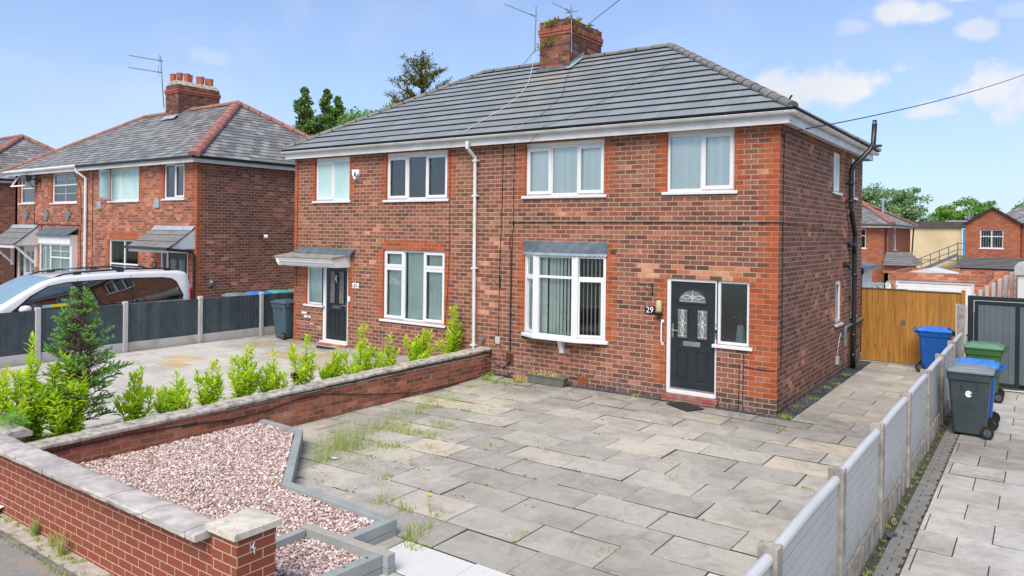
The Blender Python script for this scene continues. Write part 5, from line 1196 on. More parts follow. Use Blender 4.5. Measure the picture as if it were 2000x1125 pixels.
# tall wispy clump
for (x, y, n, h, sp) in ((-4.35, -5.35, 190, .52, .45), (-4.25, -5.65, 190, .48, .4), (-4.0, -6.05, 110, .34, .3), (-4.75, -4.85, 90, .34, .5), (-3.9, -5.6, 90, .24, .5), (-4.4, -5.9, 70, .30, .4), (-4.5, -5.2, 90, .3, .7), (-4.6, -4.4, 90, .22, .4), (-4.15, -4.42, 70, .18, .3), (-5.2, -3.6, 70, .18, .4), (-5.0, -3.0, 60, .16, .3), (-5.4, -2.3, 70, .16, .4), (-5.5, -1.2, 70, .14, .3)): tuft('tall', x, y, gz(x, y), int(n * .6), h * 1.1, sp * 1.2, 0, .0022); tuft('tall', x + rnd.uniform(-.1, .1), y, gz(x, y), n // 3, h * .5, sp, 1, .003)
for (x, y) in ((-4.8, -4.2), (-4.65, -4.5), (-4.5, -4.1), (-4.95, -3.9), (-4.9, -3.4), (-5.1, -3.1), (-4.4, -4.42), (-4.15, -4.4), (-3.95, -4.35), (-3.7, -4.35), (-3.9, -3.8), (-4.1, -3.75), (-5.05, -2.3), (-5.3, -2.6), (-4.9, -2.9), (-3.9, -5.2), (-3.75, -5.1)): tuft('low', x, y, gz(x, y), 55, .13, .22, 0, .003); tuft('low', x + .08, y, gz(x, y), 30, .06, .3, 1, .004)
rr = random.Random(9)
for _ in range(620):                                        # moss and grass in the joints
    j = rr.randint(0, 14); y = -5.594 - ROW * 5 + ROW * j; x = rr.uniform(-5.8, 2.1)
    if rr.random() < .35: y += rr.uniform(0, ROW)
    wgt = math.exp(-(x + 4.6) / 1.3) + .03
    if rr.random() > wgt * 1.5 or y > -.2: continue
    if x < -2 and y < -7.2 + (x + 1.6) * -.4 * 0: continue
    if x < -3 and y < -7.2 + (-3.2 - x) * .86: continue
    for q in range(rr.randint(3, 7)): xx = x + rr.uniform(-.12, .12); tuft('low', xx, y + rr.uniform(-.01, .01), gz(xx, y) - .006, rr.randint(4, 12), rr.uniform(.015, .05), .03, rr.choice((0, 1, 1)), .004)
for (x, y, h) in ((-2.9, -6.12, .13), (-2.3, -6.72, .16), (-1.95, -6.75, .18), (-1.45, -7.02, .2), (-1.4, -7.25, .22), (-1.25, -7.4, .14), (-1.6, -6.65, .1), (-3.55, -5.95, .1), (-.6, -6.5, .05), (.25, -6.36, .06), (-2.3, -3.66, .05), (-3.35, -4.8, .07), (.1, -2.4, .05), (1.6, -2.0, .07), (1.55, -4.9, .05), (-.1, -4.0, .06)): tuft('low', x, y, gz(x, y), 22, h, .2, 1, .0035); tuft('low', x + .05, y, gz(x, y), 22, h * .7, .25, 0, .003)
for (x, y, h) in ((.14, -.06, .09), (.2, -.02, .07), (.2, 1.7, .06), (.12, 2.9, .05), (.21, 3.4, .07), (.16, 4.6, .05), (.1, .9, .04), (-2.5, -.12, .06), (-5.3, -.7, .08), (-5.0, -.75, .07), (-5.6, -.6, .1), (-5.75, -.25, .12), (-4.9, -.45, .08)): tuft('low', x, y, 0, 70, h, .14, 1, .006)
for _ in range(150): x = rnd.uniform(-8, -1.8); tuft('verge', x, rnd.uniform(-9.42, -9.25) if rnd.random() < .5 else -9.49 + rnd.uniform(-.02, .02), -.1, 14, rnd.uniform(.02, .06), .06, rnd.choice((0, 0, 1)), .004)
for (x, y, h) in ((-4.62, -9.26, .28), (-4.6, -9.27, .2), (-3.95, -9.3, .3), (-3.9, -9.32, .22), (-5.5, -9.3, .12), (-4.2, -9.28, .2)): tuft('verge', x, y, -.1, 50, h, .06, 0, .003)
for _ in range(70): y = rnd.uniform(-6.5, 3.3); tuft('fencefoot', rnd.uniform(2.29, 2.36), y, 0, 8, rnd.uniform(.02, .06), .05, rnd.choice((0, 1)), .004)
for _ in range(120): tuft('bedgrass', rnd.uniform(-7.3, -6.3), rnd.uniform(-8.6, -.1), .17, 8, rnd.uniform(.04, .12), .06, rnd.choice((0, 1)), .004)
for _ in range(60): tuft('trough', rnd.uniform(-4.74, -3.95), rnd.uniform(-.32, -.2), .15, 9, rnd.uniform(.05, .2), .06, 0, .006)
for (x, y) in ((-4.95, -.3), (-4.85, -.22), (-5.05, -.25), (-4.9, -.35)): tuft('drygrass', x, y, 0, 90, .16, .18, 0, .006)
LB = dict(tall='tall wispy grass growing through the slabs beside the diagonal sleeper', low='moss and short weeds in the driveway joints', verge='rough grass and weeds at the front wall foot', fencefoot='sparse weeds along the grey fence foot', bedgrass='grass between the laurels')
for k, v in gv.items():
    if k == 'trough': v.build('dry_stems', M['straw'], bpy.data.objects['plant_trough'])
    elif k == 'drygrass': tag(v.build('dry_grass', M['straw']), 'clump of dead straw beside the grey trough', 'dry grass', kind='stuff')
    else: tag(v.build('grass' if k != 'low' else 'weeds', [M['grass'], M['grassG']]), LB[k], 'grass', kind='stuff')
def weed(x, y, h, lab, n=10, flower=False, seed=1):
    r = random.Random(seed); t = empty('weed_plant', (x, y, 0), lab, 'weed'); st = MB(); st.tube([(x, y, -.01), (x + .02, y, h)], [.004, .003], 4); vg = Veg()
    for k in range(n):
        z = h * (k + 1) / n * (.8 if flower else 1); a = k * 2.4; vg.leaf(np.array([x + .01, y, z]), np.array([math.cos(a), math.sin(a), .5]), .05, .018)
    vg.build('leaves', M['grassG'], t); st.build('stem', M['grassG'], t)
    if flower:
        f = Veg()
        for k in range(30): a = r.uniform(0, 6.28); f.leaf(np.array([x + .02, y, h]), np.array([math.cos(a), math.sin(a), r.uniform(.1, .6)]), .045, .012)
        f.build('flower', M['flower'], t)
weed(-1.72, -6.62, .17, 'yellow-flowered weed near the corner of the gravel bed', 5, True, 2); weed(-2.93, -5.62, .12, 'bright green upright weed in the joint between slabs', 12, False, 3); weed(-2.36, -6.70, .17, 'leafy green weed beside the straight sleeper', 9, False, 4)
# ================================================================== GREY FENCE (right)
FX0, FX1 = 2.165, 2.285
fy = [-9.75, -7.93, -6.12, -4.32, -2.47, -.60, 1.18, 3.05, 4.93]
t = empty('grey_panel_fence', (2.22, -2.4, 0), 'pale grey horizontal board fence with rounded top rail and worn concrete posts', 'fence')
for i, y in enumerate(fy):
    top = 1.10 if i < 8 else 1.62
    mb = MB(); r = random.Random(i); w = .055
    # H-section slotted post with a broken, uneven head
    prof = [(FX0, -w), (FX1, -w), (FX1, w), (FX0, w)]
    nx_, ny_ = 6, 4
    G = [[(FX0 + (FX1 - FX0) * a / nx_, y - w + 2 * w * b / ny_, top + r.uniform(-.018, .018)) for b in range(ny_ + 1)] for a in range(nx_ + 1)]
    for a in range(nx_):
        for b in range(ny_): mb.face([G[a][b], G[a + 1][b], G[a + 1][b + 1], G[a][b + 1]])
    def sidef(L):
        for a in range(len(L) - 1): mb.face([(L[a][0], L[a][1], -.3), (L[a + 1][0], L[a + 1][1], -.3), L[a + 1], L[a]])
    sidef([G[a][0] for a in range(nx_ + 1)]); sidef([G[a][-1] for a in range(nx_ + 1)]); sidef(G[0]); sidef(G[-1])
    mb.build('post', M['conc'], t)
    if i == 8:
        mb = MB(); mb.box(FX0 - .03, FX0 - .004, y - .06, y + .06, 0, 1.64); mb.box(FX1 + .004, FX1 + .03, y - .06, y + .06, 0, 1.6); mb.build('post_cladding', M['pvcgrey'], t)
for i in range(len(fy) - 1):
    a, b = fy[i] + .057, fy[i + 1] - .057; xm = 2.225; mb = MB(); z = .22; n = 8; h = (1.01 - z) / n
    for k in range(n):
        mb.box(xm - .022, xm + .022, a, b, z + k * h + .007, z + (k + 1) * h - .002); mb.box(xm - .008, xm + .008, a, b, z + k * h - .004, z + k * h + .007)
    o = mb.build('panel', M['pvcgrey'], t, bevel=.003)
    mb = MB(); L = b - a; N_ = 10; R0 = .036; rings = []
    for q in range(N_ + 1):
        yy = a + L * q / N_; sag = .012 * math.sin(math.pi * q / N_)
        rings.append([(xm + R0 * math.cos(s), yy, 1.025 + sag + R0 * 1.1 * math.sin(s)) for s in [R(-30 + 240 * k / 8) for k in range(9)]])
    for q in range(N_):
        for k in range(8): mb.face([rings[q][k], rings[q][k + 1], rings[q + 1][k + 1], rings[q + 1][k]])
    mb.face(rings[0]); mb.face(rings[-1]); mb.build('top_rail', M['pvctop'], t, smooth=False)
    mb = MB(); r = random.Random(90 + i); nn = 16
    for q in range(nn):
        y0, y1 = a + L * q / nn, a + L * (q + 1) / nn; w0 = r.uniform(.03, .05)
        mb.box(xm - .045, xm + w0, y0, y1, -.25, .215 + r.uniform(-.012, 0)) 
    mb.build('gravel_board', M['debris'] if 0 else M['conc'], t, recalc=True)
# ------------------------------------------------------------------ gates
t = empty('wooden_gate', (1.05, 6.88, 0), 'golden brown vertical board double gate with a ring handle', 'gate')
mb = MB(); x = .03; k = 0
while x < 2.05:
    w = .118 if k != 8 else .2; w = min(w, 2.08 - x)
    if w < .05: break
    mb.box(x + .0015, x + w - .0015, 6.85, 6.872, .03, 1.735 + (.0 if x < 1 else -.012)); x += w; k += 1
mb.build('boards', M['gatewood'], t, bevel=.002)
mb = MB(); mb.box(.02, 1.0, 6.83, 6.895, 1.737, 1.757); mb.box(1.01, 2.07, 6.83, 6.895, 1.725, 1.745); mb.build('capping', M['bark'], t)
mb = MB(); mb.box(.04, 2.06, 6.874, 6.90, .04, 1.72); mb.build('gap_backing_panel', M['bark'], t)  # one dark sheet, added to stop bright background showing through board gaps
mb = MB(); mb.box(2.08, 2.155, 6.83, 6.90, 0, 1.80); mb.build('gate_post', M['gatewood'], t)
mb = MB(); mb.tube([(.93, 6.84 + 0, 1.02 - .0), (.93, 6.85, 1.02)], .03, 10); pr = [(.93 + .04 * math.cos(a), 6.835, .99 + .04 * math.sin(a)) for a in [k * .5236 for k in range(13)]]; mb.tube(pr, .008, 5); mb.build('ring_handle', M['galv'], t)
tag(sheet('gate_threshold', 0, 2.2, 6.74, 6.9, .012, M['conclt']), kind='structure')
t = empty('grey_gate', (3.2, 4.9, 0), 'slate grey vertical board gate in a black steel frame behind the bins', 'gate')
mb = MB(); mb.box(2.34, 2.44, 4.86, 4.96, 0, 1.82); mb.box(2.44, 4.6, 4.87, 4.95, 1.74, 1.82); mb.box(2.455, 2.52, 4.85, 4.90, .1, 1.73); mb.box(2.52, 4.0, 4.85, 4.90, 1.66, 1.73); mb.box(3.14, 3.21, 4.84, 4.905, .08, 1.66); mb.box(2.52, 3.14, 4.85, 4.90, .08, .14)
mb.box(4.5, 4.6, 4.86, 4.96, 0, 1.82); mb.build('frame', M['gateframe'], t, bevel=.004)
mb = MB(); mb.box(2.45, 4.5, 4.887, 4.90, .10, 1.74); mb.build('gap_backing_sheet', M['gateframe'], t)  # added dark sheet that blocks the light between the boards
mb = MB(); x = 2.522
while x < 4.45:
    mb.box(x, x + .100, 4.862, 4.885, .142, 1.658)
    x += .103
mb.build('boards', M['greyboard'], t)
mb = MB(); mb.box(2.45, 4.0, 4.84, 4.852, 1.731, 1.738); mb.box(2.447, 2.455, 4.84, 4.852, 1.5, 1.735); mb.build('pale_gap_strip', M['pvc'], t)  # thin white strip filling the gap between gate leaf and frame
tag(sheet('gate_kerb', 2.4, 6, 4.78, 4.95, .02, M['slabW']), kind='structure')
# ------------------------------------------------------------------ wheelie bins
def wheelie(x, y, z, rot, body, lid, label, h=1.0, group='wheeled bins', logo=False, open_lid=0, sx=.84):
    """front of the bin looks along local -x, wheels and handle at +x"""
    t = empty('wheelie_bin', (x, y, z), label, 'wheelie bin', group); t.rotation_euler[2] = rot; t.scale = (sx, .97, .98)
    def B(mb, name, m, par, **k):
        mb.local = True; o = mb.build(name, m, par, **k); o.location = (0, 0, 0); return o
    mb = MB(); n = 7
    def ring(q, e=0):
        a0, a1 = -.26 - .09 * q - e, .24 + .07 * q + e; b = .19 + .07 * q + e; c = .05; o = []
        for (cx, cy, s) in ((a1 - c, b - c, 0), (a0 + c, b - c, 1), (a0 + c, -b + c, 2), (a1 - c, -b + c, 3)):
            for k in range(4): an = math.pi / 2 * s + math.pi / 6 * k; o.append((cx + c * math.cos(an), cy + c * math.sin(an)))
        return o
    H_ = h * .92
    lv = [(0, .0, 0), (.03, .0, 0.004), (.97, 0, 0), (.975, .02, .0), (1, 1, .022)]
    R_ = [[(a, b, .03 + H_ * 0) for a, b in ring(0, -.02)], [(a, b, .05) for a, b in ring(.02)], [(a, b, H_ * .86) for a, b in ring(.88)], [(a, b, H_ * .885) for a, b in ring(.9, .018)], [(a, b, H_) for a, b in ring(1, .02)]]
    for k in range(len(R_) - 1):
        for j in range(16): mb.face([R_[k][j], R_[k][(j + 1) % 16], R_[k + 1][(j + 1) % 16], R_[k + 1][j]])
    mb.face(R_[0]); mb.face(R_[-1])
    for sy in (-1, 1):
        for xx in (-.12, .12): mb.box(xx - .008, xx + .008, sy * .262 - .01, sy * .262 + .01, H_ * .74, H_ * .87)
    bo = B(mb, 'body', body, t, smooth=False, bevel=.004)
    mb = MB(); n1 = 10
    def lr(f, zz, e=0): return [(a * f + .01, b * f, zz) for a, b in ring(1, .04 + e)]
    L = [lr(1, H_ + .003), lr(1.0, H_ + .03), lr(.94, H_ + .05), lr(.80, H_ + .062), lr(.72, H_ + .085), lr(.3, H_ + .10)]
    for k in range(len(L) - 1):
        for j in range(16): mb.face([L[k][j], L[k][(j + 1) % 16], L[k + 1][(j + 1) % 16], L[k + 1][j]])
    mb.face(L[0]); mb.face(L[-1])
    if open_lid: mb.T = None
    lo = B(mb, 'lid', lid, t, bevel=.004)
    if open_lid: lo.rotation_euler[1] = -open_lid; lo.location = (0, 0, .0)
    mb = MB(); mb.tube([(.40, -.20, H_ + .0), (.44, -.20, H_ + .03), (.44, .20, H_ + .03), (.40, .20, H_ + .0)], .016, 6); mb.box(.33, .42, -.21, -.17, H_ - .05, H_ + .01); mb.box(.33, .42, .17, .21, H_ - .05, H_ + .01); B(mb, 'handle', body, t)
    for sy in (-1, 1):
        mb = MB(); mb.tube([(.27, sy * .235, .10), (.27, sy * .275, .10)], .10, 18); w_ = B(mb, 'wheel', M['tyre'], t, bevel=.006)
        mb = MB(); mb.tube([(.27, sy * .276, .10), (.27, sy * .281, .10)], .06, 12)
        for k in range(6): a = k * 1.047; mb.tube([(.27, sy * .283, .10), (.27 + .055 * math.cos(a), sy * .283, .10 + .055 * math.sin(a))], .006, 4)
        B(mb, 'hub', M['hub'], w_)
    if logo:
        mb = MB(); c = (-.02, .0); T_ = lambda u, z: (c[0] + u, -.2505, .0 + z)
        mb.T = lambda u, d, zz: (-.02 + u, -.2365 - d, .655 + zz)
        mb.prism([(.05 * math.cos(a), .05 * math.sin(a)) for a in [k * .3142 for k in range(20)]], .0, .0095, 'y', 0)
        mb.prism([(.0, .0), (.055, .012), (.055, -.02)], .0096, .0105, 'y', 1); mb.prism([(-.022, .02), (-.006, .02), (-.006, .028), (-.022, .028)], .0096, .0105, 'y', 1); mb.prism([(.005, .02), (.018, .02), (.018, .028), (.005, .028)], .0096, .0105, 'y', 1)
        mb.tube([(-.028, -.011, -.0), (-.02, -.011, -.018), (-.0, -.011, -.024), (.02, -.011, -.014)], .003, 4, 1)
        B(mb, 'emblem', [M['white'], body], bo)
    return t
wheelie(2.69, .72, 0, R(0), M['plasticgrey'], M['lidgrey'], 'dark grey bin with a round white emblem beside the grey fence', logo=True, h=1.06)
wheelie(2.72, 1.42, 0, R(0), M['plasticblue'], M['lidblue'], 'blue-lidded bin half hidden behind the grey bin with white emblem', h=1.05)
wheelie(2.70, 3.72, 0, R(0), M['plasticgreen'], M['lidgreen'], 'green bin with domed faded lid before the grey gate', h=1.06)
b = wheelie(1.62, 6.32, 0, R(180), M['plasticblue'], M['lidblue'], 'blue bin with half-open lid and black bag before the wooden gate', h=1.0, sx=.93)
mb = MB(); mb.local = True
for k in range(14):
    a0, a1 = k * .449, (k + 1) * .449; r0 = .27 + .03 * math.sin(k * 2.3); r1 = .27 + .03 * math.sin((k + 1) * 2.3)
    mb.face([(-.18 + r0 * math.cos(a0), r0 * math.sin(a0) * .9, .93), (-.18 + r1 * math.cos(a1), r1 * math.sin(a1) * .9, .93), (-.15 + r1 * .6 * math.cos(a1), r1 * .6 * math.sin(a1), 1.01), (-.15 + r0 * .6 * math.cos(a0), r0 * .6 * math.sin(a0), 1.01)])
    mb.face([(-.18 + r0 * 1.06 * math.cos(a0), r0 * math.sin(a0) * 1.0, .86 + .03 * math.sin(k * 4)), (-.18 + r1 * 1.06 * math.cos(a1), r1 * math.sin(a1) * 1.0, .86 + .03 * math.sin((k + 1) * 4)), (-.18 + r1 * math.cos(a1), r1 * math.sin(a1) * .95, .93), (-.18 + r0 * math.cos(a0), r0 * math.sin(a0) * .95, .93)])
o = mb.build('bag_liner', M['blackgloss'], b); o.location = (0, 0, 0)
wheelie(-12.78, .02, .09, R(0), M['plasticslate'], M['plasticslate'], 'blue-grey bin standing at the left corner of house 31', h=1.04)
for (y, l, lb, g_) in ((-.45, 'lidgrey', 'grey bin lid showing above the charcoal fence, nearest the van', 'plasticgrey'), (.25, 'lidblue', 'blue bin lid showing above the charcoal fence', 'plasticblue'), (.92, 'lidteal', 'teal bin lid showing above the charcoal fence by the post', 'plasticblue'), (1.62, 'lidgreen', 'dull green bin lid showing above the charcoal fence, rearmost', 'plasticgreen')):
    wheelie(-14.30, y, .1, R(180), M[g_], M[l], lb, h=1.15)
# ------------------------------------------------------------------ charcoal fence (left)
t = empty('charcoal_board_fence', (-13.72, -2, 0), 'charcoal featheredge board fence with white-grey concrete posts and gravel boards', 'fence')
fy2 = [-9.3, -7.45, -5.6, -3.76, -1.88, -.08, 1.75, 3.6, 5.45]
for i, y in enumerate(fy2):
    mb = MB(); mb.prism([(-13.78, 0), (-13.67, 0), (-13.67, 1.24), (-13.70, 1.265), (-13.75, 1.265), (-13.78, 1.24)], y - .05, y + .05, 'y'); mb.build('post', M['conclt'], t, bevel=.008)
    if i < len(fy2) - 1:
        a, b = y + .052, fy2[i + 1] - .052
        mb = MB(); mb.box(-13.755, -13.695, a, b, .02, .305); mb.build('gravel_board', M['concstain'] if i % 2 else M['conclt'], t)
        mb = MB(); k = a; r = random.Random(i * 7)
        while k < b - .02:
            w = min(.112, b - k); o_ = r.uniform(-.003, .003)
            mb.prism([(-13.735 + .0, k), (-13.735, k + w + .012), (-13.725 + o_, k + w + .012), (-13.712 + o_, k)], .307, 1.20 + r.uniform(-.004, .004), 'z'); k += w
        mb.build('board_panel', M['slateboard'], t)
# ================================================================== LEFT SEMI-DETACHED HOUSE
def left_house(XL, XR, name_lab, detail=True, zb=.1, apx=3.2):
    hs = empty('semi_detached_house', ((XL + XR) / 2, 3.4, zb), name_lab, 'house')
    Hh = 4.99; T = TF(0)
    op = []
    if detail:
        op = [(-22.25, -20.34, 3.86, 4.96), (-18.86, -17.69, 3.88, 4.96), (-26.6, -24.6, 3.85, 4.95), (-29.38, -28.05, 3.87, 4.95),
              (-22.28, -20.34, 1.0, 2.56), (-27.0, -24.56, .35, 2.72), (-19.0, -17.45, .15, 2.27), (-29.55, -27.9, .15, 2.24)]
    q = [(99, XL, 0, Hh, .235), (XR, 99, 0, Hh, .3)] + [(*w, .235) for w in op]
    wall('front_wall', T, XL, XR, -.1, Hh, op, q if detail else [(99, XL, 0, Hh, .235), (XR, 99, 0, Hh, .235)], [M['brickL'], M['orange']], hs)
    wall('gable_wall', TS(XR), 0, 6.9, -.1, Hh, [], [(99, 0, 0, Hh, .235)], [M['side'] if detail else M['brickL'], M['orange']], hs)
    mb = MB(); mb.box(XL, XR - .0, 6.7, 6.9, -.1, Hh); mb.box(XL, XL + .2, .0, 6.7, -.1, Hh); mb.build('rear_wall', M['brickL'], hs)
    mb = MB(); mb.box(XL + .2, XR - .1, .9 + 1.2, 2.2, 0, Hh); mb.box(XL + .2, XR - .1, .15, 6.8, Hh, Hh + .02); mb.box(XL + .2, XR - .1, .12, 2.2, 2.75, 2.85); mb.box(-23.5, -23.3, .12, 2.2, 0, Hh) if detail else None; mb.box(XL + .2, XR - .1, .12, 2.2, 0, .08); mb.build('interior_walls', M['room'], hs)
    if detail:
        w = window(T, *op[0], (.62, 1.38), hs, sash=set(), inset=.05, blind=('frost',)); w['label'] = 'white window with its left casement ajar'
        ca = MB(); ca.T = lambda u, d, z: (-22.2 + u * .9, -.02 - d - .4 * u * .0, z)
        # left casement standing open
        th = R(58)
        ca.T = lambda u, d, z: (-22.2 + u * math.cos(th) + d * math.sin(th), -.0 - u * math.sin(th) + d * math.cos(th) * -1, z)
        L = .62; ca.box(0, .05, 0, .05, 3.92, 4.90); ca.box(L - .05, L, 0, .05, 3.92, 4.90); ca.box(.05, L - .05, 0, .05, 3.92, 3.97); ca.box(.05, L - .05, 0, .05, 4.85, 4.90)
        c = ca.build('open_casement', M['pvc'], w); pn = MB(); pn.T = ca.T; pn.face([(.05, .02, 3.97), (L - .05, .02, 3.97), (L - .05, .02, 4.85), (.05, .02, 4.85)]); 
        o = pn.build('casement_glass', M['glass'], w, recalc=False)
        window(T, *op[1], (1, 1), hs, sash={(1, 0)}, blind=('dark', [(.5, 1)]))
        window(T, *op[2], (1,), hs, trans=4.5, blind=('vert', .2, .5, 0, 1), bars=2)
        w = window(T, *op[3], (1,), hs, trans=4.45, blind=('vert', .16, .5, 0, 1)); w['label'] = 'white window with its top light tilted open'
        ca = MB(); ca.T = lambda u, d, z: (-29.38 + u, -.02 - (4.95 - z) * .55 - d, 4.95 - (4.95 - z) * .9)
        ca.box(0, 1.33, 0, .05, 4.45, 4.51); ca.box(0, 1.33, 0, .05, 4.89, 4.95); ca.box(0, .06, 0, .05, 4.51, 4.89); ca.box(1.27, 1.33, 0, .05, 4.51, 4.89); ca.build('open_top_light', M['pvc'], w)
        window(T, *op[4], (1, 1), hs, trans=1.75, blind=('dark', [(0, .2)]))
        # square bay of the far dwelling
        window(lambda u, d, z: (u, -.22 - d, z), -27.0, -24.56, .35, 2.34, (.7, 1.3), hs, trans=1.85, trans_cols=(1,), blind=('net', [(0, .9)]), inset=.0, bars=2, name='bay_window')
        mb = MB(); mb.box(-27.05, -24.5, -.26, 0, 2.34, 2.68); mb.box(-27.05, -26.98, -.2, 0, .3, 2.34); mb.box(-24.58, -24.5, -.2, 0, .3, 2.34); mb.box(-27.0, -24.56, -.2, 0, .1, .3); mb.build('bay_fascia', M['pvc'], hs)
        mb = MB(); mb.face([(-27.1, -.34, 2.70), (-24.45, -.34, 2.70), (-24.4, 0, 2.93), (-27.05, 0, 2.93)]); mb.face([(-27.1, -.34, 2.70), (-24.45, -.34, 2.70), (-24.45, -.345, 2.62), (-27.1, -.345, 2.62)]); mb.build('lead_roof', M['lead'], hs, recalc=False)
        # soldier course over the ground floor window
        mb = MB(); mb.T = T
        for k in range(26): mb.box(-22.24 + k * .0735, -22.24 + k * .0735 + .066, -.02, .003, 2.59, 2.83)
        mb.build('soldier_course', M['orange'], hs)
        # doors
        for (x0, x1, zt, side, dm, lab) in ((-19.0, -17.45, 2.27, 0, 'door', 'black door with two etched lights'), (-29.55, -27.9, 2.24, 1, 'pvcold', 'pale door with a narrow side light')):
            mb = MB(); mb.T = T; dx0, dx1 = (x0 + .42, x1 - .12) if not side else (x0 + .62, x1 - .05)
            mb.box(dx0, dx1, -.10, -.05, .2, zt - .06)
            for c in ((dx0 + .1, (dx0 + dx1) / 2 - .06), ((dx0 + dx1) / 2 + .06, dx1 - .1)): mb.box(c[0] - .02, c[1] + .02, -.05, -.042, 1.15, zt - .22)
            dr = mb.build('front_door', M[dm], hs, bevel=.006); dr['label'] = lab
            g = MB(); g.T = T
            for c in ((dx0 + .1, (dx0 + dx1) / 2 - .06), ((dx0 + dx1) / 2 + .06, dx1 - .1)): g.box(c[0], c[1], -.042, -.039, 1.18, zt - .25)
            g.build('glass', M['doorglass' if not side else 'glass'], dr)
            if not side:
                g = MB(); g.T = T
                for c in ((dx0 + .1, (dx0 + dx1) / 2 - .06), ((dx0 + dx1) / 2 + .06, dx1 - .1)):
                    m_ = (c[0] + c[1]) / 2
                    for k in range(7):
                        z = 1.3 + k * .1; g.tube([(m_ + .05 * math.cos(a), -.036, z + .05 * math.sin(a)) for a in [.2 + k2 * .8 for k2 in range(6)]], .006, 4)
                g.build('etched_pattern', M['leadcame'], dr)
            f = MB(); f.T = T; f.box(x0, x0 + .07, -.1, -.02, .15, zt); f.box(x1 - .07, x1, -.1, -.02, .15, zt); f.box(x0 + .07, x1 - .07, -.1, -.02, zt - .06, zt); f.box(dx0 - .08, dx0 - .003, -.1, -.02, .15, zt - .06); f.build('door_frame', M['pvc'], hs)
            g = MB(); g.T = T; g.face([(x0 + .07, -.06, .9), (dx0 - .08, -.06, .9), (dx0 - .08, -.06, zt - .06), (x0 + .07, -.06, zt - .06)]); g.build('side_light', M['glass'], hs, recalc=False)
            f = MB(); f.T = T; f.box(x0 - .08, dx0 - .08, -.1, .05, .84, .9); f.box(x0 + .07, dx0 - .08, -.09, -.03, .15, .84, 1); f.build('door_sill', [M['pvc'], M['brickL']], hs)
        # canopies: small tiled lean-to roofs
        for (xa, xb, zt, zf, proj, blk) in ((-19.35, -17.08, 2.96, 2.38, .85, 1), (-30.0, -27.7, 2.95, 2.28, .85, 0)):
            mb = MB(); slope(mb, (xa - .05, -proj, zf), (xb + .05, -proj, zf), (xb, 0, zt), (xa, 0, zt), .33, .02)
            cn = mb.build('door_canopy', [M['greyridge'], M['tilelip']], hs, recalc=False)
            mb = MB(); mb.prism([(-proj + .05, zf - .01), (0, zf - .01), (0, zt - .02)], xb - .03, xb - .0, 'x'); mb.prism([(-proj + .05, zf - .01), (0, zf - .01), (0, zt - .02)], xa, xa + .03, 'x'); mb.box(xa, xb, -proj + .03, -proj + .06, zf - .13, zf - .01); mb.box(xa, xb, -proj + .06, 0, zf - .03, zf - .012); mb.build('canopy_boards', M['timberwhite'], cn)
            mb = MB(); mb.face([(xa, -.12, zt - .05), (xb, -.12, zt - .05), (xb, -.002, zt + .08), (xa, -.002, zt + .08)]); mb.build('lead_flashing', M['leadlt'], cn, recalc=False)
            if blk:
                mb = MB(); mb.tube([(xa - .1, -proj - .05, zf - .0), (xb + .1, -proj - .05, zf - .02)], .045, 8); mb.tube([(xb + .06, -proj - .05, zf - .02), (xb + .06, -.15, zf - .1), (xb + .06, -.06, zf - .2), (xb + .06, -.06, .1)], .04, 8); mb.build('canopy_gutter', M['blackpvc'], cn)
            else:
                for xx in (xa + .08, xb - .08): mb = MB(); mb.tube([(xx, -proj + .1, zf - .05), (xx, -.04, zf - .75)], .045, 4); mb.box(xx - .04, xx + .04, -.08, 0, zf - .85, zf - .05); mb.build('canopy_bracket', M['white'], cn)
        # wall fittings
        for x in (-22.9, -19.2): mb = MB(); mb.T = T; mb.box(x - .14, x + .14, 0, .05, 3.6, 3.86); o = mb.build('vent_cover', M['leadlt'], hs, bevel=.01)
        for x in (-28.74, -26.96, -25.22):
            mb = MB(); mb.T = T; mb.box(x - .10, x + .10, .0, .06, 3.22, 3.62); mb.box(x - .2, x - .101, .0, .05, 3.34, 3.52); mb.box(x + .101, x + .2, .0, .05, 3.34, 3.52); mb.build('cast_wall_ornament', M['fixgrey'], hs, bevel=.012)
        mb = MB(); mb.tube([(-24.05, -.28, 5.06), (-24.05, -.28, 4.92), (-23.8, -.07, 4.68), (-23.8, -.07, .2)], .05, 8); mb.build('downpipe', M['pvcold'], hs)
        for p in ([(-23.4, -.012, 4.9), (-23.4, -.012, .5)], [(-22.95, -.012, 4.7), (-23.05, -.012, 4.6), (-22.95, -.012, 4.5)], [(-28.0, -.012, 3.8), (-28.0, -.012, 3.05), (-24.3, -.012, 3.03), (-24.2, -.012, 1.0)], [(-27.4, -.012, 3.03), (-27.4, -.012, 2.0)], [(-24.8, -.012, 4.9), (-24.3, -.012, 4.4), (-24.2, -.012, 3.1)]): mb = MB(); mb.tube(p, .012, 4); mb.build('wall_cable', M['cable'], hs)
        mb = MB(); mb.tube([(-27.9, -.0, 4.75), (-27.85, -.25, 4.80)], .03, 6); mb.box(-28.15, -27.7, -.45, -.25, 4.68, 4.92); mb.tube([(-27.55, -.02, 4.72), (-27.5, -.2, 4.60)], .05, 6); mb.build('flood_light', M['carrail'], hs)
        mb = MB(); mb.T = TS(XR); mb.tube([(2.2, .0, 2.73), (2.2, .16, 2.73)], .025, 6); mb.build('security_light', M['blackpvc'], hs); mb = MB(); mb.T = TS(XR); mb.tube([(2.28, .12, 2.74), (2.36, .2, 2.73)], .06, 8); mb.build('lamp_head', M['white'], hs)
        mb = MB(); mb.T = TS(XR); mb.box(.42, .54, .0, .05, 1.24, 1.42); mb.build('key_safe', M['fixgrey'], hs, bevel=.01); mb = MB(); mb.T = TS(XR); mb.box(.45, .51, .05, .055, 1.33, 1.39); mb.build('key_safe_face', M['white'], hs)
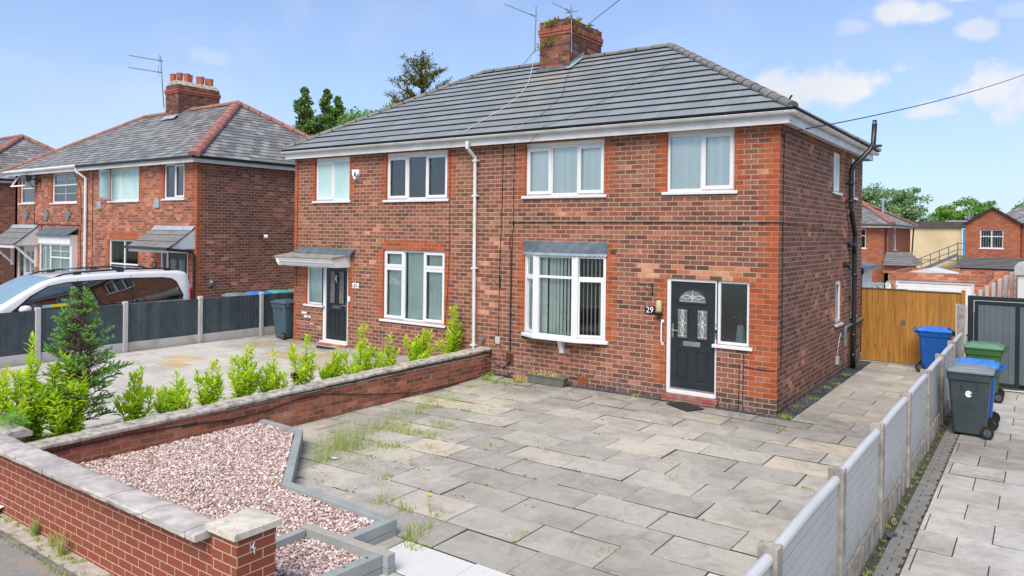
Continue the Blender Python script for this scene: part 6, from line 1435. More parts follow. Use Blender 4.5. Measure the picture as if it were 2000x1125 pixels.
        mb = MB(); mb.T = T; mb.box(-19.45, -19.22, .001, .01, 1.72, 1.88); pl = mb.build('house_number_plate', M['blackgloss'], hs)
        textmesh('number', '33', lambda x, z, y: (-19.335 + x, -.016 - z, 1.795 + y), .15, M['pvcold'], pl)
    # roof
    ze = 5.12; x0, x1 = XL - .3, XR + .3; yr, zr = 3.5, 7.5; aL, aR = XL + apx, XR - apx
    mb = MB(); g = .215
    slope(mb, (x0, -.3, ze), (x1, -.3, ze), (aR, yr, zr), (aL, yr, zr), g, .02)
    slope(mb, (x1, -.3, ze), (x1, 7.2, ze), (aR, yr, zr), (aR, yr, zr), g, .02)
    slope(mb, (x1, 7.2, ze), (x0, 7.2, ze), (aL, yr, zr), (aR, yr, zr), g, .012)
    slope(mb, (x0, 7.2, ze), (x0, -.3, ze), (aL, yr, zr), (aL, yr, zr), g, .012)
    rf = mb.build('roof', [M['slate'], M['slatelip']], hs, recalc=False)
    rg = MB(); u = .02
    ridge(rg, (x1, -.3, ze + u), (aR, yr, zr + u), .17, .42, m1=None); ridge(rg, (x0, -.3, ze + u), (aL, yr, zr + u), .13, .42, m1=None); ridge(rg, (x1, 7.2, ze + u), (aR, yr, zr + u), .15, .42, m1=None); ridge(rg, (aL, yr, zr + u), (aR, yr, zr + u), .13, .42, m1=None); ridge(rg, (x0, 7.2, ze + u), (aL, yr, zr + u), .13, .42, m1=None)
    rg.build('ridge_tiles', M['redridge'], rf)
    f = MB(); f.box(x0, x1 - .08, -.26, -.245, 4.93, 5.07); f.box(x0, XR, -.245, 0, 4.97, 4.985); f.box(x1 - .095, x1 - .08, -.245, 7.1, 4.93, 5.07); f.box(XR, x1 - .095, -.24, 7.1, 4.97, 4.985); f.build('fascia_board', M['pvcold'], hs)
    gt = MB(); gt.tube([(-24.0 if detail else x0, -.31, 5.085), (x1 - .02, -.31, 5.085)], .045, 8); gt.tube([(x1 - .03, -.31, 5.085), (x1 - .03, 7.1, 5.085)], .045, 8); gt.build('gutter', M['blackpvc'], hs)
    if detail: gt = MB(); gt.tube([(x0, -.31, 5.08), (-24.01, -.31, 5.10)], .055, 8); gt.build('white_gutter', M['pvcold'], hs)
    # chimney
    X0, X1, Y0, Y1 = (-24.0, -23.12, 2.92, 4.66) if detail else ((XL + XR) / 2 - 1.9, (XL + XR) / 2 - 1.0, 2.92, 4.66)
    c = MB(); c.box(X0, X1, Y0, Y1, 6.9, 8.10, 0); c.box(X0 - .025, X1 + .025, Y0 - .025, Y1 + .025, 8.10, 8.17, 1); c.box(X0 - .04, X1 + .04, Y0 - .04, Y1 + .04, 8.17, 8.27, 1); c.box(X0, X1, Y0, Y1, 8.27, 8.42, 0); ch = c.build('chimney', [M['chim'], M['chimband']], hs, bevel=.01)
    c = MB(); c.prism([(X0, 8.42), (X1, 8.42), (X1 - .15, 8.6), (X0 + .15, 8.6)], Y0 + .02, Y1 - .02, 'y'); c.build('mortar_flaunching', M['coping'], ch, bevel=.03)
    for i, (dy, dx, h_) in enumerate(((.12, .3, .36), (.42, .25, .46), (.5, .6, .4), (.8, .3, .44), (1.1, .62, .38), (1.22, .28, .44), (1.5, .6, .36), (1.58, .3, .42))):
        c = MB(); c.tube([(X0 + dx, Y0 + dy, 8.52), (X0 + dx, Y0 + dy, 8.52 + h_ * .9), (X0 + dx, Y0 + dy, 8.52 + h_)], [.095, .115, .125], 12); o = c.build('chimney_pot', M['terracotta'], ch)
    l = MB(); l.face([(X0 - .02, Y0 - .006, 7.28), (X1 + .02, Y0 - .006, 7.28), (X1 + .05, Y0 - .2, 7.10), (X0 - .05, Y0 - .2, 7.10)])
    for k in range(8): y = Y0 + k * .085; z = 7.22 + k * .053; l.face([(X1 + .006, y, z - .1), (X1 + .006, y + .1, z - .03), (X1 + .006, y + .1, z + .10), (X1 + .006, y, z + .06)])
    l.build('lead_flashing', M['leadlt'], ch, recalc=False)
    if detail:
        a = MB(); a.tube([(-24.08, 2.9, 7.6), (-24.36, 2.9, 9.62)], .022, 6)
        for (p, q) in (((-24.22, 2.9, 9.42), (-26.27, 2.7, 9.86)), ((-24.24, 2.9, 8.98), (-26.3, 2.7, 9.38))):
            p, q = Vector(p), Vector(q); a.tube([tuple(p), tuple(q)], .012, 5); d = (q - p).normalized(); s = d.cross(Vector((0, 0, 1)))
            for k in range(13): c = p.lerp(q, .15 + .85 * k / 12); a.tube([tuple(c - s * .09), tuple(c + s * .09)], .006, 4); a.tube([tuple(c - Vector((0, 0, .03))), tuple(c + Vector((0, 0, .03)))], .009, 4)
            c = p + d * .2; a.tube([(c.x, c.y, c.z - .22), (c.x - .03, c.y, c.z), (c.x, c.y, c.z + .25)], .01, 4); a.tube([tuple(p), tuple(c + d * .1)], .025, 5)
        a.tube([(-24.1, 2.9, 7.95), (-24.0, 2.95, 7.95)], .012, 4); a.build('television_aerial', M['galv'], hs)
    return hs
left_house(-29.8, -17.0, 'slate-roofed red brick semi-detached pair behind the van, with rows of terracotta chimney pots')
left_house(-52.0, -35.2, 'slate-roofed house with red ridge tiles at the far left photo edge', detail=False, zb=.1)
t = empty('brown_side_gate', (-31.3, .6, .1), 'dark brown board gate beside the far left house', 'gate')
mb = MB()
for k in range(16): mb.box(-32.6 + k * .17, -32.6 + k * .17 + .162, .6, .64, .12, 2.0)
mb.build('boards', M['rust'], t)
mb = MB(); mb.box(-32.7, -29.9, .64, .7, 1.6, 1.7); mb.box(-32.7, -29.9, .64, .7, .4, .5); mb.build('rails', M['rust'], t)
# ================================================================== VAN
def van():
    ox, oy, oz = -15.5, -1.58, .1
    t = empty('people_carrier', (ox, oy, oz), 'silver-white people carrier with black roof rails parked behind the charcoal fence', 'car')
    # local: s = distance forward from the tail (towards -Y), h = lateral (+ towards +X), z
    P = lambda s, h, z: (ox + h, oy - s, oz + z)
    top = [(0.0, 1.02), (.02, 1.45), (.04, 1.64), (.09, 1.73), (.22, 1.775), (.8, 1.80), (1.6, 1.80), (2.4, 1.785), (3.0, 1.755), (3.3, 1.72), (3.6, 1.60), (4.0, 1.38), (4.3, 1.20), (4.42, 1.12), (4.7, 1.05), (5.0, .96), (5.12, .84), (5.18, .6)]
    def zt(s):
        for (a, b), (c, d) in zip(top, top[1:]):
            if a <= s <= c: return b + (d - b) * (s - a) / (c - a)
        return top[-1][1]
    def hw(s, z):            # half width
        w = .955
        if s < .18: w -= .08 * (1 - s / .18) ** 2
        if s > 4.2: w -= .25 * ((s - 4.2) / 1.0) ** 2
        if z > 1.0: w -= .17 * ((z - 1.0) / .8) ** 1.3
        if z < .35: w -= .10 * (.35 - z) / .2
        return w
    def section(s):
        Z = zt(s); o = [(hw(s, .2) - .05, .2)]
        for k in range(1, 13):
            z = .2 + (Z - .10 - .2) * k / 12; o.append((hw(s, z), z))
        b = o[-1][0]
        for a in (20, 45, 70): o.append((b - .12 + .12 * math.cos(R(a)) , Z - .10 + .10 * math.sin(R(a)) * .9))
        for q in (.6, .3, 0): o.append(((b - .12) * q, Z + .012 * (1 - q * q)))
        return o
    mb = MB(); ss = [0, .02, .05, .09, .13, .2, .3, .45, .6, .8, 1.1, 1.4, 1.8, 2.2, 2.6, 2.9, 3.1, 3.25, 3.4, 3.6, 3.8, 4.0, 4.15, 4.3, 4.42, 4.55, 4.7, 4.85, 5.0, 5.06, 5.12, 5.18]
    S = [section(s) for s in ss]
    for i in range(len(ss) - 1):
        for j in range(len(S[0]) - 1):
            for sg in (1, -1):
                q = [(ss[i], S[i][j]), (ss[i + 1], S[i + 1][j]), (ss[i + 1], S[i + 1][j + 1]), (ss[i], S[i][j + 1])]
                s0 = (ss[i] + ss[i + 1]) / 2; zm = (S[i][j][1] + S[i][j + 1][1]) / 2
                mb.face([P(a, sg * b[0], b[1]) for a, b in (q if sg > 0 else q[::-1])])
    for k in (0, -1):
        s = ss[k]; L = S[k]; mb.face([P(s, h, z) for h, z in L] + [P(s, -h, z) for h, z in L[::-1][1:]])
    # weld for smooth shading
    me = bpy.data.meshes.new('body'); me.from_pydata(mb.v, [], mb.f); bm = bmesh.new(); bm.from_mesh(me); bmesh.ops.remove_doubles(bm, verts=bm.verts, dist=.0005); bmesh.ops.recalc_face_normals(bm, faces=bm.faces); bm.to_mesh(me); bm.free()
    me.materials.append(M['car']); me.polygons.foreach_set('use_smooth', [True] * len(me.polygons)); body = bpy.data.objects.new('body', me); COL.objects.link(body); body.parent = t; body.location = -t.location
    sub = body
    def panel(name, poly, m, par, off=.006, fr=None, both=True):
        for sg in ((1, -1) if both else (1,)):
            g = MB(); n = len(poly)
            # fill polygon as a triangle fan of fine strips following the flank
            zs = sorted({p[1] for p in poly}); s_lo = min(p[0] for p in poly); s_hi = max(p[0] for p in poly); N_ = 14; M_ = 8
            def span(s):
                c = []
                for i in range(n):
                    (a, b), (c2, d) = poly[i], poly[(i + 1) % n]
                    if (a - s) * (c2 - s) <= 0 and abs(a - c2) > 1e-9: c.append(b + (d - b) * (s - a) / (c2 - a))
                return (min(c), max(c)) if len(c) > 1 else None
            cols = sorted({s_lo + (s_hi - s_lo) * i / N_ for i in range(N_ + 1)} | {p[0] for p in poly}); col = [(s, span(min(max(s, s_lo + 1e-4), s_hi - 1e-4))) for s in cols]
            for (s0, a), (s1, b) in zip(col, col[1:]):
                if not a or not b: continue
                for k in range(M_):
                    za, zb, zc, zd = a[0] + (a[1] - a[0]) * k / M_, a[0] + (a[1] - a[0]) * (k + 1) / M_, b[0] + (b[1] - b[0]) * (k + 1) / M_, b[0] + (b[1] - b[0]) * k / M_
                    g.face([P(s0, sg * (hw(s0, za) + off), za), P(s0, sg * (hw(s0, zb) + off), zb), P(s1, sg * (hw(s1, zc) + off), zc), P(s1, sg * (hw(s1, zd) + off), zd)])
            o = g.build(name, m, par, recalc=False, smooth=True, weld=True)
        return o
    panel('rear_side_window', [(.33, 1.08), (.29, 1.15), (.43, 1.46), (.54, 1.56), (.75, 1.60), (1.55, 1.62), (1.55, 1.06)], M['privacy'], t)
    panel('sliding_door_window', [(1.58, 1.06), (1.58, 1.62), (2.62, 1.60), (2.72, 1.57), (2.72, 1.04)], M['privacy'], t)
    panel('front_door_window', [(2.93, 1.03), (2.93, 1.575), (3.05, 1.58), (3.42, 1.52), (3.78, 1.32), (4.02, 1.08), (4.0, 1.02)], M['privacy'], t)
    panel('quarter_window', [(4.05, 1.02), (4.05, 1.08), (4.2, 1.02)], M['carrubber'], t)
    panel('door_pillar', [(2.73, 1.04), (2.73, 1.59), (2.92, 1.585), (2.92, 1.03)], M['carrubber'], t, off=.004)
    panel('window_surround', [(.28, 1.05), (.25, 1.15), (.40, 1.50), (.52, 1.59), (.75, 1.625), (1.6, 1.645), (2.7, 1.62), (3.05, 1.605), (3.44, 1.54), (3.82, 1.34), (4.24, 1.0), (4.2, .99)], M['carrubber'], t, off=.003)
    panel('chrome_strip', [(.24, 1.035), (.24, 1.048), (2.0, 1.03), (4.2, .985), (4.2, .972)], M['chrome'], t, off=.008)
    # seen through the driver window: seat back, dashboard, price card
    panel('door_seam', [(1.56, .35), (1.572, .35), (1.572, 1.70), (1.56, 1.70)], M['carrubber'], t, off=.0035)
    panel('door_seam', [(2.80, .35), (2.812, .35), (2.812, 1.66), (2.80, 1.66)], M['carrubber'], t, off=.0035)
    panel('yellow_window_card', [(3.06, 1.07), (3.06, 1.135), (3.42, 1.125), (3.42, 1.06)], M['yellow'], t, off=.0075, both=False)
    panel('blue_window_card', [(3.42, 1.06), (3.42, 1.125), (3.60, 1.12), (3.60, 1.055)], M['cyanp'], t, off=.0075, both=False)
    # windscreen
    g = MB(); n = 10; m_ = 12
    for i in range(n):
        for j in range(m_):
            def Q(a, b):
                s = 3.32 + (4.34 - 3.32) * a; z = zt(s); w = (hw(s, z - .1) - .12) * .97; h = -w + 2 * w * b; return P(s - .004, h, z + .012 * (1 - (h / w) ** 2) + .007)
            g.face([Q(i / n, j / m_), Q((i + 1) / n, j / m_), Q((i + 1) / n, (j + 1) / m_), Q(i / n, (j + 1) / m_)])
    g.build('windscreen', M['privacy'] if 0 else M['screen'], t, recalc=False, smooth=True)
    # roof rails
    for sg in (1, -1):
        g = MB(); g.tube([P(.35, sg * .66, zt(.35) - .0), P(.5, sg * .665, zt(.5) + .045), P(1.5, sg * .67, zt(1.5) + .055), P(2.6, sg * .67, zt(2.6) + .045), P(3.05, sg * .67, zt(3.05) + .03), P(3.45, sg * .67, zt(3.45) - .015)], [.012, .022, .022, .022, .02, .012], 7)
        for s in (.55, 1.75, 2.75): g.box(*[sorted((ox + sg * .64, ox + sg * .70))[0], sorted((ox + sg * .64, ox + sg * .70))[1]], oy - s - .08, oy - s + .08, oz + zt(s) - .02, oz + zt(s) + .05)
        g.build('roof_rail', M['carrail'], t)
    for s in (1.25, 2.5): g = MB(); g.box(ox - .70, ox + .70, oy - s - .03, oy - s + .03, oz + zt(s) + .055, oz + zt(s) + .08); g.build('roof_bar', M['chrome'], t, bevel=.008)
    for sg in (1, -1):
        g = MB(); cx_ = sg * 1.06; pts = []
        for k, (s, r_) in enumerate(((3.86, .05), (3.90, .085), (3.98, .095), (4.06, .075), (4.10, .02))): pts.append((s, r_))
        g.tube([P(s, cx_, 1.06) for s, r_ in pts], [r_ for s, r_ in pts], 12); g.tube([P(3.98, sg * .9, 1.02), P(3.98, cx_ - sg * .05, 1.03)], .03, 6); g.build('wing_mirror', M['chrome' if 0 else 'car'], t, smooth=True)
    for sg in (1, -1): g = MB(); g.box(min(ox + sg * .70, ox + sg * .90), max(ox + sg * .70, ox + sg * .90), oy - .04, oy + .035, oz + .75, oz + 1.30); g.build('rear_lamp', M['redlens'], t, bevel=.02)
    g = MB(); g.box(ox - .75, ox + .75, oy - .02, oy + .02, oz + 1.08, oz + 1.62); g.build('rear_window', M['privacy'], t, bevel=.02)
    g = MB(); g.tube([P(.22, 0, zt(.25)), P(.12, 0, zt(.25) + .14)], .006, 4); g.build('aerial', M['carrail'], t)
    for s in (.95, 4.15):
        for sg in (1, -1):
            g = MB(); g.tube([P(s, sg * .76, .32), P(s, sg * .97, .32)], .33, 24); w_ = g.build('wheel', M['tyre'], t, bevel=.02)
            g = MB(); g.tube([P(s, sg * .965, .32), P(s, sg * .975, .32)], .21, 16); g.build('rim', M['chrome'], w_)
M['screen'] = glassmat('windscreen_glass', (.60, .74, .72), .10, .03)
van()
mb = MB()
t = empty('dark_car', (-31.5, -2.6, .1), 'dark car roof and window just visible behind the people carrier, far left', 'car')
prof = [(0, .25), (.05, .8), (.5, .95), (1.1, 1.38), (2.4, 1.42), (3.3, 1.0), (4.2, .8), (4.3, .3)]
mb = MB()
for (h0, h1, z0_, z1_) in ((-.85, .85, 0, 1),): mb.prism([(-2.6 - 4.3 + s, .1 + z) for s, z in prof], -32.3, -30.7, 'x')
mb.build('body', M['gateframe'], t, bevel=.1)
mb = MB(); mb.prism([(-6.9 + s, .1 + z) for s, z in [(.75, 1.0), (1.2, 1.3), (2.3, 1.34), (3.0, 1.02)]], -30.705, -30.69, 'x'); mb.build('side_window', M['privacy'], t)
# ================================================================== BACKGROUND RIGHT
def simple_roof(mb, x0, x1, y0, y1, ze, zr, ins, g=.22, lip=.012, m0=0, m1=1):
    ym = (y0 + y1) / 2; a, b = x0 + ins, x1 - ins
    slope(mb, (x0, y0, ze), (x1, y0, ze), (b, ym, zr), (a, ym, zr), g, lip, m0, m1); slope(mb, (x1, y0, ze), (x1, y1, ze), (b, ym, zr), (b, ym, zr), g, lip, m0, m1)
    slope(mb, (x1, y1, ze), (x0, y1, ze), (a, ym, zr), (b, ym, zr), g, lip, m0, m1); slope(mb, (x0, y1, ze), (x0, y0, ze), (a, ym, zr), (a, ym, zr), g, lip, m0, m1)
# garage
t = empty('brick_garage', (.8, 16, 0), 'reclaimed brick garage with white ribbed roller door behind the wooden gate', 'garage')
wall('front_wall', TF(14), -.62, 2.17, 0, 1.86, [(-.28, 1.86, 0, 1.6)], [], [M['garage']], t)
mb = MB(); mb.box(-.62, -.5, 14.0, 19.5, 0, 1.8); mb.box(2.05, 2.17, 14.001, 19.5, 0, 1.78); mb.box(-.5, 2.05, 19.4, 19.5, 0, 1.8); mb.box(-.62, 2.17, 14.002, 14.12, 1.60, 1.855); mb.build('side_walls', M['garage'], t)
mb = MB(); mb.prism([(-.1, 1.80), (.6, 1.97), (1.3, 1.80), (1.3, 1.77), (-.1, 1.77)], 14.4, 16.3, 'y'); mb.build('white_roof', M['pvcold'], t)
mb = MB(); z = 0.02
while z < 1.5: mb.box(-.22, 1.80, 14.06, 14.085, z, z + .085); mb.box(-.22, 1.80, 14.07, 14.09, z + .085, z + .10); z += .10
d = mb.build('roller_door', M['white'], t)
mb = MB(); mb.box(-.28, -.22, 14.03, 14.1, 0, 1.6); mb.box(1.80, 1.86, 14.03, 14.1, 0, 1.6); mb.box(-.22, 1.80, 14.03, 14.1, 1.53, 1.6); mb.build('door_frame', M['pvc'], t)
mb = MB(); mb.box(2.18, 2.9, 17.5, 17.7, 0, 1.86); mb.box(2.17, 2.3, 14.2, 17.5, 0, 1.60); mb.build('side_pier', M['garage'], t)
t = empty('bird_box', (-.48, 13.9, 1.3), 'small white bird box on the garage brickwork', 'bird box')
mb = MB(); mb.prism([(-.56, 1.3), (-.40, 1.3), (-.40, 1.47), (-.48, 1.54), (-.56, 1.47)], 13.88, 13.99, 'y'); mb.build('box', M['white'], t)
mb = MB(); mb.prism([(-.59, 1.46), (-.48, 1.56), (-.37, 1.46), (-.37, 1.48), (-.48, 1.58), (-.59, 1.48)], 13.86, 13.99, 'y'); mb.build('roof', M['leadlt'], t); mb = MB(); mb.tube([(-.48, 13.87, 1.46), (-.48, 13.885, 1.46)], .018, 8); mb.build('hole', M['black'], t)
# pale concrete sectional fence stepping away
t = empty('concrete_panel_fence', (2.6, 12, 0), 'white-grey ribbed concrete panel fence beyond the grey gate', 'fence')
for k in range(9):
    mb = MB(); x = 2.05 + k * .125; y = 10.2 + k * .42; mb.box(x, x + .09, y, y + .30, 0, 1.50 + k * .085); mb.build('panel', M['conclt'], t, bevel=.01)
t = empty('concrete_garage', (4.5, 9.5, 0), 'pale concrete garage corner at the right photo edge', 'garage')
mb = MB(); mb.box(3.07, 6.5, 9.0, 13, 0, 2.10); mb.build('wall', M['slabW'], t); mb = MB(); mb.prism([(3.0, 2.101), (6.6, 2.101), (6.6, 2.5), (4.8, 2.7), (3.0, 2.30)], 8.95, 13.1, 'y'); mb.build('roof_edge', M['conclt'], t)
# small lean-to behind the main house
t = empty('timber_lean_to', (-.6, 8.8, 0), 'small pitched lean-to with black downpipe behind the house corner', 'lean-to')
mb = MB(); mb.box(-2.6, -.38, 8.2, 10.5, 0, 2.15); mb.build('wall', M['timberwhite'], t)
mb = MB(); mb.prism([(-2.6, 2.9), (-.25, 2.18), (-.25, 2.12), (-2.6, 2.8)], 8.1, 10.6, 'y'); mb.build('roof', M['greyridge'], t)
mb = MB(); mb.tube([(-.2, 8.1, 2.12), (-.2, 10.6, 2.12)], .05, 7); mb.tube([(-.2, 8.3, 2.1), (-.27, 8.3, 1.95), (-.27, 8.3, 0)], .04, 7); mb.build('gutter', M['blackpvc'], t)
# back houses
def back_house_left():
    t = empty('back_house', (-6.5, 40, 0), 'small hipped slate-roofed brick house behind the gates, left of the cream building', 'house')
    wn = [(-5.7, -5.1, 2.30, 3.42)]
    wall('front_wall', TF(36), -10, -3.9, 0, 3.66, [(-5.72, -5.1, 2.25, 3.42)], [], [M['far']], t, bh=.5)
    window(TF(36), -5.72, -5.1, 2.25, 3.42, (1,), t, trans=3.0, blind=('dark', [(.2, .8)]))
    wall('side_wall', TS(-3.9), 36, 45, 0, 3.66, [(38.0, 39.2, 2.15, 3.5)], [], [M['far']], t, bh=.5)
    window(TS(-3.9), 38.0, 39.2, 2.15, 3.5, (1,), t, trans=3.0)
    mb = MB(); mb.box(-10, -9.8, 36, 45, 0, 3.66); mb.box(-9.8, -3.95, 44.8, 45, 0, 3.66); mb.box(-9.8, -4.1, 37.5, 37.7, 0, 3.6); mb.build('rear_wall', M['far'], t)
    mb = MB(); simple_roof(mb, -10.3, -3.6, 35.6, 45.3, 3.72, 5.15, 2.6); rf = mb.build('roof', [M['slate'], M['slatelip']], t, recalc=False)
    rg = MB(); ridge(rg, (-3.6, 35.6, 3.75), (-6.2, 40.4, 5.2), .17, .45, m1=None); ridge(rg, (-3.6, 45.3, 3.75), (-6.2, 40.4, 5.2), .17, .45, m1=None); ridge(rg, (-7.7, 40.4, 5.18), (-6.2, 40.4, 5.18), .17, .45, m1=None); rg.build('ridge_tiles', M['redridge'], rf)
    mb = MB(); mb.tube([(-10.2, 35.5, 3.66), (-3.5, 35.5, 3.66)], .06, 6); mb.tube([(-3.5, 35.5, 3.66), (-3.5, 45.3, 3.66)], .06, 6); mb.tube([(-4.0, 35.9, 3.6), (-4.0, 35.9, 0)], .05, 6); mb.tube([(-3.7, 45, 3.6), (-3.8, 45, 1.5)], .05, 6); mb.build('gutter', M['blackpvc'], t)
    mb = MB(); mb.box(-10, -3.7, 35.55, 35.6, 3.5, 3.68); mb.box(-3.75, -3.7, 35.6, 45.2, 3.5, 3.68); mb.build('fascia_board', M['pvcold'], t)
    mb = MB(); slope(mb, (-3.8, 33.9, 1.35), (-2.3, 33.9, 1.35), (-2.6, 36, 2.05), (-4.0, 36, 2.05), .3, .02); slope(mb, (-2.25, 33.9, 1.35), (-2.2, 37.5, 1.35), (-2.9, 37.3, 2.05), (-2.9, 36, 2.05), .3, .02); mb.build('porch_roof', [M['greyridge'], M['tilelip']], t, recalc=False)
    mb = MB(); mb.box(-3.8, -2.4, 34.2, 36, 0, 1.34); mb.build('porch_wall', M['far'], t)
    mb = MB(); mb.tube([(-5.0, 41, 4.4), (-5.0, 41, 5.35)], .07, 7); mb.box(-5.2, -4.8, 40.95, 41.05, 5.35, 5.45); mb.build('flue', M['leadlt'], t)
back_house_left()
def back_house_right():
    t = empty('back_house', (1.5, 46, 0), 'gabled brick house with white four-light window behind the gates on the right', 'house')
    wall('front_wall', TF(42), -.44, 2.42, 0, 3.9, [(.35, 1.56, 2.32, 3.46)], [(99, -.44, 0, 3.9, .3), (2.42, 99, 0, 3.9, .3)], [M['far'], M['orange']], t, bh=.5)
    mb = MB(); mb.face([(-.44, 42, 3.9), (2.42, 42, 3.9), (1.0, 42, 4.82)]); mb.box(-.44, -.24, 42.01, 50, 0, 3.9); mb.box(2.22, 2.42, 42.01, 50, 0, 3.9); mb.box(-.2, 2.2, 43.2, 43.3, 0, 3.9); mb.build('gable', M['far'], t, recalc=False)
    window(TF(42), .35, 1.56, 2.32, 3.46, (1, 1), t, trans=3.05, blind=('vert', .12, .9, 0, 1))
    mb = MB(); mb.face([(-.6, 41.85, 3.82), (1.0, 41.85, 4.9), (1.0, 50, 4.9), (-.6, 50, 3.82)]); mb.face([(2.6, 41.85, 3.82), (1.0, 41.85, 4.9), (1.0, 50, 4.9), (2.6, 50, 3.82)])
    mb.prism([(-.6, 3.72), (-.6, 3.82), (1.0, 4.9), (2.6, 3.82), (2.6, 3.72), (1.0, 4.8)], 41.8, 41.9, 'y', 1)
    simple_roof(mb, .6, 9, 43, 51, 3.9, 5.6, 2.6); mb.build('roof', [M['slate'], M['carrail']], t, recalc=False)
    mb = MB(); mb.box(2.45, 9, 43.3, 50.9, 0, 3.9); mb.build('main_wall', M['far'], t)
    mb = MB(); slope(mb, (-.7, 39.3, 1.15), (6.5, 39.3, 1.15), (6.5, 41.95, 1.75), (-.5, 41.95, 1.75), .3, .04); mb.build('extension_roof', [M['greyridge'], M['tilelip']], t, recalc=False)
    mb = MB(); mb.box(-.5, 6.3, 39.5, 41.95, 0, 1.12); mb.box(-.5, 6.4, 39.35, 39.45, .98, 1.15, 1); mb.build('extension_wall', [M['side'], M['carrail']], t)
    mb = MB(); mb.box(1.3, 2.0, 39.44, 39.5, .2, .95); mb.build('extension_window', M['pvc'], t)
back_house_right()
t = empty('cream_building', (-4.5, 60, 0), 'flat-roofed cream rendered building with blue door and dark roof edge', 'building')
mb = MB(); mb.box(-10, 2, 58, 75, 0, 3.75); mb.build('wall', M['cream'], t); mb = MB(); mb.box(-10.1, 2.1, 57.8, 75, 3.75, 4.27); mb.build('roof_edge', M['flatroof'], t); mb = MB(); mb.box(-3, 1, 57.9, 75, 4.275, 4.33); mb.build('roof_trim', M['pvcold'], t)
mb = MB(); mb.box(-1.75, -.6, 57.9, 58, 1.5, 3.6); mb.build('door', M['bluedoor'], t); mb = MB(); mb.box(-1.85, -1.76, 57.85, 58, 1.5, 3.7); mb.box(-1.75, -.5, 57.85, 58, 3.61, 3.7); mb.build('door_frame', M['pvc'], t)
mb = MB(); mb.box(-10, -2, 57.95, 58, 1.10, 1.16); mb.build('string_course', M['cream'], t)
mb = MB(); mb.tube([(-1.3, 57, 3.7), (-1.3, 57, 5.1)], .03, 5)
for k in range(4): mb.tube([(-1.6, 57, 4.5 + k * .13), (-1.0, 57, 4.5 + k * .13)], .02, 4)
mb.build('aerial_mast', M['leadlt'], t)
t = empty('metal_staircase', (-2.6, 55, 0), 'grey steel outdoor staircase rising to the blue door', 'staircase')
mb = MB(); A, B = Vector((-5.2, 56.5, -.2)), Vector((-2.0, 56.5, 1.45))
mb.prism([(A.x, A.z), (B.x, B.z), (B.x, B.z + .28), (A.x, A.z + .28)], 56.4, 56.5, 'y'); mb.box(-2.0, -.5, 56.3, 57.8, 1.40, 1.52)
for k in range(12): q = A.lerp(B, (k + .5) / 12); mb.box(q.x - .15, q.x + .15, 56.5, 57.5, q.z + .1, q.z + .14)
mb.build('flight', M['stair'], t)
mb = MB(); up = Vector((0, 0, .95))
for f in (.45, .95): mb.tube([tuple(A + Vector((0, 0, f + .2))), tuple(B + Vector((0, 0, f + .1))), (-.5, 56.4, 1.5 + f)], .035, 5)
for k in range(6): q = A.lerp(B, k / 5); mb.tube([tuple(q), tuple(q + Vector((0, 0, 1.15)))], .035, 5)
for x in (-2.0, -1.2, -.5): mb.tube([(x, 56.4, 1.5), (x, 56.4, 2.5)], .035, 5)
for f in (.1, .5): mb.tube([(-6.6, 56.4, .2 + f + .15), (-5.2, 56.45, .2 + f + .15)], .035, 5)
mb.tube([(-2.0, 56.5, 1.4), (-2.0, 56.5, -.2)], .06, 5); mb.build('handrail', M['stair'], t)
# ================================================================== TREES
def tree(name, x, y, h, cr, cz, m, n, seed, label, trunk='bark', leaf=.28, clumps=28, shape='round', group=None, cat='tree', zb=0):
    r = np.random.default_rng(seed); rr = random.Random(seed); t = empty(name, (x, y, zb), label, cat, group)
    tr = MB(); tr.tube([(x, y, zb - .3), (x + .1, y, zb + h * .35), (x, y + .1, zb + h * .6), (x, y, zb + h * .93)], [h * .028, h * .02, h * .012, .03], 8)
    V = []; cents = []
    for k in range(clumps):
        if shape == 'cone':
            q = rr.random() ** .8; z = cz - cr[1] + 2 * cr[1] * q; rad = cr[0] * (1 - q) ** .8 * rr.uniform(.2, 1.1); a = rr.uniform(0, 6.283); c = (x + rad * math.cos(a), y + rad * math.sin(a), zb + z); s = cr[0] * .30 * (1.18 - q)
        else:
            a = rr.uniform(0, 6.283); e = math.asin(rr.uniform(-.75, 1)); q = rr.uniform(.35, 1) ** .6; c = (x + cr[0] * q * math.cos(a) * math.cos(e), y + cr[0] * q * math.sin(a) * math.cos(e), zb + cz + cr[1] * q * math.sin(e)); s = cr[0] * rr.uniform(.16, .34)
        cents.append((c, s)); zz = zb + (c[2] - zb) * .62; tr.tube([(x, y, zz), ((x + c[0]) / 2, (y + c[1]) / 2, (zz + c[2]) / 2 + .1), c], [h * .007 + .01, h * .004 + .01, .012], 5, cap=False)
    per = n // clumps; Fs = []
    for c, s in cents:
        d = r.normal(size=(per, 3)); d /= np.linalg.norm(d, axis=1)[:, None]; rad = s * r.uniform(.25, 1.25, (per, 1)) ; p = np.array(c) + d * rad * np.array([1.15, 1.15, .8 if shape == 'round' else 1.0])
        u = r.normal(size=(per, 3)); u /= np.linalg.norm(u, axis=1)[:, None]; w = np.cross(u, r.normal(size=(per, 3))); w /= np.linalg.norm(w, axis=1)[:, None]; L = leaf * r.uniform(.5, 1.1, (per, 1))
        V.append(np.stack([p - u * L * .5, p + w * L * .32, p + u * L * .5, p - w * L * .32], 1).reshape(-1, 3))
    V = np.concatenate(V); F = np.arange(len(V)).reshape(-1, 4)
    npmesh('crown', V, F, M[m], t); tr.build('trunk', M[trunk], t, recalc=False)
    return t
G1 = 'trees behind the two brick houses'
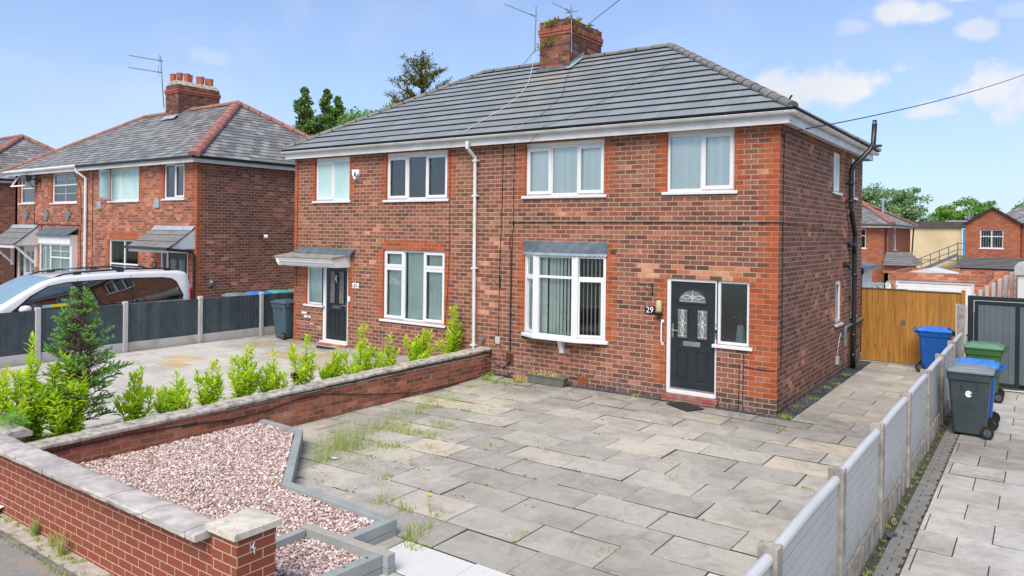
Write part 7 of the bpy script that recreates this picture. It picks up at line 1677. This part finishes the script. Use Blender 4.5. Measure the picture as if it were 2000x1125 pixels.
tree('conifer_tree', -39.6, 22.0, 13.0, (2.7, 5.2), 7.9, 'treeB', 9000, 1, 'dark pointed conifer nearest the red ridge, leftmost of the row', shape='cone', leaf=.26, clumps=110, group=G1)
tree('conifer_tree', -37.9, 22.6, 12.8, (2.7, 5.2), 7.6, 'treeB', 9000, 2, 'dark pointed conifer, second of the row behind the gap between the houses', shape='cone', leaf=.26, clumps=110, group=G1)
tree('conifer_tree', -36.3, 22.2, 12.1, (2.5, 5.0), 7.2, 'treeB', 9000, 13, 'dark pointed conifer, third of the row behind the gap between the houses', shape='cone', leaf=.26, clumps=110, group=G1)
tree('broadleaf_tree', -34.2, 21.5, 11.2, (1.9, 3.0), 8.0, 'treeA', 5200, 4, 'bright green leafy tree just left of the tall olive tree', leaf=.24, clumps=34, group=G1)
tree('broadleaf_tree', -31.2, 22.2, 11.6, (2.3, 2.6), 9.0, 'treeA', 6000, 5, 'bright green leafy tree at the foot of the tall olive tree', leaf=.24, clumps=34, group=G1)
def wispy():
    x, y = -28.3, 22.0; t = empty('conifer_tree', (x, y, 0), 'tall olive wispy tree with open feathery branches above the main roof', 'tree', G1); rr = random.Random(77); tr = MB(); V = Veg()
    tr.tube([(x, y, 0), (x, y, 7), (x + .1, y, 11), (x - .1, y, 14)], [.28, .2, .12, .03], 8)
    for k in range(95):
        q = rr.random(); z = 7 + 6.9 * q; L = (3.1 * (1 - q) ** .5 + .55) * rr.uniform(.6, 1.1); a = rr.uniform(0, 6.283); el = rr.uniform(.25, .9); d = np.array([math.cos(a) * math.cos(el), math.sin(a) * math.cos(el), math.sin(el)])
        p0 = np.array([x, y, z - .5]); tr.tube([tuple(p0), tuple(p0 + d * L * .6 + np.array([0, 0, -.1])), tuple(p0 + d * L)], [.04, .025, .01], 4, cap=False)
        for i in range(int(L * 60)):
            f = rr.uniform(.25, 1.03); c = p0 + d * L * f + np.array([rr.gauss(0, .11), rr.gauss(0, .11), rr.gauss(0, .07)]); dd = d * .5 + np.array([rr.uniform(-1, 1), rr.uniform(-1, 1), rr.uniform(-1.0, .5)]); V.leaf(c, dd, rr.uniform(.14, .28), .09)
    V.build('crown', M['treeC'], t); tr.build('trunk', M['bark'], t, recalc=False)
wispy()
G2 = 'trees beyond the cream building'
tree('broadleaf_tree', -12.3, 70, 8.3, (2.6, 3.4), 5.2, 'treeD', 6500, 21, 'silvery green tree closest to the house side wall', leaf=.32, clumps=46, group=G2)
tree('broadleaf_tree', -9.6, 71, 8.3, (2.4, 3.3), 5.2, 'treeD', 6500, 22, 'silvery green tree behind the flue of the hipped house', leaf=.32, clumps=46, group=G2)
tree('broadleaf_tree', -7.4, 70, 7.6, (2.0, 3.0), 4.9, 'treeD', 5500, 23, 'silvery green tree sloping down towards the cream building', leaf=.32, clumps=42, group=G2)
tree('broadleaf_tree', -4.6, 82, 6.0, (2.1, 1.8), 4.6, 'treeA', 4500, 24, 'low light green tree above the cream building roof', leaf=.32, clumps=34, group=G2)
tree('broadleaf_tree', -2.5, 80, 6.9, (2.3, 2.3), 4.9, 'treeA', 6000, 25, 'rounded bright green tree left of the gabled house', leaf=.32, clumps=46, group=G2)
tree('broadleaf_tree', 2.6, 78, 6.4, (2.2, 2.0), 4.6, 'treeA', 3500, 26, 'small green treetop above the slate roof at the right edge', leaf=.32, clumps=30, group=G2)
t = empty('garden_shrub', (-1.0, 13.2, 0), 'dark green shrubs behind the wooden gate beside the house corner', 'shrub')
vg = Veg(); rr = random.Random(5)
for k in range(1600): vg.leaf(np.array([rr.gauss(-1.3, .45), rr.gauss(13.5, .4), abs(rr.gauss(.9, .45))]), np.array([rr.uniform(-1, 1), rr.uniform(-1, 1), rr.uniform(-.2, 1)]), .1, .05)
vg.build('leaves', M['treeB'], t); mb = MB(); mb.tube([(-1.3, 13.5, 0), (-1.3, 13.5, 1.2)], .05, 6); mb.build('stem', M['bark'], t)
mb = MB(); mb.box(-4.0, -.9, 24, 24.2, 0, .9); tag(mb.build('low_garden_wall', M['leadlt']), 'low white garden wall behind the shrubs', 'wall')
# ------------------------------------------------------------------ overhead wires
def wire(p, q, sag, lab, r=.011):
    p, q = Vector(p), Vector(q); mb = MB(); mb.tube([tuple(p.lerp(q, k / 24) - Vector((0, 0, sag * 4 * (k / 24) * (1 - k / 24)))) for k in range(25)], r, 5)
    tag(mb.build('overhead_wire', M['cable']), lab, 'wire')
wire((.06, .06, 4.68), (4.9, 27, 11.1), .35, 'thin dark wire from the right house corner up to the right', .010)
wire((-5.86, 2.98, 7.72), (1.2, -6.4, 5.6), -.1 * 0, 'thin dark wire from the main chimney up to the photo top', .006)
wire((-6.85, 3.05, 7.7), (-12.5, 9.0, 8.2), .1, 'thin dark wire from the main chimney down behind the ridge', .008)
